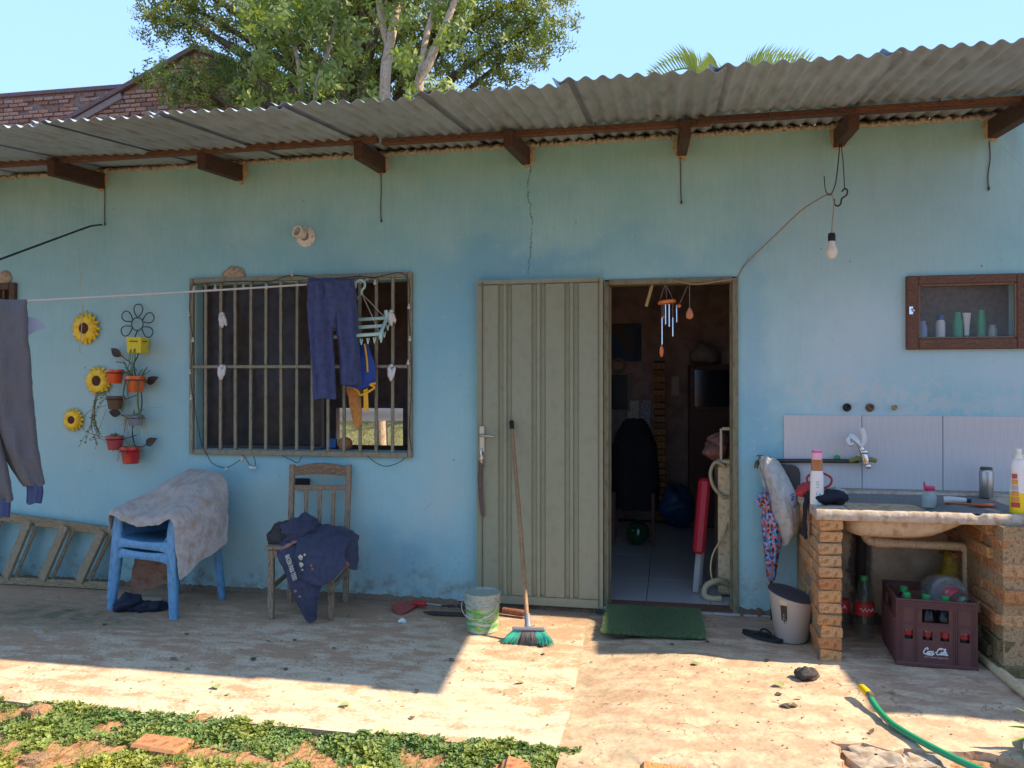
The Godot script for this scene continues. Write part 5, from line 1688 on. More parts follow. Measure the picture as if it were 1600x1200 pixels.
# ---------------------------------------------------------------- seats and ladder
func make_plastic_chair(called: String, label: String, m: Material, at: Vector3, turn: float) -> Node3D:
	var o := thing(called, label, "chair", at, turn, "stacked blue plastic chairs")
	var b := B.new()
	b.patch([[v(-0.235, 0.395, 0.235), v(-0.225, 0.40, 0.1), v(-0.215, 0.385, -0.08), v(-0.2, 0.385, -0.2)], [v(-0.08, 0.385, 0.255), v(-0.08, 0.385, 0.1), v(-0.08, 0.37, -0.08), v(-0.08, 0.375, -0.2)], [v(0.08, 0.385, 0.255), v(0.08, 0.385, 0.1), v(0.08, 0.37, -0.08), v(0.08, 0.375, -0.2)], [v(0.235, 0.395, 0.235), v(0.225, 0.40, 0.1), v(0.215, 0.385, -0.08), v(0.2, 0.385, -0.2)]], 14, 12, 0.006)
	b.patch([[v(-0.262, 0.30, 0.238), v(-0.25, 0.36, 0.245), v(-0.235, 0.398, 0.235)], [v(-0.20, 0.338, 0.252), v(-0.17, 0.365, 0.256), v(-0.14, 0.39, 0.25)], [v(0.0, 0.345, 0.262), v(0.0, 0.365, 0.266), v(0.0, 0.388, 0.258)], [v(0.20, 0.338, 0.252), v(0.17, 0.365, 0.256), v(0.14, 0.39, 0.25)], [v(0.262, 0.30, 0.238), v(0.25, 0.36, 0.245), v(0.235, 0.398, 0.235)]], 20, 8, 0.006)
	part("seat", b, m, o)
	b = B.new()
	b.patch([[v(-0.2, 0.385, -0.2), v(-0.225, 0.55, -0.22), v(-0.215, 0.7, -0.245), v(-0.16, 0.755, -0.255)], [v(-0.07, 0.375, -0.205), v(-0.075, 0.55, -0.245), v(-0.07, 0.7, -0.27), v(-0.06, 0.77, -0.28)], [v(0.07, 0.375, -0.205), v(0.075, 0.55, -0.245), v(0.07, 0.7, -0.27), v(0.06, 0.77, -0.28)], [v(0.2, 0.385, -0.2), v(0.225, 0.55, -0.22), v(0.215, 0.7, -0.245), v(0.16, 0.755, -0.255)]], 14, 12, 0.006)
	part("backrest", b, m, o)
	for s in [-1.0, 1.0]:
		b = B.new()
		var rings := []
		for q in [[0.236, 0.575, -0.225, 0.02], [0.262, 0.572, -0.12, 0.028], [0.272, 0.566, 0.0, 0.03], [0.272, 0.562, 0.12, 0.03], [0.266, 0.556, 0.2, 0.03], [0.262, 0.54, 0.225, 0.028]]:
			var ring := []
			for a in 8:
				var an := TAU * a / 8.0
				ring.append(v(s * q[0] + cos(an) * q[3], q[1] + sin(an) * 0.011, q[2]))
			rings.append(ring)
		rings.reverse()
		b.loft(rings)
		b.patch([[v(s * 0.262, 0.55, 0.222), v(s * 0.252, 0.49, 0.235), v(s * 0.225, 0.43, 0.242), v(s * 0.2, 0.39, 0.246)], [v(s * 0.268, 0.56, 0.1), v(s * 0.25, 0.48, 0.1), v(s * 0.235, 0.42, 0.1), v(s * 0.22, 0.395, 0.1)], [v(s * 0.25, 0.57, -0.2), v(s * 0.235, 0.48, -0.2), v(s * 0.22, 0.42, -0.2), v(s * 0.2, 0.385, -0.2)]], 10, 8, 0.006)
		part("armrest", b, m, o)
		for f in 2:
			b = B.new()
			rings = []
			var rows := [[0.262, 0.56, 0.215, 0.030, 0.018], [0.26, 0.45, 0.228, 0.042, 0.020], [0.265, 0.34, 0.232, 0.042, 0.022], [0.28, 0.17, 0.243, 0.035, 0.021], [0.297, 0.0, 0.252, 0.029, 0.019]] if f == 0 else [[0.205, 0.42, -0.2, 0.028, 0.018], [0.212, 0.25, -0.215, 0.026, 0.018], [0.224, 0.0, -0.245, 0.021, 0.017]]
			for q in rows:
				var ring := []
				for k in [[-1, -0.7], [-0.8, -1], [0.8, -1], [1, -0.7], [1, 0.5], [0.7, 1], [0.25, 0.85], [-0.25, 0.85], [-0.7, 1], [-1, 0.5]]:
					ring.append(v(s * q[0] + k[0] * q[3], q[1], q[2] + k[1] * q[4]))
				rings.append(ring)
			b.loft(rings)
			part("leg", b, m, o)
	return o

func seats():
	var blue := mt(lin(0.13, 0.33, 0.56), 0.5, T.rust, v(2.5, 1.2, 2.5), {"bump": T.mottle, "bump_cm": 0.05})
	var ch := make_plastic_chair("plastic_chair", "lower of two stacked faded blue plastic chairs, standing on the slab", blue, v(-3.2, 0.0, 0.385), -13.0)
	ch.scale = v(0.92, 1, 0.94)
	var ch2 := make_plastic_chair("plastic_chair", "upper of two stacked faded blue plastic chairs, covered by the grey cloth", blue, v(-3.2, 0.066, 0.388), -13.0)
	ch2.scale = v(0.92, 1, 0.94)
	var drape := mt(lin(0.5, 0.46, 0.42), 0.95, ntex(95, 0.012, [[0.0, Color(0.9, 0.66, 0.48)], [0.22, Color(0.93, 0.84, 0.77)], [0.42, Color(0.9, 0.88, 0.88)], [0.6, Color(1, 0.98, 0.97)], [1.0, Color(0.84, 0.81, 0.81)]], 7), v(1.6, 1.6, 1.6), {"bump": T.fine, "bump_cm": 0.5, "rim": 0.3})
	var b := B.new()
	b.patch([
		[v(-0.30, 0.60, -0.2), v(-0.33, 0.57, 0.0), v(-0.335, 0.535, 0.14), v(-0.325, 0.50, 0.235), v(-0.32, 0.485, 0.25)],
		[v(-0.25, 0.76, -0.24), v(-0.30, 0.685, -0.02), v(-0.31, 0.655, 0.14), v(-0.305, 0.63, 0.24), v(-0.30, 0.60, 0.262)],
		[v(-0.15, 0.845, -0.27), v(-0.17, 0.765, -0.06), v(-0.16, 0.665, 0.12), v(-0.16, 0.615, 0.25), v(-0.16, 0.575, 0.275)],
		[v(0.0, 0.85, -0.29), v(0.0, 0.77, -0.06), v(0.0, 0.655, 0.12), v(0.0, 0.60, 0.25), v(0.0, 0.553, 0.28)],
		[v(0.14, 0.845, -0.275), v(0.17, 0.775, -0.06), v(0.16, 0.675, 0.12), v(0.17, 0.62, 0.25), v(0.17, 0.57, 0.275)],
		[v(0.26, 0.79, -0.24), v(0.30, 0.70, -0.04), v(0.305, 0.66, 0.13), v(0.302, 0.64, 0.235), v(0.29, 0.615, 0.262)],
		[v(0.325, 0.60, -0.20), v(0.355, 0.55, -0.05), v(0.36, 0.52, 0.1), v(0.345, 0.47, 0.2), v(0.325, 0.44, 0.26)],
		[v(0.375, 0.41, -0.14), v(0.385, 0.38, -0.05), v(0.375, 0.33, 0.1), v(0.36, 0.28, 0.19), v(0.345, 0.245, 0.245)]], 64, 48, 0.005, 0.014, 5.0, 3)
	var dr := single("grey_cloth", "stained grey towel-like cloth draped over the stacked blue chairs", "cloth", b, drape, v(-3.2, 0.0, 0.388), -13.0)
	dr.scale = v(0.92, 1, 0.94)
	b = B.new()
	b.patch([[v(-0.225, 0.37, 0.08), v(-0.24, 0.22, 0.09), v(-0.25, 0.06, 0.1)], [v(-0.13, 0.37, -0.02), v(-0.13, 0.24, 0.0), v(-0.12, 0.10, 0.02)], [v(-0.02, 0.37, -0.1), v(-0.01, 0.25, -0.08), v(0.02, 0.17, -0.07)], [v(0.05, 0.37, -0.14), v(0.06, 0.3, -0.12), v(0.075, 0.22, -0.11)]], 24, 18, 0.005, 0.014, 5.0, 9)
	single("rusty_cloth", "brownish stained cloth hanging down between the blue chair legs", "cloth", b, mt(lin(0.36, 0.2, 0.135), 0.95, T.dirty, v(2, 2, 2)), v(-3.215, 0.0, 0.388), -13.0)
	b = B.new()
	b.ball(v(-0.06, 0.04, 0), v(0.09, 0.055, 0.07), 14, 22, 0.75, 14.0, 4)
	b.ball(v(0.07, 0.025, 0.02), v(0.1, 0.032, 0.055), 12, 20, 0.8, 18.0, 8)
	b.ball(v(0.13, 0.022, -0.01), v(0.07, 0.022, 0.03), 10, 16, 0.8, 20.0, 11)
	single("dark_rag", "crumpled navy rag lying on the slab before the blue chairs", "rag", b, mt(lin(0.02, 0.025, 0.045), 0.95, T.fine, v(6, 6, 6)), v(-3.33, 0.0, 0.54), 15.0)
	b = B.new()
	b.patch([[v(-3.505, 0.006, 0.41), v(-3.43, 0.016, 0.33), v(-3.33, 0.01, 0.30)], [v(-3.50, 0.016, 0.425), v(-3.42, 0.026, 0.35), v(-3.32, 0.016, 0.315)], [v(-3.495, 0.004, 0.44), v(-3.41, 0.004, 0.37), v(-3.32, 0.004, 0.33)]], 5, 10, 0.003)
	single("cloth_strip", "pale strip of cloth on the slab beneath the blue chairs", "cloth", b, mt(lin(0.42, 0.37, 0.26), 0.9))
	# ladder lying on its side against the wall
	var o := thing("ladder", "weathered wooden ladder lying on its side against the wall at left", "ladder", v(-4.5, 0.0, 0.12))
	b = B.new()
	b.bar(v(-5.9, 0.57, 0.075), v(-3.72, 0.375, 0.06), 0.034, 0.062, 0.004, v(0, 0, 1))
	wp("rail", b, M.ladder, o)
	b = B.new()
	b.bar(v(-5.9, 0.026, 0.15), v(-3.83, 0.03, 0.14), 0.034, 0.05, 0.004, v(0, 0, 1))
	wp("rail", b, M.ladder, o)
	for i in 6:
		var x := -4.02 - i * 0.305
		b = B.new()
		b.bar(v(x - 0.075, 0.05, 0.15), v(x + 0.06, 0.40 + i * 0.027, 0.085), 0.085, 0.024, 0.003, v(0.94, -0.1, 0.3))
		wp("rung", b, M.rung, o)
		b = B.new()
		b.bar(v(x - 0.01, 0.05, 0.13), v(x + 0.12, 0.385 + i * 0.027, 0.065), 0.028, 0.018, 0.003, v(0.9, 0, 0.4))
		wp("rung_brace", b, M.rung, o)
	# wooden chair
	o = thing("wooden_chair", "weathered wooden chair with slatted back heaped with dark clothes", "chair", v(-2.29, 0.0, 0.13), 10.0)
	for s in [-1.0, 1.0]:
		b = B.new()
		b.bar(v(s * 0.186, 0.0, 0.015), v(s * 0.188, 0.43, 0.0), 0.034, 0.036, 0.004)
		b.bar(v(s * 0.188, 0.425, 0.0), v(s * 0.192, 0.905, -0.055), 0.034, 0.034, 0.004)
		part("back_post", b, M.oldwood, o)
		b = B.new()
		b.bar(v(s * 0.185, 0.0, 0.40), v(s * 0.185, 0.425, 0.395), 0.036, 0.036, 0.004)
		part("leg", b, M.oldwood, o)
		b = B.new()
		b.bar(v(s * 0.185, 0.2, 0.02), v(s * 0.185, 0.19, 0.385), 0.018, 0.03, 0.003)
		part("side_stretcher", b, M.oldwood, o)
	b = B.new()
	b.box(v(0, 0.437, 0.2), v(0.44, 0.022, 0.45), Basis(), 0.005)
	b.box(v(0, 0.4, 0.4), v(0.34, 0.045, 0.02), Basis(), 0.003)
	b.box(v(0, 0.4, 0.01), v(0.34, 0.045, 0.02), Basis(), 0.003)
	part("seat", b, M.oldwood, o)
	b = B.new()
	var poly := []
	for i in 13:
		poly.append(Vector2(-0.176 + 0.352 * i / 12.0, 0.828 + 0.012 * sin(PI * i / 12.0)))
	for i in 13:
		poly.append(Vector2(0.176 - 0.352 * i / 12.0, 0.89 + 0.026 * sin(PI * i / 12.0)))
	b.extrude(poly, 0.022, Transform3D(Basis(), v(0, 0, -0.06)))
	part("top_rail", b, mt(lin(0.3, 0.2, 0.12), 0.85, T.grain, v(0.8, 5, 5)), o)
	b = B.new()
	b.bar(v(-0.175, 0.752, -0.04), v(0.175, 0.752, -0.04), 0.02, 0.032, 0.003, v(0, 0, 1))
	b.bar(v(-0.172, 0.25, 0.015), v(0.172, 0.25, 0.015), 0.02, 0.03, 0.003, v(0, 0, 1))
	part("cross_rail", b, M.oldwood, o)
	for i in 3:
		b = B.new()
		b.bar(v(-0.09 + i * 0.09, 0.445, -0.01), v(-0.092 + i * 0.092, 0.738, -0.038), 0.026, 0.014, 0.002)
		part("slat", b, M.oldwood, o)
	# clothes on the chair
	var navy := mt(lin(0.048, 0.053, 0.095), 0.9, T.mottle, v(4, 4, 4), {"rim": 0.35, "bump": T.weave, "bump_cm": 0.12})
	var paint := mt(lin(0.33, 0.16, 0.12), 0.9)
	o = thing("navy_shirt", "navy shirt with white lettering hanging off the wooden chair seat", "shirt", v(-2.15, 0.0, 0.5))
	b = B.new()
	b.patch([[v(-2.43, 0.47, 0.26), v(-2.40, 0.462, 0.46), v(-2.345, 0.405, 0.585), v(-2.29, 0.30, 0.61), v(-2.20, 0.13, 0.62), v(-2.155, 0.03, 0.6)],
		[v(-2.33, 0.57, 0.25), v(-2.30, 0.53, 0.45), v(-2.24, 0.42, 0.605), v(-2.21, 0.31, 0.63), v(-2.15, 0.14, 0.635), v(-2.135, 0.012, 0.61)],
		[v(-2.24, 0.55, 0.27), v(-2.18, 0.50, 0.46), v(-2.13, 0.40, 0.61), v(-2.11, 0.29, 0.64), v(-2.095, 0.14, 0.64), v(-2.11, 0.01, 0.61)],
		[v(-2.14, 0.50, 0.29), v(-2.05, 0.475, 0.46), v(-2.02, 0.41, 0.59), v(-2.02, 0.30, 0.63), v(-2.055, 0.16, 0.63), v(-2.085, 0.03, 0.6)]], 36, 48, 0.006, 0.016, 6.0, 12)
	wp("body", b, navy, o)
	b = B.new()
	b.patch([[v(-2.25, 0.55, 0.35), v(-2.22, 0.47, 0.585), v(-2.19, 0.37, 0.65), v(-2.12, 0.27, 0.66)],
		[v(-2.10, 0.54, 0.36), v(-2.07, 0.485, 0.56), v(-2.04, 0.37, 0.645), v(-2.03, 0.245, 0.655)],
		[v(-1.97, 0.50, 0.35), v(-1.93, 0.462, 0.52), v(-1.90, 0.38, 0.60), v(-1.95, 0.29, 0.64)]], 26, 26, 0.006, 0.02, 6.0, 21)
	b.patch([[v(-2.0, 0.51, 0.33), v(-1.965, 0.47, 0.5), v(-1.955, 0.36, 0.53)], [v(-1.95, 0.505, 0.33), v(-1.915, 0.44, 0.47), v(-1.905, 0.32, 0.51)], [v(-1.94, 0.48, 0.3), v(-1.89, 0.41, 0.42), v(-1.88, 0.30, 0.47)]], 14, 16, 0.006, 0.015, 8.0, 5)
	wp("sleeve", b, navy, o)
	b = B.new()
	b.ball(v(-2.27, 0.52, 0.4), v(0.11, 0.085, 0.14), 14, 22, 0.6, 11.0, 31)
	b.ball(v(-2.12, 0.495, 0.36), v(0.14, 0.045, 0.13), 12, 20, 0.6, 12.0, 33)
	wp("gathered_cloth", b, navy, o)
	var tx := TextMesh.new()
	var fn := SystemFont.new()
	fn.font_names = PackedStringArray(["Droid Sans"])
	fn.font_weight = 700
	tx.font = fn
	tx.text = "NACIDA PARA TODO"
	tx.font_size = 32
	tx.pixel_size = 0.00052
	tx.depth = 0.004
	var lt := part("lettering", tx, mt(lin(0.55, 0.53, 0.46), 0.8), o, v(-2.222, 0.345, 0.652) - o.position)
	lt.scale = v(1.0, 2.6, 1.0)
	lt.rotation = Vector3(deg_to_rad(-8), deg_to_rad(-6), deg_to_rad(-64))
	b = B.new()
	for q in [[-2.165, 0.405, 0.645, 0.016], [-2.155, 0.365, 0.655, 0.014], [-2.145, 0.335, 0.658, 0.006], [-2.14, 0.42, 0.64, 0.008]]:
		b.ball(v(q[0], q[1], q[2]), v(q[3], q[3], 0.004), 7, 12, 0.6, 90.0, 2)
	wp("emblem", b, mt(lin(0.5, 0.47, 0.36), 0.8), o)
	b = B.new()
	for q in [[-2.29, 0.452, 0.575, 0.04, 0.012, 28], [-2.25, 0.475, 0.565, 0.03, 0.01, 20], [-2.09, 0.36, 0.652, 0.006, 0.009, 30], [-2.085, 0.34, 0.652, 0.006, 0.008, -40], [-1.915, 0.35, 0.535, 0.015, 0.02, 10], [-1.96, 0.475, 0.49, 0.03, 0.008, -5], [-2.17, 0.17, 0.642, 0.012, 0.008, 0], [-2.2, 0.2, 0.635, 0.012, 0.01, 30]]:
		b.ball(v(q[0], q[1], q[2]), v(q[3], q[4], 0.005), 7, 12, 0.6, 40.0, 5, rot(0, 0, q[5]))
	wp("paint_stain", b, paint, o)
	b = B.new()
	stone(b, v(-2.39, 0.505, 0.42), v(0.062, 0.062, 0.075), 14, 12.0, 0.55)
	stone(b, v(-2.335, 0.53, 0.36), v(0.06, 0.05, 0.07), 17, -10.0, 0.6)
	b.patch([[v(-2.45, 0.56, 0.44), v(-2.462, 0.5, 0.49), v(-2.45, 0.45, 0.5)], [v(-2.39, 0.575, 0.47), v(-2.385, 0.51, 0.505), v(-2.38, 0.455, 0.51)], [v(-2.33, 0.56, 0.45), v(-2.325, 0.5, 0.49), v(-2.32, 0.46, 0.5)]], 14, 12, 0.004, 0.02, 9.0, 4)
	single("black_bag", "crumpled black bag on the left of the wooden chair seat", "bag", b, mt(lin(0.022, 0.02, 0.018), 0.6, T.dirty, v(5, 5, 5)))

# ---------------------------------------------------------------- things by the door
func door_items():
	var rg := RandomNumberGenerator.new()
	rg.seed = 41
	# broom
	var o := thing("broom", "broom with wooden stick and green and grey bristles leaning on the door", "broom", v(-0.77, 0.0, 0.7))
	var a := v(-0.99, 1.21, 0.085)
	var e := v(-0.785, 0.125, 0.655)
	var b := B.new()
	b.tube([a.lerp(e, 0.04), a.lerp(e, 0.5) + v(0.003, 0, 0.004), e], [0.0115, 0.0125, 0.0125], 10)
	wp("stick", b, mt(lin(0.44, 0.26, 0.12), 0.6, T.grain, v(5, 0.8, 5)), o)
	b = B.new()
	b.tube([a, a.lerp(e, 0.006), a.lerp(e, 0.05)], [0.009, 0.0155, 0.0145], 10)
	wp("tip", b, M.black, o)
	b = B.new()
	b.tube([v(-0.788, 0.145, 0.645), v(-0.779, 0.1, 0.668), v(-0.774, 0.08, 0.678)], [0.017, 0.017, 0.024], 10)
	b.box(v(-0.77, 0.073, 0.682), v(0.185, 0.022, 0.045), rot(-20, 3, 1), 0.006)
	wp("head", b, mt(lin(0.2, 0.21, 0.24), 0.5), o)
	var gb := B.new()
	var sb := B.new()
	for i in 620:
		var u := rg.randf_range(-1, 1)
		var w := rg.randf_range(-1, 1)
		var s := v(-0.77 + u * 0.087, 0.066, 0.686 + w * 0.016)
		var L := rg.randf_range(0.85, 1.08)
		var t := v(-0.768 + u * 0.142 * L + rg.randf_range(-0.008, 0.008), 0.066 - 0.062 * minf(L, 1.0), 0.70 + w * 0.03 + 0.03 * L + rg.randf_range(-0.005, 0.005))
		var q := gb if absf(u) > 0.43 else sb
		var d := v(0.0016, 0, 0.0)
		var m := s.lerp(t, 0.55) + v(u * 0.004, 0.003, 0.002)
		q.tri(s - d, m + d, s + d); q.tri(s - d, m - d, m + d)
		q.tri(m - d, t, m + d)
		q.tri(s + v(0, 0, -0.0016), m + v(0, 0, 0.0016), t)
	var gm := mt(lin(0.05, 0.42, 0.30), 0.6); gm.cull_mode = BaseMaterial3D.CULL_DISABLED
	var sm := mt(lin(0.17, 0.155, 0.15), 0.8, T.fine, v(60, 9, 60)); sm.cull_mode = BaseMaterial3D.CULL_DISABLED
	var p := wp("green_bristles", gb, gm, o)
	p.set_meta("kind", "stuff")
	p = wp("grey_bristles", sb, sm, o)
	p.set_meta("kind", "stuff")
	# paint bucket
	o = thing("paint_bucket", "worn plastic paint bucket with green label and wire handle left of the broom", "bucket", v(-1.075, 0.0, 0.525), -8.0)
	b = B.new()
	b.lathe([Vector2(0, 0), Vector2(0.086, 0), Vector2(0.09, 0.006), Vector2(0.1, 0.15), Vector2(0.101, 0.165), Vector2(0.108, 0.166), Vector2(0.108, 0.178), Vector2(0.104, 0.182), Vector2(0.105, 0.212), Vector2(0.109, 0.214), Vector2(0.109, 0.226), Vector2(0.1, 0.228), Vector2(0.097, 0.216), Vector2(0.0, 0.213)], Transform3D(), 32)
	var bwht := mt(lin(0.36, 0.42, 0.36), 0.55, T.rust, v(4, 4, 4))
	part("body", b, bwht, o)
	b = B.new()
	b.lathe([Vector2(0.0911, 0.008), Vector2(0.1005, 0.148), Vector2(0.0985, 0.15)], Transform3D(), 40)
	part("label", b, mt(lin(1, 1, 1), 0.5, ntex(97, 0.011, [[0.0, lin(0.5, 0.5, 0.46)], [0.36, lin(0.42, 0.46, 0.4)], [0.4, lin(0.16, 0.36, 0.06)], [0.56, lin(0.3, 0.46, 0.07)], [0.6, lin(0.03, 0.25, 0.08)], [0.72, lin(0.05, 0.3, 0.12)], [0.75, lin(0.45, 0.5, 0.42)], [1.0, lin(0.5, 0.52, 0.48)]], 4), v(1.4, 4.2, 1.4)), o)
	b = B.new()
	var pts := []
	for i in 21:
		var an := PI * i / 20.0
		pts.append(v(cos(an) * 0.112, 0.17 - sin(an) * 0.075, 0.035 + sin(an) * 0.085))
	b.tube(pts, 0.0025, 6)
	part("handle", b, mt(lin(0.5, 0.48, 0.44), 0.5), o)
	# things lying along the wall left of the bucket
	o = thing("red_shovel", "small red plastic shovel with red grip lying at the foot of the wall", "shovel", v(-1.65, 0.0, 0.16))
	b = B.new()
	b.patch([[v(-1.72, 0.03, 0.10), v(-1.75, 0.018, 0.2), v(-1.70, 0.012, 0.30)], [v(-1.66, 0.016, 0.09), v(-1.67, 0.01, 0.2), v(-1.65, 0.006, 0.33)], [v(-1.59, 0.03, 0.09), v(-1.60, 0.018, 0.2), v(-1.62, 0.012, 0.29)]], 10, 10, 0.006)
	wp("blade", b, mt(lin(0.42, 0.09, 0.075), 0.7, T.dirty, v(6, 6, 6)), o)
	b = B.new()
	b.tube([v(-1.62, 0.03, 0.15), v(-1.53, 0.035, 0.17)], [0.02, 0.018], 10)
	wp("grip", b, M.red, o)
	b = B.new()
	b.tube([v(-1.53, 0.035, 0.17), v(-1.42, 0.035, 0.19)], 0.009, 8)
	wp("shaft", b, mt(lin(0.3, 0.29, 0.28), 0.4, null, v(1, 1, 1), {"metal": 0.7}), o)
	b = B.new()
	b.extrude([Vector2(-1.52, 0.0), Vector2(-1.44, -0.035), Vector2(-1.19, -0.03), Vector2(-1.19, 0.035), Vector2(-1.46, 0.03)], 0.006, Transform3D(rot(-90, 0, 0), v(0, 0.008, 0.27)))
	single("machete_blade", "dark rusty blade lying on the slab between shovel and bucket", "blade", b, mt(lin(0.055, 0.035, 0.03), 0.7, T.rust, v(5, 5, 5)))
	b = B.new()
	b.tube([v(-1.02, 0.03, 0.2), v(-0.9, 0.028, 0.23), v(-0.86, 0.028, 0.24)], [0.02, 0.022, 0.018], 10)
	single("wooden_rod", "short reddish wooden tool handle lying behind the broom", "handle", b, mt(lin(0.36, 0.13, 0.07), 0.7, T.grain, v(1, 6, 6)))
	b = B.new()
	for i in 7:
		b.tube(curve([v(-1.45 + i * 0.06, 0.012 + 0.008 * (i % 3), 0.13 + 0.03 * (i % 2)), v(-1.36 + i * 0.06, 0.03, 0.16 + 0.02 * (i % 3)), v(-1.28 + i * 0.06, 0.012, 0.15 + 0.05 * (i % 2))]), 0.006, 5)
	single("dark_sticks", "tangle of dark sticks at the wall foot behind the bucket", "sticks", b, mt(lin(0.06, 0.035, 0.025), 0.9))
	b = B.new()
	b.ball(v(-1.585, 0.012, 0.48), v(0.028, 0.014, 0.018), 7, 10, 0.8, 50.0, 4)
	single("paper_scrap", "small white scrap of paper on the slab in front of the shovel", "paper", b, M.white)
	# keys and strap in the door
	o = thing("key_bunch", "bunch of keys with a worn brown strap hanging from the door lock", "keys", v(-1.186, 1.0, 0.085))
	b = B.new()
	b.tube(curve([v(-1.186, 1.03, 0.08), v(-1.188, 1.0, 0.095), v(-1.184, 0.965, 0.09)]), 0.006, 6)
	for i in 4:
		b.box(v(-1.19 + 0.006 * i, 0.975 - 0.012 * i, 0.088 + 0.003 * i), v(0.009, 0.05, 0.002), rot(0, 20 * i, 8 * i - 12))
	wp("keys", b, M.chrome, o)
	b = B.new()
	b.patch([[v(-1.205, 0.96, 0.08), v(-1.21, 0.8, 0.082), v(-1.19, 0.6, 0.08)], [v(-1.19, 0.96, 0.09), v(-1.195, 0.8, 0.09), v(-1.175, 0.585, 0.084)], [v(-1.18, 0.96, 0.08), v(-1.185, 0.8, 0.082), v(-1.165, 0.6, 0.08)]], 6, 20, 0.004, 0.006, 12.0, 2)
	wp("strap", b, mt(lin(0.13, 0.1, 0.09), 0.8, T.dirty, v(8, 8, 8)), o)
	# door mat
	o = thing("door_mat", "green artificial grass mat on the ground before the doorway", "door mat", v(-0.095, 0.036, 0.29), 1.0)
	b = B.new()
	b.box(v(0, 0.003, 0), v(0.575, 0.008, 0.57), Basis(), 0.003)
	part("backing", b, mt(lin(0.02, 0.05, 0.02), 0.9), o)
	b = B.new()
	b.tri(v(-0.0022, 0, 0), v(0.0022, 0, 0), v(0.001, 0.017, 0.004))
	b.tri(v(0, 0, -0.0022), v(0, 0, 0.0022), v(-0.004, 0.015, -0.001))
	var mm := MultiMesh.new()
	mm.transform_format = MultiMesh.TRANSFORM_3D
	mm.use_colors = true
	mm.mesh = b.done()
	mm.instance_count = 21000
	for i in 21000:
		var x := rg.randf_range(-0.288, 0.288)
		var z := rg.randf_range(-0.285, 0.285)
		mm.set_instance_transform(i, Transform3D(Basis.from_euler(Vector3(rg.randf_range(-0.5, 0.5), rg.randf() * TAU, rg.randf_range(-0.5, 0.5))), v(x, 0.006, z)))
		var k := rg.randf_range(0.6, 1.2) * (1.0 - 0.3 * exp(-pow(x / 0.2, 2)))
		mm.set_instance_color(i, Color(0.19 * k, 0.27 * k, 0.115 * k))
	var mi := MultiMeshInstance3D.new()
	mi.name = "pile"
	mi.multimesh = mm
	var pm := mt(Color(1, 1, 1), 0.7, null, v(1, 1, 1), {"vcol": true}); pm.cull_mode = BaseMaterial3D.CULL_DISABLED
	mi.material_override = pm
	mi.set_meta("kind", "stuff")
	o.add_child(mi)
	# wind chime and its neighbours under the lintel
	o = thing("wind_chime", "wind chime with orange wooden disc and silver tubes in the doorway", "wind chime", v(-0.015, 1.96, -0.03))
	var ow := mt(lin(0.6, 0.17, 0.045), 0.5)
	b = B.new()
	b.lathe([Vector2(0, -0.011), Vector2(0.052, -0.011), Vector2(0.057, -0.004), Vector2(0.057, 0.006), Vector2(0.05, 0.011), Vector2(0, 0.011)], Transform3D(rot(0, 0, 6), Vector3.ZERO), 24)
	b.ball(v(0.075, -0.027, 0.01), v(0.013, 0.012, 0.013), 8, 12)
	part("disc", b, ow, o)
	var cz := [[-0.03, 0.25, 0.02], [-0.008, 0.125, 0.035], [0.014, 0.14, 0.04], [0.036, 0.2, 0.02], [0.06, 0.11, -0.01]]
	for i in 5:
		b = B.new()
		var c: Array = cz[i]
		var top := -0.1 if i in [0, 3] else -0.018
		b.tube([v(c[0], top, c[2]), v(c[0] + 0.001, -c[1] - 0.018, c[2])], 0.0042, 10)
		part("chime_tube", b, M.chrome, o)
	b = B.new()
	for s in [[v(-0.008, 0.115, 0), v(-0.045, 0.008, 0.01)], [v(-0.008, 0.115, 0), v(0.04, 0.012, 0.01)], [v(-0.008, 0.115, 0), v(0, 0.01, -0.03)], [v(0.13, 0.105, 0.0), v(0.078, -0.015, 0.01)], [v(-0.03, -0.01, 0.02), v(-0.03, -0.1, 0.02)], [v(0.036, -0.01, 0.02), v(0.036, -0.1, 0.02)], [v(-0.018, -0.01, 0), v(-0.033, -0.28, 0.0)]]:
		b.tube(s, 0.0014, 5)
	part("strings", b, mt(lin(0.3, 0.27, 0.22), 0.8), o)
	b = B.new()
	b.ball(v(-0.033, -0.31, 0), v(0.013, 0.036, 0.006), 10, 12)
	b.ball(v(-0.022, -0.095, 0.01), v(0.01, 0.012, 0.01), 8, 10)
	part("striker", b, ow, o)
	o = thing("wooden_drop", "orange teardrop pendant on a string in the doorway, right of the chime", "pendant", v(0.125, 1.885, -0.03))
	b = B.new()
	b.lathe([Vector2(0, -0.037), Vector2(0.017, -0.03), Vector2(0.024, -0.012), Vector2(0.02, 0.008), Vector2(0.008, 0.032), Vector2(0.001, 0.04)], Transform3D(Basis().scaled(v(1, 1, 0.5)), Vector3.ZERO), 18)
	part("drop", b, mt(lin(0.5, 0.2, 0.09), 0.5), o)
	b = B.new()
	b.tube([v(0, 0.038, 0), v(0, 0.19, 0.0)], 0.0016, 5)
	part("string", b, mt(lin(0.3, 0.27, 0.22), 0.8), o)
	b = B.new()
	b.bar(v(-0.105, 2.075, -0.04), v(-0.143, 1.935, -0.03), 0.02, 0.01, 0.002)
	single("wooden_stick", "short pale wooden stick hanging slanted from the lintel of the doorway", "stick", b, mt(lin(0.55, 0.38, 0.15), 0.7, T.grain, v(6, 1, 6)))

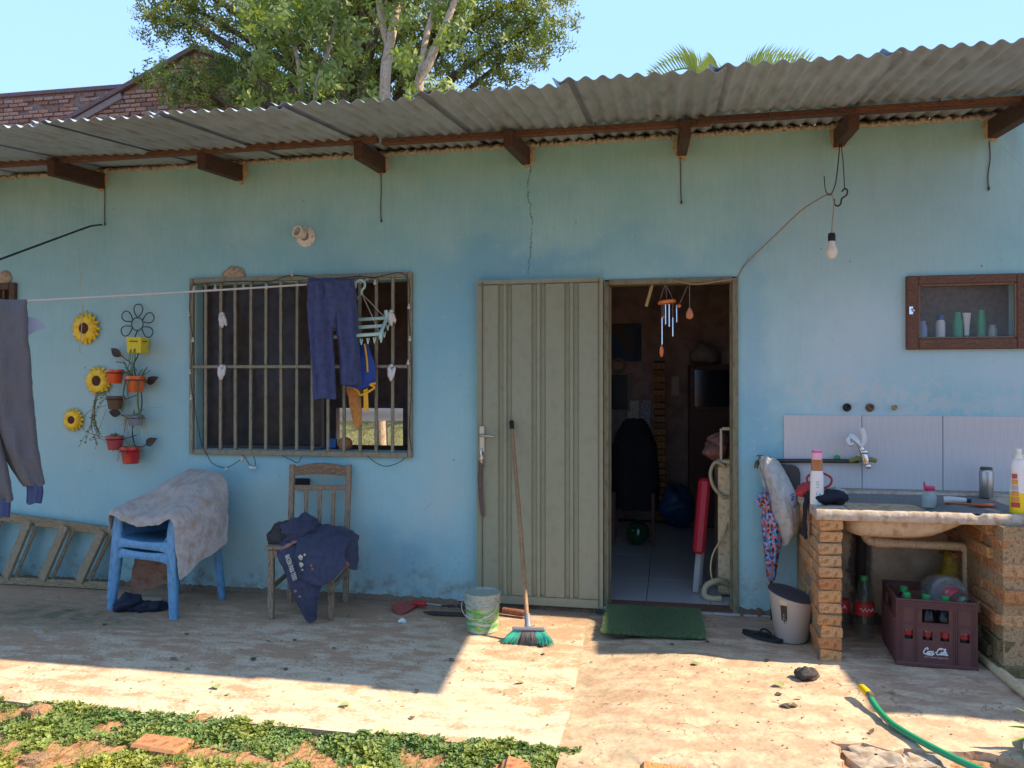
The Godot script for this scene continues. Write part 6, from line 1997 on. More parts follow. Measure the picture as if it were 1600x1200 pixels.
# ---------------------------------------------------------------- laundry sink
func make_bottle(called: String, label: String, at: Vector3, turn: float, group: String, h: float, dark: bool) -> Node3D:
	var o := thing(called, label, "bottle", at, turn, group)
	var r := h * 0.155
	var b := B.new()
	b.lathe([Vector2(0, 0.006), Vector2(r * 0.7, 0.0), Vector2(r * 0.95, 0.012), Vector2(r, 0.03), Vector2(r, h * 0.36), Vector2(r * 0.93, h * 0.4), Vector2(r * 0.96, h * 0.55), Vector2(r, h * 0.6), Vector2(r * 0.86, h * 0.72), Vector2(r * 0.5, h * 0.86), Vector2(r * 0.29, h * 0.92), Vector2(r * 0.28, h * 0.95)], Transform3D(), 26)
	part("body", b, M.pet if not dark else mt(Color(0.12, 0.15, 0.14), 0.06, null, v(1, 1, 1), {"alpha": 0.4, "spec": 0.4}), o)
	b = B.new()
	b.lathe([Vector2(r * 0.99, h * 0.385), Vector2(r * 1.015, h * 0.39), Vector2(r * 1.015, h * 0.575), Vector2(r * 0.99, h * 0.58)], Transform3D(), 26)
	part("label", b, mt(lin(0.5, 0.025, 0.025), 0.5, T.scuff, v(8, 8, 8)), o)
	b = B.new()
	var pts := []
	for i in 22:
		var a := -0.75 + 1.5 * i / 21.0
		pts.append(v(sin(a) * r * 1.02, h * 0.485 + 0.009 * sin(i * 1.15) + 0.003 * sin(i * 2.9), cos(a) * r * 1.02))
	b.tube(pts, 0.0022, 5)
	part("label_script", b, M.white, o)
	b = B.new()
	b.lathe([Vector2(r * 0.36, h * 0.935), Vector2(r * 0.37, h * 0.99), Vector2(r * 0.3, h), Vector2(0, h)], Transform3D(), 18)
	b.lathe([Vector2(r * 0.28, h * 0.915), Vector2(r * 0.4, h * 0.92), Vector2(r * 0.4, h * 0.93), Vector2(r * 0.28, h * 0.935)], Transform3D(), 18)
	part("cap", b, M.green, o)
	return o

func sink():
	var rg := RandomNumberGenerator.new()
	rg.seed = 51
	var conc := mt(lin(0.55, 0.46, 0.37), 0.9, T.dirty, v(1.6, 1.6, 1.6), {"bump": T.bumps, "bump_cm": 0.2})
	var grey := mt(lin(0.25, 0.24, 0.235), 0.9, T.fine, v(5, 5, 5), {"bump": T.bumps, "bump_cm": 0.6})
	var basin := mt(lin(0.6, 0.46, 0.31), 0.8, T.dirty, v(1.5, 1.5, 1.5), {"bump": T.mottle, "bump_cm": 0.4})
	var o := thing("laundry_sink", "concrete laundry sink on two brick piers against the wall", "sink", v(1.3, 0.0, 0.4))
	var b := B.new()
	# counter: a frame round the basin, the front edge chipped
	var n := noise(91, 5.0, 4)
	var rings := []
	for i in 81:
		var x := 0.735 + 1.45 * i / 80.0
		var c := 0.004 * n.get_noise_1d(x * 9.0) + 0.003 * n.get_noise_1d(x * 40.0)
		if absf(x - 1.492) < 0.02: c -= 0.012
		rings.append([v(x, 0.802 + c, 0.742), v(x, 0.803 + c, 0.775), v(x, 0.797 + c, 0.787 + c), v(x, 0.752, 0.788), v(x, 0.747, 0.78), v(x, 0.748, 0.742)])
	b.loft(rings)
	b.box(v(0.8175, 0.775, 0.38), v(0.165, 0.052, 0.718), Basis(), 0.006)
	b.box(v(1.46, 0.785, 0.062), v(1.45, 0.055, 0.075), Basis(), 0.006)
	b.box(v(1.965, 0.775, 0.40), v(0.43, 0.054, 0.6), Basis(), 0.006)
	wp("counter", b, conc, o)
	# basin: inside, sloping board and the underside
	b = B.new()
	var P := []
	for i in 29:
		var row := []
		var u := i / 28.0
		var x := lerpf(0.90, 1.75, u)
		for j in 21:
			var w := j / 20.0
			var z := lerpf(0.745, 0.10, w)
			var ex := minf((x - 0.90) / 0.07, 1.0)
			var ez := minf(minf((z - 0.10) / 0.05, (0.745 - z) / 0.04), 1.0)
			var e := smoothstep(0.0, 1.0, minf(ex, ez))
			var fl := lerpf(0.70, 0.795, smoothstep(1.25, 1.5, x)) if x < 1.5 else 0.795
			row.append(v(x, lerpf(0.80, fl, e), z))
		P.append(row)
	b.sheet(P, 0.006)
	wp("basin", b, grey, o)
	b = B.new()
	rings = []
	for q in [[0.885, 1.50, 0.09, 0.742, 0.75], [0.89, 1.42, 0.10, 0.738, 0.71], [0.905, 1.33, 0.12, 0.725, 0.672], [0.95, 1.26, 0.15, 0.66, 0.65]]:
		var ring := []
		var cx: float = (q[0] + q[1]) / 2
		var cz: float = (q[2] + q[3]) / 2
		for a in 32:
			var an := TAU * a / 32.0
			var cs := cos(an); var sn := sin(an)
			ring.append(v(cx + signf(cs) * pow(absf(cs), 0.35) * (q[1] - q[0]) / 2, q[4], cz + signf(sn) * pow(absf(sn), 0.35) * (q[3] - q[2]) / 2))
		rings.append(ring)
	b.loft(rings, true, true)
	wp("basin_underside", b, basin, o)
	# brick piers
	var meshes := []
	for k in 6:
		var q := B.new()
		q.box(Vector3.ZERO, v(0.109, 0.0575, 0.238), Basis(), 0.006, 0.006, k + 3)
		meshes.append(q.done())
	var core := mt(lin(0.46, 0.33, 0.2), 0.95, T.dirty, v(6, 6, 6), {"bump": T.bumps, "bump_cm": 0.8})
	b = B.new()
	b.box(v(0.806, 0.385, 0.387), v(0.102, 0.73, 0.745))
	var pier := wp("brick_pier", b, core, o)
	for r in 12:
		var y := 0.057 + r * 0.0605
		var off := 0.0 if r % 2 else 0.118
		for k in 4:
			var z := 0.66 - k * 0.243 + off * (1 if r % 2 == 0 else 0)
			if r % 2 == 0 and k == 0:
				var hb := part("brick", meshes[rg.randi() % 6], M.brick[rg.randi() % 4], pier, v(0.806 + rg.randf_range(-0.004, 0.004), y, 0.722))
				hb.scale = v(0.95, 1, 0.45)
				continue
			if r % 2 == 0: z = 0.66 - k * 0.243 + 0.124
			if z < 0.1: continue
			var p := part("brick", meshes[rg.randi() % 6], M.brick[rg.randi() % 4], pier, v(0.806 + rg.randf_range(-0.005, 0.005), y + rg.randf_range(-0.002, 0.002), z + rg.randf_range(-0.004, 0.004)))
			p.rotation = Vector3(rg.randf_range(-0.02, 0.02), rg.randf_range(-0.03, 0.03), rg.randf_range(-0.02, 0.02))
	b = B.new()
	b.box(v(1.875, 0.385, 0.46), v(0.606, 0.73, 0.77))
	var pier2 := wp("brick_pier", b, mt(lin(0.42, 0.29, 0.16), 0.95, T.dirty, v(5, 5, 5), {"bump": T.bumps, "bump_cm": 0.4}), o)
	var mossy := mt(lin(0.2, 0.16, 0.07), 0.95, T.dirty, v(5, 5, 5), {"bump": T.bumps, "bump_cm": 0.7})
	for r in 12:
		var y := 0.057 + r * 0.0605
		for k in 3:   # the side towards the crate
			var z := 0.72 - k * 0.243 - (0.118 if r % 2 else 0.0)
			if rg.randf() < 0.12: continue
			var p := part("brick", meshes[rg.randi() % 6], mossy if r < 3 else M.brick[rg.randi() % 4], pier2, v(1.622 + rg.randf_range(-0.02, 0.008), y, z))
			p.rotation = Vector3(rg.randf_range(-0.03, 0.03), rg.randf_range(-0.06, 0.06), rg.randf_range(-0.03, 0.03))
		for k in 3:   # the front
			var x := 1.685 + k * 0.243 + (0.118 if r % 2 else 0.0)
			if rg.randf() < 0.1: continue
			var p := part("brick", meshes[rg.randi() % 6], mossy if r < 3 else M.brick[rg.randi() % 4], pier2, v(x, y, 0.795 + rg.randf_range(-0.015, 0.018)))
			p.rotation = Vector3(rg.randf_range(-0.03, 0.03), PI / 2 + rg.randf_range(-0.08, 0.08), rg.randf_range(-0.03, 0.03))
	b = B.new()
	b.ball(v(1.71, 0.70, 0.845), v(0.055, 0.045, 0.02), 9, 14, 0.7, 22.0, 4)
	b.ball(v(1.74, 0.665, 0.845), v(0.05, 0.016, 0.016), 7, 12, 0.7, 22.0, 6)
	b.ball(v(1.68, 0.54, 0.845), v(0.03, 0.012, 0.012), 7, 12, 0.7, 22.0, 8)
	wp("mortar_patch", b, mt(lin(0.62, 0.55, 0.47), 0.9, T.dirty, v(7, 7, 7), {"bump": T.bumps, "bump_cm": 0.5}), o)
	# drain
	var pvc := mt(lin(0.72, 0.57, 0.36), 0.45, T.rust, v(4, 4, 4))
	b = B.new()
	b.tube([v(1.06, 0.655, 0.34), v(1.06, 0.63, 0.34)], 0.028, 14)
	b.tube(curve([v(1.06, 0.64, 0.34), v(1.065, 0.6, 0.34), v(1.085, 0.573, 0.35), v(1.12, 0.567, 0.35)], 5), 0.024, 14)
	b.tube([v(1.11, 0.567, 0.35), v(1.19, 0.565, 0.35)], 0.03, 14)
	b.tube(curve([v(1.15, 0.565, 0.35), v(1.35, 0.562, 0.35), v(1.53, 0.56, 0.35), v(1.562, 0.555, 0.35), v(1.578, 0.535, 0.35), v(1.58, 0.5, 0.35), v(1.578, 0.3, 0.36), v(1.575, 0.19, 0.38), v(1.57, 0.1, 0.42)], 5), 0.0235, 14)
	b.tube([v(1.577, 0.26, 0.362), v(1.575, 0.17, 0.385)], 0.031, 14)
	wp("drain_pipe", b, pvc, o)
	b = B.new()
	b.tube(curve([v(1.575, 0.06, 0.45), v(1.56, 0.052, 0.62), v(1.565, 0.05, 1.05), v(1.59, 0.045, 1.5)], 5), 0.0245, 14)
	single("ground_pipe", "cream plastic drain pipe lying on the ground beside the right brick pier", "pipe", b, pvc)
	b = B.new()
	b.tube([v(1.115, 0.62, 0.03), v(1.118, 0.45, 0.028), v(1.11, 0.3, 0.03), v(1.112, 0.05, 0.03)], 0.027, 12)
	b.box(v(1.115, 0.63, 0.03), v(0.09, 0.012, 0.05), Basis(), 0.003)
	single("soil_pipe", "dark stained downpipe on the wall under the sink", "pipe", b, mt(lin(0.06, 0.05, 0.045), 0.85, T.dirty, v(5, 5, 5)))
	# tap and its feed
	o = thing("tap", "chrome lever tap in front of the grey splashback tiles", "tap", v(1.12, 1.0, 0.05))
	b = B.new()
	b.tube([v(1.125, 0.985, 0.012), v(1.125, 0.985, 0.09)], [0.017, 0.017], 14)
	b.tube(curve([v(1.128, 0.965, 0.09), v(1.125, 1.0, 0.09), v(1.11, 1.05, 0.09), v(1.095, 1.08, 0.092)], 4), [0.016, 0.018, 0.018, 0.019, 0.02, 0.02, 0.02, 0.019, 0.018, 0.017, 0.016, 0.015, 0.014], 14)
	b.ball(v(1.14, 0.962, 0.095), v(0.02, 0.018, 0.018), 8, 14)
	b.ball(v(1.117, 1.045, 0.1), v(0.024, 0.016, 0.018), 8, 14)
	wp("body", b, M.chrome, o)
	b = B.new()
	b.tube(curve([v(1.1, 1.07, 0.095), v(1.118, 1.12, 0.1), v(1.105, 1.185, 0.1)], 5), [0.01, 0.012, 0.014, 0.015, 0.016, 0.016, 0.016, 0.015, 0.014, 0.012, 0.008], 12, true, 0.5)
	wp("lever", b, M.white, o)
	b = B.new()
	b.tube(curve([v(1.1, 1.075, 0.1), v(1.07, 1.105, 0.11), v(1.04, 1.13, 0.115), v(1.022, 1.118, 0.12), v(1.03, 1.09, 0.125), v(1.05, 1.095, 0.125)], 5), 0.0125, 12)
	b.tube(curve([v(1.09, 1.1, 0.1), v(1.06, 1.135, 0.105), v(1.03, 1.142, 0.11)], 5), 0.011, 12)
	wp("spout", b, mt(lin(0.65, 0.66, 0.66), 0.3, null, v(1, 1, 1), {"metal": 0.4}), o)
	b = B.new()
	b.tube([v(0.62, 0.978, 0.03), v(0.85, 0.982, 0.034), v(1.1, 0.985, 0.036)], 0.0125, 10)
	single("feed_pipe", "black pipe running along the tiles to the tap", "pipe", b, mt(lin(0.045, 0.035, 0.035), 0.5))
	b = B.new()
	b.tube([v(1.045, 0.985, 0.062), v(1.085, 1.005, 0.07), v(1.108, 1.0, 0.07)], [0.012, 0.015, 0.013], 10)
	b.tube([v(1.142, 1.0, 0.07), v(1.165, 0.998, 0.068), v(1.19, 0.99, 0.062)], [0.013, 0.015, 0.012], 10)
	single("green_hose_piece", "short olive green hose piece pushed onto the tap", "hose", b, mt(lin(0.2, 0.2, 0.035), 0.6))
	b = B.new()
	b.ball(Vector3.ZERO, v(0.017, 0.014, 0.014), 8, 14, 0.3, 40.0, 2)
	single("green_plug", "small green plastic cap resting on the black feed pipe", "cap", b, M.green, v(0.98, 1.006, 0.036))
	# old tap with the plastic bag
	o = thing("brass_tap", "small corroded brass tap on the wall holding the white bag", "tap", v(0.54, 1.0, 0.03))
	b = B.new()
	b.tube(curve([v(0.525, 0.965, 0.0), v(0.525, 0.965, 0.05), v(0.515, 0.955, 0.075), v(0.512, 0.935, 0.08)], 4), 0.012, 10)
	b.tube([v(0.53, 0.975, 0.05), v(0.54, 1.0, 0.07)], 0.008, 8)
	b.box(v(0.542, 1.01, 0.075), v(0.05, 0.01, 0.012), rot(0, 0, -4), 0.003)
	b.tube([v(0.6, 0.985, 0.0), v(0.6, 0.985, 0.03)], 0.014, 10)
	wp("body", b, mt(lin(0.2, 0.13, 0.07), 0.6, T.rust, v(8, 8, 8), {"metal": 0.5}), o)
	o = thing("plastic_bag", "white translucent plastic carrier bag hanging from the brass tap", "bag", v(0.65, 0.48, 0.17))
	var bagm := mt(lin(0.78, 0.76, 0.72), 0.3, T.mottle, v(3, 3, 3), {"back": Color(0.8, 0.78, 0.74), "alpha": 0.86})
	b = B.new()
	var fr := [[v(0.535, 1.013, 0.085), v(0.534, 0.95, 0.12), v(0.571, 0.84, 0.14), v(0.589, 0.70, 0.16), v(0.622, 0.59, 0.16), v(0.648, 0.481, 0.14)],
		[v(0.540, 1.015, 0.09), v(0.552, 0.955, 0.15), v(0.605, 0.845, 0.20), v(0.63, 0.70, 0.225), v(0.66, 0.58, 0.21), v(0.664, 0.487, 0.17)],
		[v(0.546, 1.017, 0.092), v(0.58, 0.972, 0.15), v(0.645, 0.85, 0.2), v(0.678, 0.70, 0.24), v(0.695, 0.583, 0.23), v(0.682, 0.50, 0.18)],
		[v(0.551, 1.016, 0.09), v(0.606, 0.985, 0.14), v(0.68, 0.855, 0.17), v(0.725, 0.70, 0.2), v(0.73, 0.59, 0.19), v(0.70, 0.535, 0.16)],
		[v(0.557, 1.014, 0.085), v(0.63, 0.985, 0.11), v(0.708, 0.85, 0.12), v(0.766, 0.70, 0.15), v(0.757, 0.60, 0.15), v(0.713, 0.553, 0.13)]]
	b.patch(fr, 40, 60, 0.0015, 0.013, 9.0, 3, v(1.5, 0.12, 1))
	b.patch([[v(0.533, 1.0, 0.08), v(0.54, 0.85, 0.09), v(0.572, 0.72, 0.1), v(0.62, 0.56, 0.12)], [v(0.54, 1.0, 0.07), v(0.6, 0.85, 0.08), v(0.66, 0.72, 0.09), v(0.68, 0.53, 0.1)], [v(0.552, 1.0, 0.08), v(0.68, 0.88, 0.09), v(0.75, 0.72, 0.1), v(0.72, 0.57, 0.11)]], 18, 24, 0.002, 0.02, 6.0, 8, v(1.5, 0.25, 1))
	wp("sack", b, bagm, o)
	b = B.new()
	for q in [[0.697, 0.80, 0.207], [0.70, 0.785, 0.211], [0.698, 0.772, 0.214], [0.707, 0.735, 0.222]]:
		b.box(v(q[0] + 0.006, q[1], q[2] - 0.004), v(0.02, 0.006, 0.006), rot(0, 20, 30))
	wp("blue_print", b, mt(lin(0.06, 0.12, 0.45), 0.5), o)
	b = B.new()
	var poly := []
	for q in [[0.665, 0.66], [0.768, 0.66], [0.768, 0.91], [0.76, 0.937], [0.745, 0.951], [0.72, 0.957], [0.68, 0.96], [0.665, 0.96]]:
		poly.append(Vector2(q[0], q[1]))
	b.extrude(poly, 0.018, Transform3D(Basis(), v(0, 0, 0.045)))
	single("grey_tray", "dark grey rounded plastic tray hanging behind the white bag", "tray", b, mt(lin(0.05, 0.045, 0.045), 0.5, T.scuff, v(5, 5, 5)))
	# umbrella
	o = thing("umbrella", "folded umbrella with orange and blue pattern standing tip down by the wall", "umbrella", v(0.59, 0.05, 0.16))
	b = B.new()
	rings = []
	var ax := [[v(0.59, 0.275, 0.15), 0.012], [v(0.59, 0.30, 0.15), 0.022], [v(0.592, 0.42, 0.15), 0.036], [v(0.595, 0.53, 0.15), 0.05], [v(0.592, 0.62, 0.15), 0.055], [v(0.585, 0.67, 0.14), 0.042], [v(0.575, 0.70, 0.135), 0.03], [v(0.565, 0.72, 0.13), 0.045], [v(0.558, 0.755, 0.125), 0.05], [v(0.555, 0.79, 0.12), 0.03], [v(0.556, 0.80, 0.12), 0.008]]
	for q in ax:
		var ring := []
		for a in 32:
			var an := TAU * a / 32.0
			ring.append(q[0] + v(cos(an), 0, -sin(an)) * (q[1] * (1.0 + 0.16 * sin(an * 8.0 + q[0].y * 9.0))))
		rings.append(ring)
	b.loft(rings)
	wp("canopy", b, mt(Color(1, 1, 1), 0.7, T.flowers, v(3.6, 2.4, 3.6)), o)
	b = B.new()
	b.tube([v(0.59, 0.285, 0.15), v(0.592, 0.05, 0.155)], [0.009, 0.007], 8)
	wp("tip", b, M.black, o)
	# waste bin
	o = thing("waste_bin", "pale grey tapered bin with a slanted dark rim and black sticker", "bin", v(0.655, 0.036, 0.47))
	b = B.new()
	rings = []
	for q in [[0.074, 0.0, 0.0], [0.08, 0.006, 0.0], [0.112, 0.24, 0.03], [0.115, 0.25, 0.03]]:
		var ring := []
		for a in 40:
			var an := TAU * a / 40.0
			ring.append(v(sin(an) * q[0] * 1.06, q[1] - q[2] * sin(an + 0.25) - q[2] * 0.2 * cos(an), cos(an) * q[0]))
		rings.append(ring)
	b.loft(rings)
	part("body", b, mt(lin(0.42, 0.37, 0.32), 0.4), o)
	b = B.new()
	rings = []
	for q in [[0.116, 0.251, 0.03], [0.112, 0.258, 0.03], [0.107, 0.252, 0.03], [0.1, 0.2, 0.02], [0.06, 0.13, 0.0]]:
		var ring := []
		for a in 40:
			var an := TAU * a / 40.0
			ring.append(v(sin(an) * q[0] * 1.06, q[1] - q[2] * sin(an + 0.25) - q[2] * 0.2 * cos(an), cos(an) * q[0]))
		rings.append(ring)
	b.loft(rings)
	part("lid", b, mt(lin(0.06, 0.062, 0.075), 0.55), o)
	b = B.new()
	var P2 := []
	for i in 9:
		var row := []
		for j in 9:
			var an := -0.62 + 0.30 * i / 8.0
			var w := sqrt(maxf(0.0, 1.0 - pow(maxf(0.0, (0.25 - j / 8.0) / 0.25), 2.0)))
			an = -0.47 + (an + 0.47) * maxf(w, 0.1)
			var y := 0.11 + 0.1 * j / 8.0
			var rr := lerpf(0.08, 0.1125, (y - 0.006) / 0.234) + 0.0014
			row.append(v(sin(an) * rr * 1.06, y, cos(an) * rr))
		P2.append(row)
	b.sheet(P2, 0.001)
	part("sticker", b, mt(lin(0.03, 0.022, 0.02), 0.4), o)
	b = B.new()
	for i in 5:
		b.box(v(sin(-0.47) * 0.1045 * 1.06, 0.195 - 0.013 * i, cos(-0.47) * 0.1045 + 0.001 - 0.0018 * i), v(0.006 + 0.003 * (i % 2), 0.007, 0.004), rot(0, -27, 0))
	circ_ring(b, v(sin(-0.47) * 0.098 * 1.06, 0.126, cos(-0.47) * 0.098 + 0.0005), 0.009, rot(0, -27, 0))
	part("sticker_print", b, M.offwhite, o)
	b = B.new()
	P2 = []
	for i in 5:
		var row := []
		for j in 3:
			var an := -0.66 + 0.36 * i / 4.0
			var y := 0.212 + 0.013 * j
			var rr := lerpf(0.08, 0.1125, (y - 0.006) / 0.234) + 0.0014
			row.append(v(sin(an) * rr * 1.06, y, cos(an) * rr))
		P2.append(row)
	b.sheet(P2, 0.001)
	part("price_tag", b, mt(lin(0.6, 0.45, 0.25), 0.6), o)
	# things on and in the sink
	o = thing("soap_bottle", "white soap bottle with amber neck and pink cap on the left sink end", "bottle", v(0.768, 0.802, 0.6))
	b = B.new()
	b.lathe([Vector2(0, 0), Vector2(0.034, 0), Vector2(0.036, 0.006), Vector2(0.033, 0.16), Vector2(0.027, 0.185), Vector2(0.02, 0.195), Vector2(0, 0.195)], Transform3D(Basis().scaled(v(1, 1, 0.7)), Vector3.ZERO), 24)
	part("body", b, M.white, o)
	b = B.new()
	b.lathe([Vector2(0.0285, 0.17), Vector2(0.0295, 0.235), Vector2(0.026, 0.24), Vector2(0, 0.24)], Transform3D(Basis().scaled(v(1, 1, 0.7)), Vector3.ZERO), 24)
	part("neck", b, mt(lin(0.38, 0.14, 0.03), 0.25), o)
	b = B.new()
	b.lathe([Vector2(0.0265, 0.238), Vector2(0.027, 0.272), Vector2(0.024, 0.276), Vector2(0.025, 0.277), Vector2(0.022, 0.29), Vector2(0, 0.291)], Transform3D(Basis().scaled(v(1, 1, 0.8)), Vector3.ZERO), 24)
	part("cap", b, mt(lin(0.75, 0.4, 0.5), 0.4), o)
	b = B.new()
	b.lathe([Vector2(0.0258, 0.274), Vector2(0.0262, 0.28), Vector2(0.023, 0.286)], Transform3D(Basis().scaled(v(1, 1, 0.8)), Vector3.ZERO), 24)
	part("cap_band", b, mt(lin(0.7, 0.08, 0.3), 0.4), o)
	b = B.new()
	b.ball(v(0.01, 0.055, 0.0225), v(0.006, 0.007, 0.003), 8, 12)
	b.tube(curve([v(-0.002, 0.075, 0.0225), v(-0.004, 0.05, 0.0235), v(0.012, 0.03, 0.0245)]), 0.0022, 6)
	for i in 3:
		b.box(v(0.0, 0.12 - 0.014 * i, 0.0225), v(0.018 - 0.003 * i, 0.004, 0.003))
	part("print", b, mt(lin(0.12, 0.3, 0.42), 0.5), o)
	b = B.new()
	b.ball(v(0.845, 0.835, 0.56), v(0.085, 0.035, 0.08), 14, 22, 0.7, 12.0, 4)
	b.ball(v(0.80, 0.83, 0.5), v(0.07, 0.03, 0.1), 12, 20, 0.7, 13.0, 7)
	b.patch([[v(0.735, 0.86, 0.5), v(0.715, 0.8, 0.53), v(0.705, 0.7, 0.53), v(0.71, 0.62, 0.5)], [v(0.755, 0.86, 0.56), v(0.728, 0.8, 0.58), v(0.718, 0.7, 0.58), v(0.725, 0.6, 0.55)]], 10, 14, 0.006, 0.012, 8.0, 5)
	single("dark_clothes", "black and navy clothes heaped on the left end of the sink", "clothes", b, mt(lin(0.014, 0.016, 0.03), 0.9, T.fine, v(5, 5, 5)))
	b = B.new()
	b.ball(v(0.905, 0.845, 0.55), v(0.03, 0.035, 0.05), 12, 18, 0.7, 18.0, 5)
	b.ball(v(0.885, 0.868, 0.53), v(0.03, 0.02, 0.04), 10, 16, 0.7, 18.0, 9)
	single("white_rag", "wrung white rag at the edge of the dark clothes on the sink", "rag", b, mt(lin(0.45, 0.43, 0.4), 0.9, T.fine, v(8, 8, 8)))
	b = B.new()
	b.ball(v(0.735, 0.865, 0.45), v(0.055, 0.035, 0.05), 10, 16, 0.4, 14.0, 5, rot(0, 0, 30))
	b.tube(curve([v(0.77, 0.87, 0.42), v(0.75, 0.92, 0.40), v(0.81, 0.95, 0.39), v(0.875, 0.925, 0.40), v(0.87, 0.885, 0.41), v(0.82, 0.86, 0.42)], 5), 0.0065, 8)
	single("red_brush", "red scrubbing pad with dark looped handle behind the soap bottle", "brush", b, mt(lin(0.5, 0.04, 0.05), 0.7, T.mottle, v(6, 6, 6)))
	o = thing("spray_bottle", "clear squirt bottle with pink top standing in the basin", "bottle", v(1.39, 0.772, 0.36))
	b = B.new()
	b.lathe([Vector2(0, 0), Vector2(0.036, 0), Vector2(0.038, 0.006), Vector2(0.038, 0.055), Vector2(0.03, 0.075), Vector2(0.014, 0.086)], Transform3D(), 22)
	part("body", b, mt(Color(0.75, 0.8, 0.78), 0.15, null, v(1, 1, 1), {"alpha": 0.4}), o)
	b = B.new()
	b.tube([v(0.025, 0.1, 0), v(-0.025, 0.1, 0)], [0.012, 0.014], 10)
	b.tube([v(-0.02, 0.1, 0), v(-0.027, 0.135, 0.0)], [0.009, 0.004], 8)
	b.tube([v(0, 0.083, 0), v(0, 0.1, 0)], 0.012, 10)
	part("top", b, mt(lin(0.65, 0.03, 0.11), 0.4), o)
	o = thing("toothpaste_tube", "white and orange tube lying on the sink board", "tube", v(1.51, 0.808, 0.42), -24.0)
	b = B.new()
	b.tube([v(-0.06, 0.006, 0), v(-0.03, 0.012, 0), v(0.035, 0.013, 0), v(0.045, 0.012, 0)], [0.022, 0.018, 0.014, 0.009], 14)
	part("body", b, mt(lin(0.55, 0.53, 0.5), 0.4), o)
	b = B.new()
	b.tube([v(0.045, 0.012, 0), v(0.065, 0.012, 0)], 0.01, 12)
	part("cap", b, M.black, o)
	b = B.new()
	b.box(v(0.0, -0.004, 0.012), v(0.12, 0.008, 0.016), Basis(), 0.003)
	part("stripe", b, mt(lin(0.55, 0.13, 0.05), 0.5), o)
	b = B.new()
	b.box(v(-0.02, 0.0225, 0.006), v(0.04, 0.005, 0.012), Basis(), 0.002)
	part("print", b, mt(lin(0.05, 0.4, 0.3), 0.5), o)
	b = B.new()
	b.ball(Vector3.ZERO, v(0.075, 0.009, 0.028), 8, 18, 0.25, 12.0, 3)
	single("orange_sponge", "flat orange scrubbing pad on the sink board left of the flask", "sponge", b, mt(lin(0.6, 0.12, 0.05), 0.8, T.fine, v(9, 9, 9)), v(1.6, 0.812, 0.52))
	o = thing("steel_flask", "brushed steel vacuum flask standing on the sink against the tiles", "flask", v(1.748, 0.803, 0.15))
	b = B.new()
	b.lathe([Vector2(0, 0), Vector2(0.034, 0), Vector2(0.036, 0.004), Vector2(0.036, 0.145), Vector2(0.033, 0.155), Vector2(0.0305, 0.157)], Transform3D(), 26)
	part("body", b, mt(lin(0.5, 0.47, 0.44), 0.32, T.stripe, v(20, 0.5, 20), {"metal": 0.95}), o)
	b = B.new()
	b.lathe([Vector2(0.0315, 0.153), Vector2(0.0315, 0.168), Vector2(0.027, 0.172), Vector2(0, 0.172)], Transform3D(), 26)
	part("cap", b, mt(lin(0.06, 0.06, 0.06), 0.35), o)
	o = thing("detergent_bottle", "clear squeeze bottle half full of yellow detergent at the right sink edge", "bottle", v(1.69, 0.802, 0.72), -20.0)
	var sh := Transform3D(Basis().scaled(v(1, 1, 0.7)), Vector3.ZERO)
	b = B.new()
	b.lathe([Vector2(0, 0), Vector2(0.038, 0), Vector2(0.0405, 0.006), Vector2(0.0385, 0.1)], sh, 26)
	part("liquid", b, mt(lin(0.85, 0.62, 0.02), 0.25), o)
	b = B.new()
	b.lathe([Vector2(0.0385, 0.1005), Vector2(0.0335, 0.2), Vector2(0.036, 0.225), Vector2(0.036, 0.235), Vector2(0.027, 0.262), Vector2(0.022, 0.268), Vector2(0, 0.268)], sh, 26)
	part("body", b, mt(lin(0.74, 0.74, 0.72), 0.3), o)
	b = B.new()
	b.lathe([Vector2(0.021, 0.267), Vector2(0.02, 0.29), Vector2(0.012, 0.294), Vector2(0.0115, 0.302), Vector2(0.0145, 0.304), Vector2(0.013, 0.318), Vector2(0, 0.32)], Transform3D(), 20)
	part("cap", b, mt(lin(0.75, 0.75, 0.62), 0.35), o)
	var cl := [lin(0.5, 0.06, 0.03), lin(0.62, 0.28, 0.03), lin(0.4, 0.38, 0.3), lin(0.6, 0.25, 0.06), lin(0.6, 0.25, 0.06), lin(0.45, 0.05, 0.03)]
	for i in 6:
		b = B.new()
		P2 = []
		for u in 5:
			var row := []
			for w in 3:
				var y := 0.195 - 0.028 * i - 0.024 * (1.0 - w / 2.0)
				var an := -0.95 + (0.75 + 0.06 * i) * u / 4.0
				var rr := lerpf(0.0397, 0.034, clampf((y - 0.03) / 0.17, 0, 1)) + 0.0012
				row.append(v(sin(an) * rr, y, cos(an) * rr * 0.7 + 0.0006))
			P2.append(row)
		b.sheet(P2, 0.0012)
		part("label_band", b, mt(cl[i], 0.45), o)
	# under the sink
	make_bottle("cola_bottle", "clear cola bottle with red label and green cap, right one under the sink", v(1.055, 0.036, 0.36), 8.0, "cola bottles under the sink", 0.345, false)
	make_bottle("cola_bottle", "cola bottle with red label half hidden by the left brick pier", v(0.935, 0.036, 0.32), -12.0, "cola bottles under the sink", 0.345, false)
	crate()
	b = B.new()
	b.ball(v(1.6, 0.33, 0.15), v(0.12, 0.16, 0.09), 18, 26, 0.5, 8.0, 4)
	b.ball(v(1.575, 0.22, 0.2), v(0.12, 0.08, 0.1), 14, 22, 0.5, 9.0, 9)
	single("yellow_sack", "crumpled dirty yellow sack stuffed behind the crate under the sink", "sack", b, mt(lin(0.52, 0.36, 0.02), 0.6, T.dirty, v(4, 4, 4)))

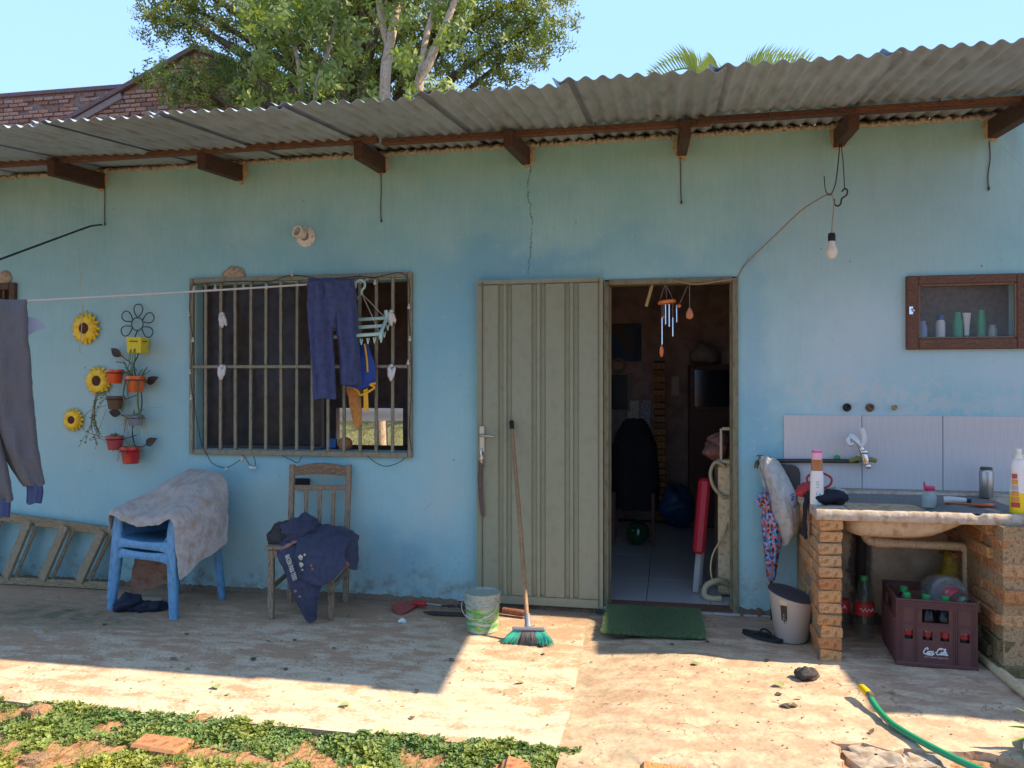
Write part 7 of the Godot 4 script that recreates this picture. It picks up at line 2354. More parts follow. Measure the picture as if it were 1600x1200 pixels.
func circ_ring(b: B, c: Vector3, r: float, bs: Basis):
	var pts := []
	for i in 15:
		pts.append(c + bs * v(cos(TAU * i / 14.0) * r, sin(TAU * i / 14.0) * r, 0))
	b.tube(pts, 0.0015, 5)

func crate():
	var m := mt(lin(0.115, 0.04, 0.036), 0.5, T.scuff, v(3, 3, 3), {"bump": T.mottle, "bump_cm": 0.08})
	var W := 0.366
	var H := 0.325
	var D := 0.40
	var o := thing("bottle_crate", "maroon plastic bottle crate with white script lettering under the sink", "crate", v(1.315, 0.034, 0.572), -5.0)
	var b := B.new()
	var wallz := func(bb: B, z: float, holes: Array):
		var xs := [-W / 2, W / 2]
		var ys := [0.0, H]
		for h in holes:
			for k in [h[0], h[1]]:
				if not xs.has(k): xs.append(k)
			for k in [h[2], h[3]]:
				if not ys.has(k): ys.append(k)
		xs.sort(); ys.sort()
		for i in xs.size() - 1:
			for j in ys.size() - 1:
				var mx: float = (xs[i] + xs[i + 1]) / 2
				var my: float = (ys[j] + ys[j + 1]) / 2
				var open := false
				for h in holes:
					if mx > h[0] and mx < h[1] and my > h[2] and my < h[3]: open = true
				if not open:
					bb.quad(v(xs[i], ys[j], z), v(xs[i + 1], ys[j], z), v(xs[i + 1], ys[j + 1], z), v(xs[i], ys[j + 1], z))
					bb.quad(v(xs[i + 1], ys[j], z - 0.01), v(xs[i], ys[j], z - 0.01), v(xs[i], ys[j + 1], z - 0.01), v(xs[i + 1], ys[j + 1], z - 0.01))
		for h in holes:
			var q := [v(h[0], h[2], z), v(h[1], h[2], z), v(h[1], h[3], z), v(h[0], h[3], z)]
			for k in 4:
				bb.quad(q[k], q[(k + 1) % 4], q[(k + 1) % 4] + v(0, 0, -0.01), q[k] + v(0, 0, -0.01))
	var fx := func(t): return -W / 2 + W * t
	var fy := func(t): return H * (1.0 - t)
	var holes := [[fx.call(0.325), fx.call(0.655), fy.call(0.335), fy.call(0.12)], [fx.call(0.11), fx.call(0.215), fy.call(0.6), fy.call(0.46)], [fx.call(0.335), fx.call(0.455), fy.call(0.6), fy.call(0.46)], [fx.call(0.55), fx.call(0.66), fy.call(0.6), fy.call(0.46)], [fx.call(0.79), fx.call(0.905), fy.call(0.6), fy.call(0.46)]]
	wallz.call(b, D / 2, holes)
	wallz.call(b, -D / 2 + 0.01, [[fx.call(0.325), fx.call(0.655), fy.call(0.335), fy.call(0.12)]])
	b.box(v(-W / 2 + 0.005, H * 0.36, 0), v(0.01, H * 0.72, D - 0.022))
	b.box(v(-W / 2 + 0.005, H * 0.96, 0), v(0.01, H * 0.08, D - 0.022))
	b.box(v(-W / 2 + 0.005, H * 0.82, 0.135), v(0.01, H * 0.2, D - 0.292))
	b.box(v(-W / 2 + 0.005, H * 0.82, -0.135), v(0.01, H * 0.2, D - 0.292))
	b.box(v(W / 2 - 0.005, H * 0.5, 0), v(0.01, H, D - 0.022))
	b.box(v(0, 0.008, 0), v(W - 0.022, 0.012, D - 0.022))
	part("body", b, m, o)
	b = B.new()
	for y in [0.03, 0.072, 0.115, 0.355]:
		b.bar(v(-W / 2 - 0.002, fy.call(y), D / 2 + 0.001), v(W / 2 + 0.002, fy.call(y), D / 2 + 0.001), 0.008, 0.005, 0.0015, v(0, 0, 1))
	b.bar(v(-W / 2 - 0.003, 0.008, D / 2 + 0.001), v(W / 2 + 0.003, 0.008, D / 2 + 0.001), 0.012, 0.02, 0.003, v(0, 0, 1))
	for x in [0.012, 0.03, 0.06, 0.085, 0.235, 0.262, 0.715, 0.74, 0.765, 0.93, 0.955, 0.985]:
		b.bar(v(fx.call(x), 0.02, D / 2 + 0.0005), v(fx.call(x), H - 0.012, D / 2 + 0.0005), 0.005, 0.008, 0.0012)
	for z in [-0.19, -0.17, -0.12, -0.08, -0.04, 0.0, 0.04, 0.08, 0.12, 0.15, 0.17, 0.19]:
		b.bar(v(-W / 2 - 0.001, 0.02, z), v(-W / 2 - 0.001, H * 0.7, z), 0.008, 0.005, 0.001)
	b.bar(v(-W / 2, H, D / 2 - 0.005), v(W / 2, H, D / 2 - 0.005), 0.016, 0.01, 0.003, v(0, 0, 1))
	b.bar(v(-W / 2, H, -D / 2 + 0.005), v(W / 2, H, -D / 2 + 0.005), 0.016, 0.01, 0.003, v(0, 0, 1))
	b.bar(v(-W / 2 + 0.005, H - 0.001, -D / 2 + 0.014), v(-W / 2 + 0.005, H - 0.001, D / 2 - 0.014), 0.016, 0.01, 0.003)
	b.bar(v(W / 2 - 0.005, H - 0.001, -D / 2 + 0.014), v(W / 2 - 0.005, H - 0.001, D / 2 - 0.014), 0.016, 0.01, 0.003)
	part("ribs", b, m, o)
	# white script on the front
	b = B.new()
	var strokes := [
		[[0.62, 0.98], [0.5, 1.02], [0.3, 0.92], [0.12, 0.6], [0.06, 0.28], [0.18, 0.06], [0.42, 0.02], [0.68, 0.2], [1.0, 0.12]],
		[[0.62, 0.98], [0.68, 0.86], [0.6, 0.74], [0.5, 0.78]],
		[[0.95, 0.5], [0.78, 0.42], [0.72, 0.2], [0.82, 0.02], [0.98, 0.08], [1.06, 0.3], [0.95, 0.5]],
		[[1.32, 0.44], [1.22, 0.52], [1.12, 0.4], [1.1, 0.15], [1.22, 0.01], [1.4, 0.14]],
		[[1.68, 0.46], [1.52, 0.5], [1.42, 0.3], [1.46, 0.06], [1.58, 0.04], [1.7, 0.3], [1.7, 0.1], [1.8, 0.02], [1.9, 0.12]],
		[[0.5, -0.02], [0.9, -0.14], [1.4, -0.1], [1.7, -0.16]],
		[[1.92, 0.34], [2.15, 0.38]],
		[[2.95, 0.82], [2.8, 0.98], [2.55, 0.95], [2.32, 0.65], [2.24, 0.3], [2.34, 0.06], [2.6, 0.02], [2.88, 0.2], [3.05, 0.12]],
		[[2.32, 0.65], [2.5, 1.02], [2.9, 1.1], [3.3, 0.98], [3.6, 1.06]],
		[[3.18, 0.5], [3.02, 0.44], [2.94, 0.2], [3.04, 0.02], [3.2, 0.08], [3.28, 0.3], [3.18, 0.5]],
		[[3.4, 0.3], [3.58, 0.7], [3.56, 0.94], [3.44, 0.8], [3.38, 0.3], [3.46, 0.04], [3.58, 0.08]],
		[[3.9, 0.46], [3.74, 0.5], [3.64, 0.3], [3.68, 0.06], [3.8, 0.04], [3.92, 0.3], [3.92, 0.1], [4.02, 0.02], [4.16, 0.16]]]
	for s in strokes:
		var pts := []
		for q in s:
			pts.append(v(fx.call(0.335) + (q[0] + q[1] * 0.22) * 0.0268, 0.062 + q[1] * 0.03, D / 2 + 0.0012))
		b.tube(curve(pts, 4), 0.0026, 6)
	part("lettering", b, M.white, o)
	var tx := TextMesh.new()
	var fn := SystemFont.new()
	fn.font_names = PackedStringArray(["Droid Sans"])
	tx.font = fn
	tx.text = "M.R. Marca Registrada"
	tx.font_size = 16
	tx.pixel_size = 0.00066
	tx.depth = 0.002
	part("small_lettering", tx, mt(lin(0.45, 0.38, 0.36), 0.6), o, v(fx.call(0.5), 0.048, D / 2 + 0.001))
	# the bottles inside
	var gl := "cola bottles in the crate"
	var at := func(x, z): return o.position + o.basis * v(x, 0.016, z)
	var spots := [[-0.12, 0.13, "green capped cola bottle in the crate, front left corner"], [-0.03, 0.13, "green capped cola bottle in the crate, second along the front"], [0.055, 0.135, "cola bottle in the crate behind the right middle slot"], [0.135, 0.13, "cola bottle in the crate, front right corner"], [-0.11, 0.0, "green capped cola bottle in the crate by its left side"]]
	for i in 5:
		var bt := make_bottle("crate_bottle", spots[i][2], at.call(spots[i][0], spots[i][1]), [10, -15, 30, 0, 20][i], gl, 0.33 if i in [0, 4] else 0.325, true)
	# big water bottle lying across the crate, base to the front
	o = thing("water_bottle", "large clear water bottle lying in the crate with its round base showing", "bottle", v(1.40, 0.365, 0.58))
	b = B.new()
	b.lathe([Vector2(0, 0.012), Vector2(0.03, 0.016), Vector2(0.075, 0.0), Vector2(0.09, 0.008), Vector2(0.098, 0.03), Vector2(0.098, 0.18), Vector2(0.08, 0.22), Vector2(0.03, 0.26), Vector2(0.02, 0.28)], Transform3D(rot(-100, 0, 0), v(0, 0, 0.07)), 30)
	part("body", b, mt(Color(0.7, 0.76, 0.78), 0.12, null, v(1, 1, 1), {"alpha": 0.2, "spec": 0.4}), o)
	b = B.new()
	b.lathe([Vector2(0, 0.0), Vector2(0.014, 0.0), Vector2(0.012, 0.01), Vector2(0, 0.012)], Transform3D(rot(80, 0, 0), v(-0.01, 0.012, 0.068)), 16)
	part("green_spot", b, mt(lin(0.05, 0.4, 0.25), 0.4), o)
	o = thing("cola_bottle_neck", "cola bottle lying on its side in the crate with pink red label", "bottle", v(1.43, 0.338, 0.68), 20.0)
	b = B.new()
	b.lathe([Vector2(0, 0.004), Vector2(0.03, 0.0), Vector2(0.042, 0.012), Vector2(0.044, 0.05), Vector2(0.042, 0.2)], Transform3D(rot(-80, 0, 0), v(0, 0, 0.05)), 22)
	part("body", b, mt(Color(0.5, 0.4, 0.38), 0.1, null, v(1, 1, 1), {"alpha": 0.4}), o)
	b = B.new()
	b.lathe([Vector2(0.0445, 0.06), Vector2(0.0455, 0.062), Vector2(0.0455, 0.12), Vector2(0.0445, 0.122)], Transform3D(rot(-80, 0, 0), v(0, 0, 0.05)), 22)
	part("label", b, mt(lin(0.5, 0.05, 0.08), 0.5), o)

# ---------------------------------------------------------------- yard
func stone(b: B, c: Vector3, r: Vector3, sd: int, turn := 0.0, rough := 0.5):
	var nz := noise(sd, 3.0, 3)
	var rings := []
	for i in 9:
		var th := PI * (0.002 + 0.996 * i / 8.0)
		var ring := []
		for k in 16:
			var ph := TAU * k / 16.0
			var d := Vector3(sin(th) * sin(ph), -cos(th), sin(th) * cos(ph))
			var q := Vector3(signf(d.x) * pow(absf(d.x), 0.55), signf(d.y) * pow(absf(d.y), 0.5), signf(d.z) * pow(absf(d.z), 0.55))
			q *= 1.0 + rough * nz.get_noise_3dv(d * 0.5)
			ring.append(c + rot(0, turn, 0) * (q * r))
		rings.append(ring)
	b.loft(rings, true, false, true)

func yard():
	var rg := RandomNumberGenerator.new()
	rg.seed = 61
	# hose
	var o := thing("garden_hose", "green garden hose with yellow end piece lying on the cement", "hose", v(0.9, 0.03, 1.4))
	var b := B.new()
	b.tube(curve([v(0.858, 0.068, 1.335), v(0.872, 0.048, 1.42), v(0.90, 0.04, 1.55), v(0.98, 0.04, 1.72), v(1.10, 0.036, 1.88), v(1.3, 0.03, 2.05), v(1.7, 0.0, 2.3)], 8), 0.0135, 12)
	wp("tube", b, mt(lin(0.02, 0.27, 0.12), 0.35), o)
	b = B.new()
	b.tube([v(0.836, 0.082, 1.25), v(0.842, 0.082, 1.265), v(0.85, 0.079, 1.3), v(0.856, 0.076, 1.325)], [0.012, 0.017, 0.018, 0.0165], 12)
	wp("end_piece", b, mt(lin(0.75, 0.48, 0.01), 0.4), o)
	b = B.new()
	b.tube([v(0.8555, 0.0765, 1.322), v(0.861, 0.073, 1.35)], 0.0165, 12)
	wp("clamp", b, mt(lin(0.3, 0.27, 0.24), 0.4, null, v(1, 1, 1), {"metal": 0.7}), o)
	# broken concrete at the lower right
	var rub := mt(lin(0.40, 0.335, 0.27), 0.95, T.dirty, v(2, 2, 2), {"bump": T.mottle, "bump_cm": 0.6})
	var sl := ["largest broken concrete slab in the hollow at lower right", "flat concrete chunk right of the largest slab, under the hose", "small rounded concrete chunk between slab and hose", "low concrete chunk at the bottom edge beside the hose", "angular concrete chunk half buried at the bottom edge"]
	var sp := [[0.775, -0.03, 1.78, 0.1, 0.045, 0.1, 12], [0.95, -0.025, 1.78, 0.09, 0.035, 0.07, -14], [0.94, -0.03, 1.93, 0.06, 0.04, 0.06, 20], [1.08, -0.04, 1.98, 0.09, 0.04, 0.07, -8], [0.82, -0.06, 2.0, 0.06, 0.04, 0.06, 35]]
	for i in 5:
		b = B.new()
		var q: Array = sp[i]
		stone(b, Vector3.ZERO, v(q[3], q[4], q[5]), 100 + i * 7, q[6])
		single("concrete_chunk", sl[i], "rubble", b, rub, v(q[0], q[1], q[2]), 0.0, "broken concrete at the lower right")
	for i in 14:
		b = B.new()
		var x := rg.randf_range(0.62, 1.15)
		stone(b, Vector3.ZERO, v(rg.randf_range(0.012, 0.03), 0.012, rg.randf_range(0.012, 0.03)), 200 + i)
		single("rubble_piece", "small lump of broken cement among the rubble at lower right", "rubble", b, rub, v(x, -0.045 + rg.randf_range(-0.02, 0.01), rg.randf_range(1.78, 2.1)), 0.0, "small rubble at the lower right")
	# row of half buried bricks along the edge of the cement
	var bl := ["leftmost half buried brick in the row along the cement edge", "second half buried brick from the left along the cement edge", "third half buried brick from the left along the cement edge", "rightmost half buried brick in the row along the cement edge"]
	for i in 4:
		b = B.new()
		b.box(Vector3.ZERO, v(0.2, 0.06, 0.1), rot(rg.randf_range(-4, 4), rg.randf_range(-4, 4), rg.randf_range(-2, 2)), 0.008, 0.006, i + 40)
		single("edging_brick", bl[i], "brick", b, M.brick[i], v(0.0 + i * 0.205, -0.024, 2.04 - 0.01 * i), 0.0, "edging bricks")
	# bricks in the weeds
	var gl := ["flat red brick lying in the weeds left of centre", "square red tile lying in the weeds at bottom centre", "stone half sunk in the weeds near the slab edge at left", "pale clod of earth at the bottom left among weeds", "broken brick end below the flat red brick", "second broken brick end beside the first, bottom edge", "reddish brick chip between the flat brick and the square tile", "red brick shard near the bottom edge, left of the square tile", "small red brick fragment just left of the square tile"]
	var gp := [[-2.02, -0.02, 2.17, 0.235, 0.05, 0.11, -4, 1], [-0.56, 0.0, 2.12, 0.12, 0.03, 0.16, 3, 1], [-2.72, -0.03, 2.03, 0.05, 0.04, 0.04, 0, 0], [-2.42, -0.05, 2.36, 0.06, 0.025, 0.05, 0, 0], [-1.86, -0.035, 2.34, 0.07, 0.03, 0.06, 20, 1], [-1.7, -0.035, 2.36, 0.07, 0.03, 0.05, -20, 1], [-1.86, -0.035, 2.245, 0.09, 0.025, 0.045, 25, 1], [-1.25, -0.04, 2.3, 0.1, 0.03, 0.06, -10, 1], [-0.98, -0.03, 2.25, 0.08, 0.03, 0.06, 24, 1]]
	var red := mt(lin(0.46, 0.21, 0.10), 0.95, T.dirty, v(3, 3, 3), {"bump": T.mottle, "bump_cm": 0.5})
	var clod := mt(lin(0.36, 0.22, 0.12), 0.95, T.dirty, v(5, 5, 5), {"bump": T.bumps, "bump_cm": 0.8})
	for i in gp.size():
		b = B.new()
		var q: Array = gp[i]
		if q[7] == 1:
			b.box(Vector3.ZERO, v(q[3], q[4], q[5]), rot(1.5, q[6], 1), 0.01, 0.01, i + 60)
		else:
			stone(b, Vector3.ZERO, v(q[3], q[4], q[5]), 300 + i)
		single("brick_in_weeds" if q[7] == 1 else "stone_in_weeds", gl[i], "brick" if q[7] == 1 else "stone", b, red if q[7] == 1 else clod, v(q[0], q[1] - (0.012 if q[7] == 1 else -0.01), q[2]), 0.0, "bricks and stones in the weeds")
	# clump of ash and scraps
	b = B.new()
	b.ball(v(0.645, 0.05, 1.04), v(0.05, 0.03, 0.04), 16, 24, 0.55, 26.0, 4)
	b.ball(v(0.625, 0.045, 1.02), v(0.035, 0.022, 0.03), 12, 18, 0.6, 30.0, 6)
	single("dirt_clump", "dark grey clump of dirt and wire wool on the sunlit cement", "dirt clump", b, mt(lin(0.1, 0.085, 0.075), 0.9, T.fine, v(9, 9, 9), {"bump": T.bumps, "bump_cm": 1.0}))
	# sandal by the bin
	o = thing("sandal", "dark worn flip-flop on the ground beside the pale bin", "sandal", v(0.5, 0.04, 0.47), -38.0)
	b = B.new()
	var poly := []
	for i in 20:
		var t := TAU * i / 20.0
		poly.append(Vector2(cos(t) * 0.125, sin(t) * (0.043 + 0.008 * cos(t)) + 0.006 * cos(2 * t)))
	b.extrude(poly, 0.016, Transform3D(rot(-90, 0, 0), Vector3.ZERO))
	part("sole", b, M.black, o)
	b = B.new()
	b.tube(curve([v(0.06, 0.016, 0), v(0.045, 0.034, 0.012), v(-0.01, 0.036, 0.036), v(-0.04, 0.014, 0.043)], 4), 0.006, 6)
	b.tube(curve([v(0.06, 0.016, 0), v(0.045, 0.034, -0.012), v(-0.01, 0.036, -0.036), v(-0.04, 0.014, -0.043)], 4), 0.006, 6)
	part("strap", b, M.black, o)
	# plant and pot at the right edge
	o = thing("strap_leaf_plant", "tuft of bright green strap leaves at the far right edge", "plant", v(1.42, 0.02, 1.62))
	b = B.new()
	leaf_shape(b, v(0.02, 0.06, 0.02), v(-0.9, 0.38, 0.1).normalized(), v(0, 1, 0), 0.16, 0.014, 0.2)
	leaf_shape(b, v(0.02, 0.05, 0.03), v(-0.95, 0.28, 0.25).normalized(), v(0, 1, 0), 0.16, 0.013, 0.3)
	leaf_shape(b, v(0.02, 0.06, 0.02), v(-0.5, 0.75, 0.1).normalized(), v(0, 1, 0), 0.17, 0.013, 0.3)
	leaf_shape(b, v(0.02, 0.06, 0.02), v(0.5, 0.75, 0.1).normalized(), v(0, 1, 0), 0.17, 0.013, 0.3)
	leaf_shape(b, v(0.02, 0.06, 0.02), v(0.9, 0.4, -0.1).normalized(), v(0, 1, 0), 0.17, 0.013, 0.3)
	part("leaves", b, mt(lin(0.2, 0.4, 0.05), 0.5, null, v(1, 1, 1), {"back": Color(0.5, 0.6, 0.2)}), o)
	b = B.new()
	b.lathe([Vector2(0, -0.02), Vector2(0.05, -0.02), Vector2(0.06, 0.055), Vector2(0.05, 0.055), Vector2(0, 0.05)], Transform3D(), 20)
	part("pot", b, mt(lin(0.1, 0.06, 0.04), 0.8), o)
	b = B.new()
	b.lathe([Vector2(0, 0), Vector2(0.05, 0.0), Vector2(0.075, 0.03), Vector2(0.08, 0.07), Vector2(0.07, 0.12), Vector2(0.045, 0.145), Vector2(0.025, 0.15), Vector2(0, 0.15)], Transform3D(), 26)
	single("green_vessel", "round green plastic vessel cut off by the lower right edge", "vessel", b, mt(lin(0.03, 0.33, 0.16), 0.25, null, v(1, 1, 1), {"coat": 0.6}), v(1.385, -0.01, 1.74))
	# fallen leaves
	var lmats := [mt(lin(0.13, 0.09, 0.05), 0.9), mt(lin(0.08, 0.06, 0.04), 0.9), mt(lin(0.24, 0.25, 0.08), 0.8), mt(lin(0.3, 0.22, 0.1), 0.9)]
	var lmesh := []
	for k in 4:
		b = B.new()
		leaf_shape(b, v(-0.02, 0.002, 0), v(1, 0.12, 0), v(0, 1, 0), 0.045, 0.011 + 0.002 * k, -0.25 + 0.15 * k)
		lmesh.append(b.done())
	for i in 44:
		var x := rg.randf_range(-4.2, 1.3)
		var z := rg.randf_range(0.35, 1.85)
		if x > -0.45: z = rg.randf_range(0.5, 1.65)
		var k := rg.randi() % 4
		var left := x < -0.45
		var p := single("fallen_leaf", "small dry fallen leaf lying on the pale slab" if left else "small dry fallen leaf lying on the orange cement", "leaf", lmesh[k], lmats[0 if rg.randf() < 0.35 else (1 if rg.randf() < 0.6 else (2 if rg.randf() < 0.5 else 3))], v(x, 0.003 if left else yard_y(x, z) + 0.003, z), rg.randf_range(0, 360), "fallen leaves on the slab" if left else "fallen leaves on the cement")
		p.scale = Vector3.ONE * rg.randf_range(0.45, 1.1)
	# big leaves lying in the sun
	for q in [[-2.1, 1.64, "round pale green leaf lying in the sun on the slab, near the weeds"], [-1.42, 1.72, "round grey green leaf lying on the slab near its grassy edge"], [0.5, 1.17, "pale yellow leaf curled on the orange cement left of the hose"]]:
		b = B.new()
		leaf_shape(b, v(-0.025, 0.004, 0), v(1, 0.1, 0), v(0, 1, 0), 0.05, 0.022, 0.1)
		single("broad_leaf", q[2], "leaf", b, mt(lin(0.3, 0.33, 0.13), 0.8), v(q[0], 0.003 if q[0] < -0.45 else 0.034, q[1]), rg.randf() * 360)
	# gravel and grit on the cement
	b = B.new()
	for i in 240:
		var x := rg.randf_range(-0.4, 1.5)
		var z := rg.randf_range(0.4, 1.9)
		if z > edge_z(x) - 0.03: continue
		var r := rg.randf_range(0.001, 0.004)
		b.box(v(x, yard_y(x, z) + r * 0.5, z), v(r * 2, r * 1.4, r * 2), rot(0, rg.randf() * 90, 0), 0.0, r * 0.4, i)
	for i in 260:
		var x := rg.randf_range(-4.4, -0.5)
		var z := rg.randf_range(0.1, 1.88)
		var r := rg.randf_range(0.0012, 0.004)
		b.box(v(x, r * 0.5 + 0.003, z), v(r * 2, r * 1.4, r * 2), rot(0, rg.randf() * 90, 0), 0.0, r * 0.4, i)
	var gr := single("grit", "scattered crumbs of earth and grit over the paved ground", "grit", b, mt(lin(0.34, 0.23, 0.14), 0.95))
	gr.set_meta("kind", "stuff")

# ---------------------------------------------------------------- inside the house, seen through door and window
func interior():
	var dark := mt(lin(0.012, 0.013, 0.017), 0.9)
	var dwood := mt(lin(0.2, 0.085, 0.06), 0.6, T.grain, v(5, 1, 5))
	# washing machine just inside the door
	var cream := mt(lin(0.7, 0.56, 0.35), 0.45, T.rust, v(2, 2, 2))
	var o := thing("washing_machine", "yellowed washing machine turned backwards just inside the doorway", "washing machine", v(0.62, 0.04, -0.62))
	var b := B.new()
	b.box(v(0.63, 0.485, -0.62), v(0.62, 0.87, 0.52), Basis(), 0.012)
	wp("body", b, cream, o)
	b = B.new()
	b.box(v(0.36, 0.485, -0.352), v(0.09, 0.83, 0.012), Basis(), 0.004)
	b.box(v(0.63, 0.93, -0.62), v(0.64, 0.03, 0.54), Basis(), 0.01)
	wp("rear_panel", b, mt(lin(0.75, 0.6, 0.38), 0.45, T.rust, v(2, 2, 2)), o)
	b = B.new()
	b.tube(curve([v(0.36, 0.90, -0.34), v(0.3, 0.93, -0.34), v(0.265, 0.86, -0.33), v(0.285, 0.77, -0.32), v(0.34, 0.71, -0.33), v(0.4, 0.7, -0.34)], 6), 0.012, 8)
	wp("drain_hose", b, mt(lin(0.45, 0.36, 0.22), 0.5), o)
	b = B.new()
	b.tube(curve([v(0.38, 0.13, -0.33), v(0.32, 0.16, -0.3), v(0.24, 0.13, -0.28), v(0.225, 0.07, -0.26), v(0.27, 0.055, -0.24), v(0.33, 0.06, -0.24)], 6), 0.021, 10)
	wp("drain_hose", b, mt(lin(0.45, 0.36, 0.22), 0.5), o)
	b = B.new()
	b.tube(curve([v(0.37, 0.53, -0.335), v(0.345, 0.45, -0.32), v(0.28, 0.33, -0.31), v(0.265, 0.22, -0.3), v(0.29, 0.14, -0.3), v(0.36, 0.13, -0.33)], 6), 0.006, 7)
	wp("power_cord", b, mt(lin(0.6, 0.45, 0.22), 0.5), o)
	b = B.new()
	b.bar(v(0.335, 0.945, -0.36), v(0.335, 1.15, -0.36), 0.016, 0.016, 0.002)
	b.bar(v(0.343, 1.15, -0.36), v(0.46, 1.15, -0.36), 0.016, 0.02, 0.002, v(0, 0, 1))
	b.bar(v(0.46, 0.945, -0.36), v(0.46, 1.14, -0.36), 0.016, 0.016, 0.002)
	single("white_stand", "white metal frame standing on top of the washing machine", "frame", b, mt(lin(0.62, 0.5, 0.36), 0.5))
	b = B.new()
	b.ball(v(0.3, 0.99, -0.5), v(0.09, 0.06, 0.1), 12, 20, 0.6, 9.0, 3)
	b.ball(v(0.33, 1.05, -0.55), v(0.07, 0.05, 0.1), 12, 20, 0.6, 9.0, 6)
	single("laundry_heap", "heap of dull pink and beige laundry on the washing machine", "laundry", b, mt(lin(0.3, 0.14, 0.12), 0.9, T.dirty, v(4, 4, 4)))
	o = thing("folding_table", "folded red table with pale metal leg leaning inside the door", "folding table", v(0.22, 0.04, -0.55))
	b = B.new()
	b.bar(v(0.19, 0.3, -0.5), v(0.235, 0.8, -0.55), 0.075, 0.32, 0.02)
	wp("top", b, mt(lin(0.42, 0.012, 0.03), 0.5), o)
	b = B.new()
	b.bar(v(0.17, 0.045, -0.42), v(0.195, 0.32, -0.44), 0.04, 0.04, 0.004)
	b.bar(v(0.2, 0.045, -0.62), v(0.22, 0.32, -0.6), 0.04, 0.04, 0.004)
	wp("leg", b, mt(lin(0.35, 0.34, 0.33), 0.5), o)
	# chair with a dark jacket
	o = thing("jacket_chair", "black jacket hung over a chair back in the dark room", "jacket", v(-0.32, 0.04, -2.2))
	b = B.new()
	garment(b, [[v(-0.31, 1.14, -2.2), 0.07, 0.05], [v(-0.31, 1.08, -2.2), 0.12, 0.08], [v(-0.31, 0.9, -2.18), 0.2, 0.13], [v(-0.3, 0.6, -2.15), 0.22, 0.15], [v(-0.29, 0.34, -2.12), 0.2, 0.13]], 5, 0.15, 4)
	wp("jacket", b, dark, o)
	b = B.new()
	for q in [[-0.48, -2.3], [-0.14, -2.3], [-0.48, -1.95], [-0.14, -1.95]]:
		b.bar(v(q[0], 0.04, q[1]), v(q[0], 0.5, q[1]), 0.03, 0.03, 0.003)
	wp("chair_leg", b, dwood, o)
	b = B.new()
	b.ball(Vector3.ZERO, v(0.105, 0.105, 0.105), 16, 24)
	single("green_ball", "shiny dark green ball on the tiled floor inside the house", "ball", b, mt(lin(0.01, 0.07, 0.02), 0.15, null, v(1, 1, 1), {"coat": 0.8}), v(-0.275, 0.145, -2.35 + 0.35))
	o = thing("wall_papers", "two pale printed sheets pinned on the rear wall behind the jacket", "papers", v(-0.3, 1.15, -3.39))
	b = B.new()
	b.box(v(-0.375, 1.18, -3.392), v(0.12, 0.21, 0.006))
	wp("sheet", b, mt(lin(0.85, 0.72, 0.55), 0.7, T.mottle, v(5, 5, 5)), o)
	b = B.new()
	b.box(v(-0.245, 1.155, -3.392), v(0.1, 0.27, 0.006))
	wp("sheet", b, mt(lin(0.8, 0.76, 0.78), 0.7, ntex(99, 0.09, [[0.0, 0.25], [0.45, 0.4], [0.55, 1.0], [1.0, 1.0]], 2, 256), v(3, 3, 3)), o)
	b = B.new()
	o = thing("brick_column", "bare brick column standing inside the dark room", "column", v(-0.1, 0.04, -3.3))
	b.box(v(-0.1, 0.87, -3.3), v(0.11, 1.66, 0.12))
	wp("core", b, mt(lin(0.1, 0.08, 0.06), 0.9), o)
	for i in 24:
		b = B.new()
		b.box(Vector3.ZERO, v(0.13, 0.055, 0.14), Basis(), 0.006, 0.006, i)
		part("brick", b, M.brick[i % 4], o, v(-0.1, 0.08 + i * 0.068, -3.3) - o.position)
	o = thing("dark_cupboard", "dark wooden cupboard with glazed door inside the house, right side", "cupboard", v(0.45, 0.04, -3.1))
	b = B.new()
	b.box(v(0.47, 0.85, -3.15), v(0.56, 1.6, 0.42), Basis(), 0.006)
	wp("carcass", b, dwood, o)
	b = B.new()
	for s in [[v(0.22, 1.2, -2.93), v(0.22, 1.63, -2.93)], [v(0.7, 1.2, -2.93), v(0.7, 1.63, -2.93)]]:
		b.bar(s[0], s[1], 0.05, 0.03, 0.004)
	b.bar(v(0.245, 1.215, -2.93), v(0.675, 1.215, -2.93), 0.03, 0.04, 0.004, v(0, 0, 1))
	b.bar(v(0.245, 1.615, -2.93), v(0.675, 1.615, -2.93), 0.03, 0.04, 0.004, v(0, 0, 1))
	wp("door_frame", b, mt(lin(0.15, 0.055, 0.035), 0.5, T.grain, v(5, 1, 5)), o)
	b = B.new()
	b.box(v(0.46, 1.415, -2.935), v(0.43, 0.36, 0.006))
	wp("glass", b, mt(lin(0.02, 0.025, 0.035), 0.1), o)
	var jn := ["pale crumpled bag on top of the dark cupboard", "white lidded jar on top of the dark cupboard"]
	for i in 2:
		b = B.new()
		if i == 0:
			b.ball(v(0.34, 1.75, -3.1), v(0.14, 0.1, 0.1), 12, 20, 0.5, 8.0, 4)
		else:
			b.lathe([Vector2(0, 0), Vector2(0.07, 0), Vector2(0.075, 0.1), Vector2(0.06, 0.15), Vector2(0.07, 0.155), Vector2(0.07, 0.18), Vector2(0, 0.185)], Transform3D(Basis(), v(0.58, 1.652, -3.08)), 20)
		single("cupboard_top_item", jn[i], ["bag", "jar"][i], b, mt(lin(0.35, 0.3, 0.28), 0.7, T.dirty, v(5, 5, 5)))
	b = B.new()
	b.ball(Vector3.ZERO, v(0.17, 0.2, 0.14), 16, 24, 0.5, 6.0, 4)
	single("blue_sack", "full blue plastic sack on the floor beside the brick column", "sack", b, mt(lin(0.02, 0.07, 0.2), 0.4), v(0.07, 0.24, -2.95))
	o = thing("dark_painting", "dark blue painting hung on the rear wall left of the chime", "painting", v(-0.5, 1.9, -3.39))
	b = B.new()
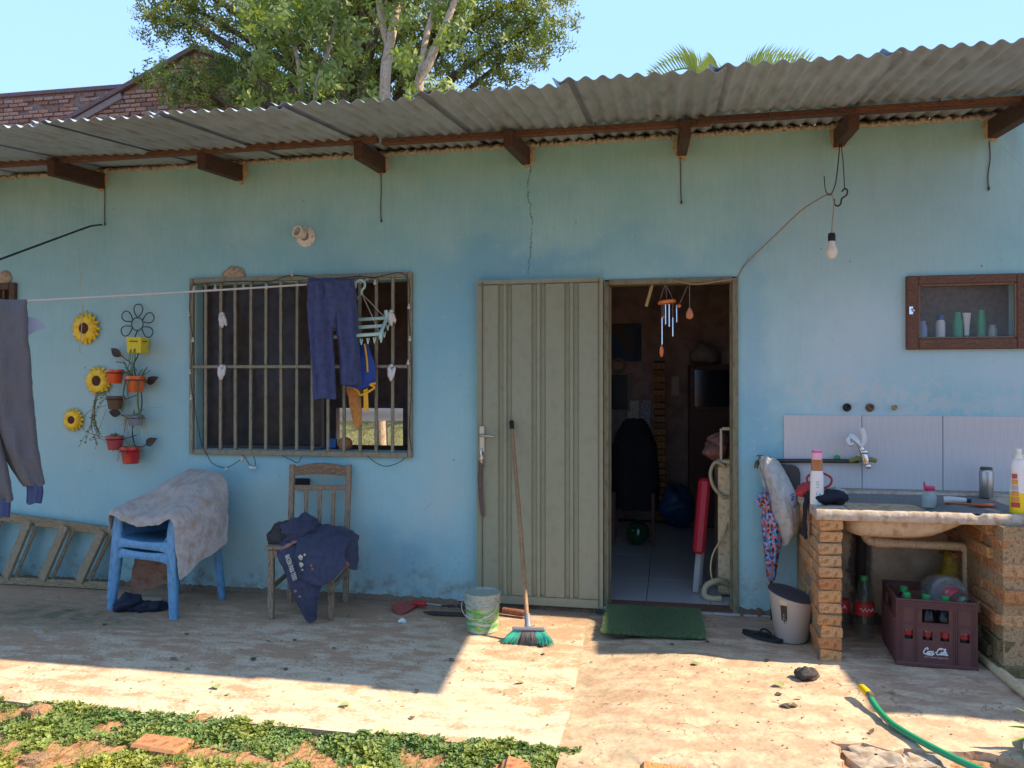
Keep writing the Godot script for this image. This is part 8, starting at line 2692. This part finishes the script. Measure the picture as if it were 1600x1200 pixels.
	b.box(v(-0.47, 1.9, -3.39), v(0.36, 0.4, 0.02), Basis(), 0.004)
	wp("canvas", b, mt(lin(1, 1, 1), 0.6, ntex(103, 0.006, [[0.0, lin(0.02, 0.03, 0.08)], [0.45, lin(0.03, 0.08, 0.2)], [0.55, lin(0.12, 0.06, 0.04)], [1.0, lin(0.02, 0.1, 0.16)]], 3, 256), v(1.2, 1.2, 1.2)), o)
	o = thing("framed_mirror", "dark framed mirror with a round wreath above on the rear wall", "mirror", v(-0.53, 1.4, -3.38))
	b = B.new()
	for s in [[v(-0.64, 1.17, -3.38), v(-0.64, 1.58, -3.38)], [v(-0.42, 1.17, -3.38), v(-0.42, 1.58, -3.38)]]:
		b.bar(s[0], s[1], 0.02, 0.02, 0.003)
	b.bar(v(-0.63, 1.57, -3.38), v(-0.43, 1.57, -3.38), 0.02, 0.02, 0.003, v(0, 0, 1))
	b.bar(v(-0.63, 1.18, -3.38), v(-0.43, 1.18, -3.38), 0.02, 0.02, 0.003, v(0, 0, 1))
	wp("frame", b, mt(lin(0.3, 0.22, 0.12), 0.5), o)
	b = B.new()
	b.box(v(-0.53, 1.375, -3.39), v(0.2, 0.37, 0.006))
	wp("mirror_glass", b, mt(lin(0.05, 0.05, 0.055), 0.2), o)
	b = B.new()
	var pts := []
	for i in 25:
		pts.append(v(-0.53 + cos(TAU * i / 24.0) * 0.065, 1.66 + sin(TAU * i / 24.0) * 0.065, -3.38))
	b.tube(pts, 0.014, 8)
	wp("wreath", b, mt(lin(0.3, 0.2, 0.1), 0.8), o)
	b = B.new()
	b.box(v(0.06, 1.44, -3.392), v(0.075, 0.2, 0.012), Basis(), 0.003)
	single("switch_plate", "pale switch plate on the rear wall left of the cupboard", "switch", b, mt(lin(0.55, 0.48, 0.45), 0.5))
	# rolled blind over the low rear opening, and things on the window sill
	b = B.new()
	b.tube([v(-3.76, 1.11, -3.58), v(-2.9, 1.115, -3.58)], 0.072, 16)
	single("rolled_blind", "white rolled blind over a low rear opening seen through the grille", "blind", b, mt(lin(0.8, 0.8, 0.78), 0.6, null, v(1, 1, 1), {"back": Color(1.0, 1.0, 1.0)}))
	b = B.new()
	b.box(v(-2.33, 1.03, -0.16), v(0.075, 0.065, 0.02), rot(-8, 0, 0), 0.002)
	single("blue_box", "small blue box standing inside on the window sill", "box", b, mt(lin(0.02, 0.14, 0.4), 0.5), v(0, 0.0, 0))
	b = B.new()
	b.ball(Vector3.ZERO, v(0.055, 0.05, 0.04), 10, 16, 0.2, 10.0, 2)
	single("gourd", "round orange gourd on the window sill inside the grille", "gourd", b, mt(lin(0.42, 0.17, 0.06), 0.7), v(-2.21, 1.03, -0.12))
	b = B.new()
	b.box(v(-2.4, 0.96, -0.4), v(1.6, 0.05, 0.5), Basis(), 0.006)
	b.box(v(-2.4, 0.48, -0.4), v(1.5, 0.9, 0.4), Basis(), 0.004)
	single("inner_counter", "dark counter standing under the window inside the room", "counter", b, dwood)
	# toiletries behind the wooden window
	var tl := [["squeezed white tube, leftmost behind the wooden window glass", 1.452, 0.03, 0.1, 2], ["blurred pale blue bottle second from left behind the wooden window", 1.50, 0.026, 0.12, 1], ["white bottle with blue cap behind the wooden window glass", 1.60, 0.026, 0.155, 0], ["tall green bottle left of the white tube behind the window", 1.695, 0.026, 0.17, 3], ["upright white tube with dark cap behind the window glass", 1.745, 0.022, 0.165, 2], ["tall green bottle right of the white tube behind the window", 1.825, 0.023, 0.18, 3], ["small clear bottle, rightmost behind the wooden window glass", 1.885, 0.024, 0.09, 4]]
	var tm := [mt(lin(0.62, 0.6, 0.58), 0.4), mt(lin(0.25, 0.28, 0.42), 0.5), mt(lin(0.6, 0.58, 0.55), 0.4), mt(lin(0.03, 0.3, 0.14), 0.4), mt(lin(0.35, 0.35, 0.33), 0.3)]
	for t in tl:
		var q := thing("toiletry_bottle", t[0], "bottle", v(t[1], 1.703, -0.13), 0.0, "toiletries behind the wooden window")
		var r: float = t[2]
		var h: float = t[3]
		b = B.new()
		if t[4] == 2:
			b.lathe([Vector2(0, 0.03), Vector2(r * 0.6, 0.03), Vector2(r * 0.7, h * 0.5), Vector2(r * 1.1, h), Vector2(0, h)], Transform3D(Basis().scaled(v(1, 1, 0.5)), Vector3.ZERO), 18)
		else:
			b.lathe([Vector2(0, 0), Vector2(r, 0), Vector2(r, h * 0.7), Vector2(r * 0.75, h * 0.8), Vector2(0, h * 0.8)], Transform3D(), 20)
		part("body", b, tm[t[4]], q)
		b = B.new()
		if t[4] == 2:
			b.lathe([Vector2(0, 0), Vector2(r * 0.7, 0), Vector2(r * 0.62, 0.03), Vector2(0, 0.031)], Transform3D(Basis().scaled(v(1, 1, 0.7)), Vector3.ZERO), 16)
		else:
			b.lathe([Vector2(r * 0.72, h * 0.79), Vector2(r * 0.7, h), Vector2(0, h)], Transform3D(), 16)
		part("cap", b, mt(lin(0.03, 0.06, 0.25), 0.4) if t[4] in [0, 2] else tm[t[4]], q)
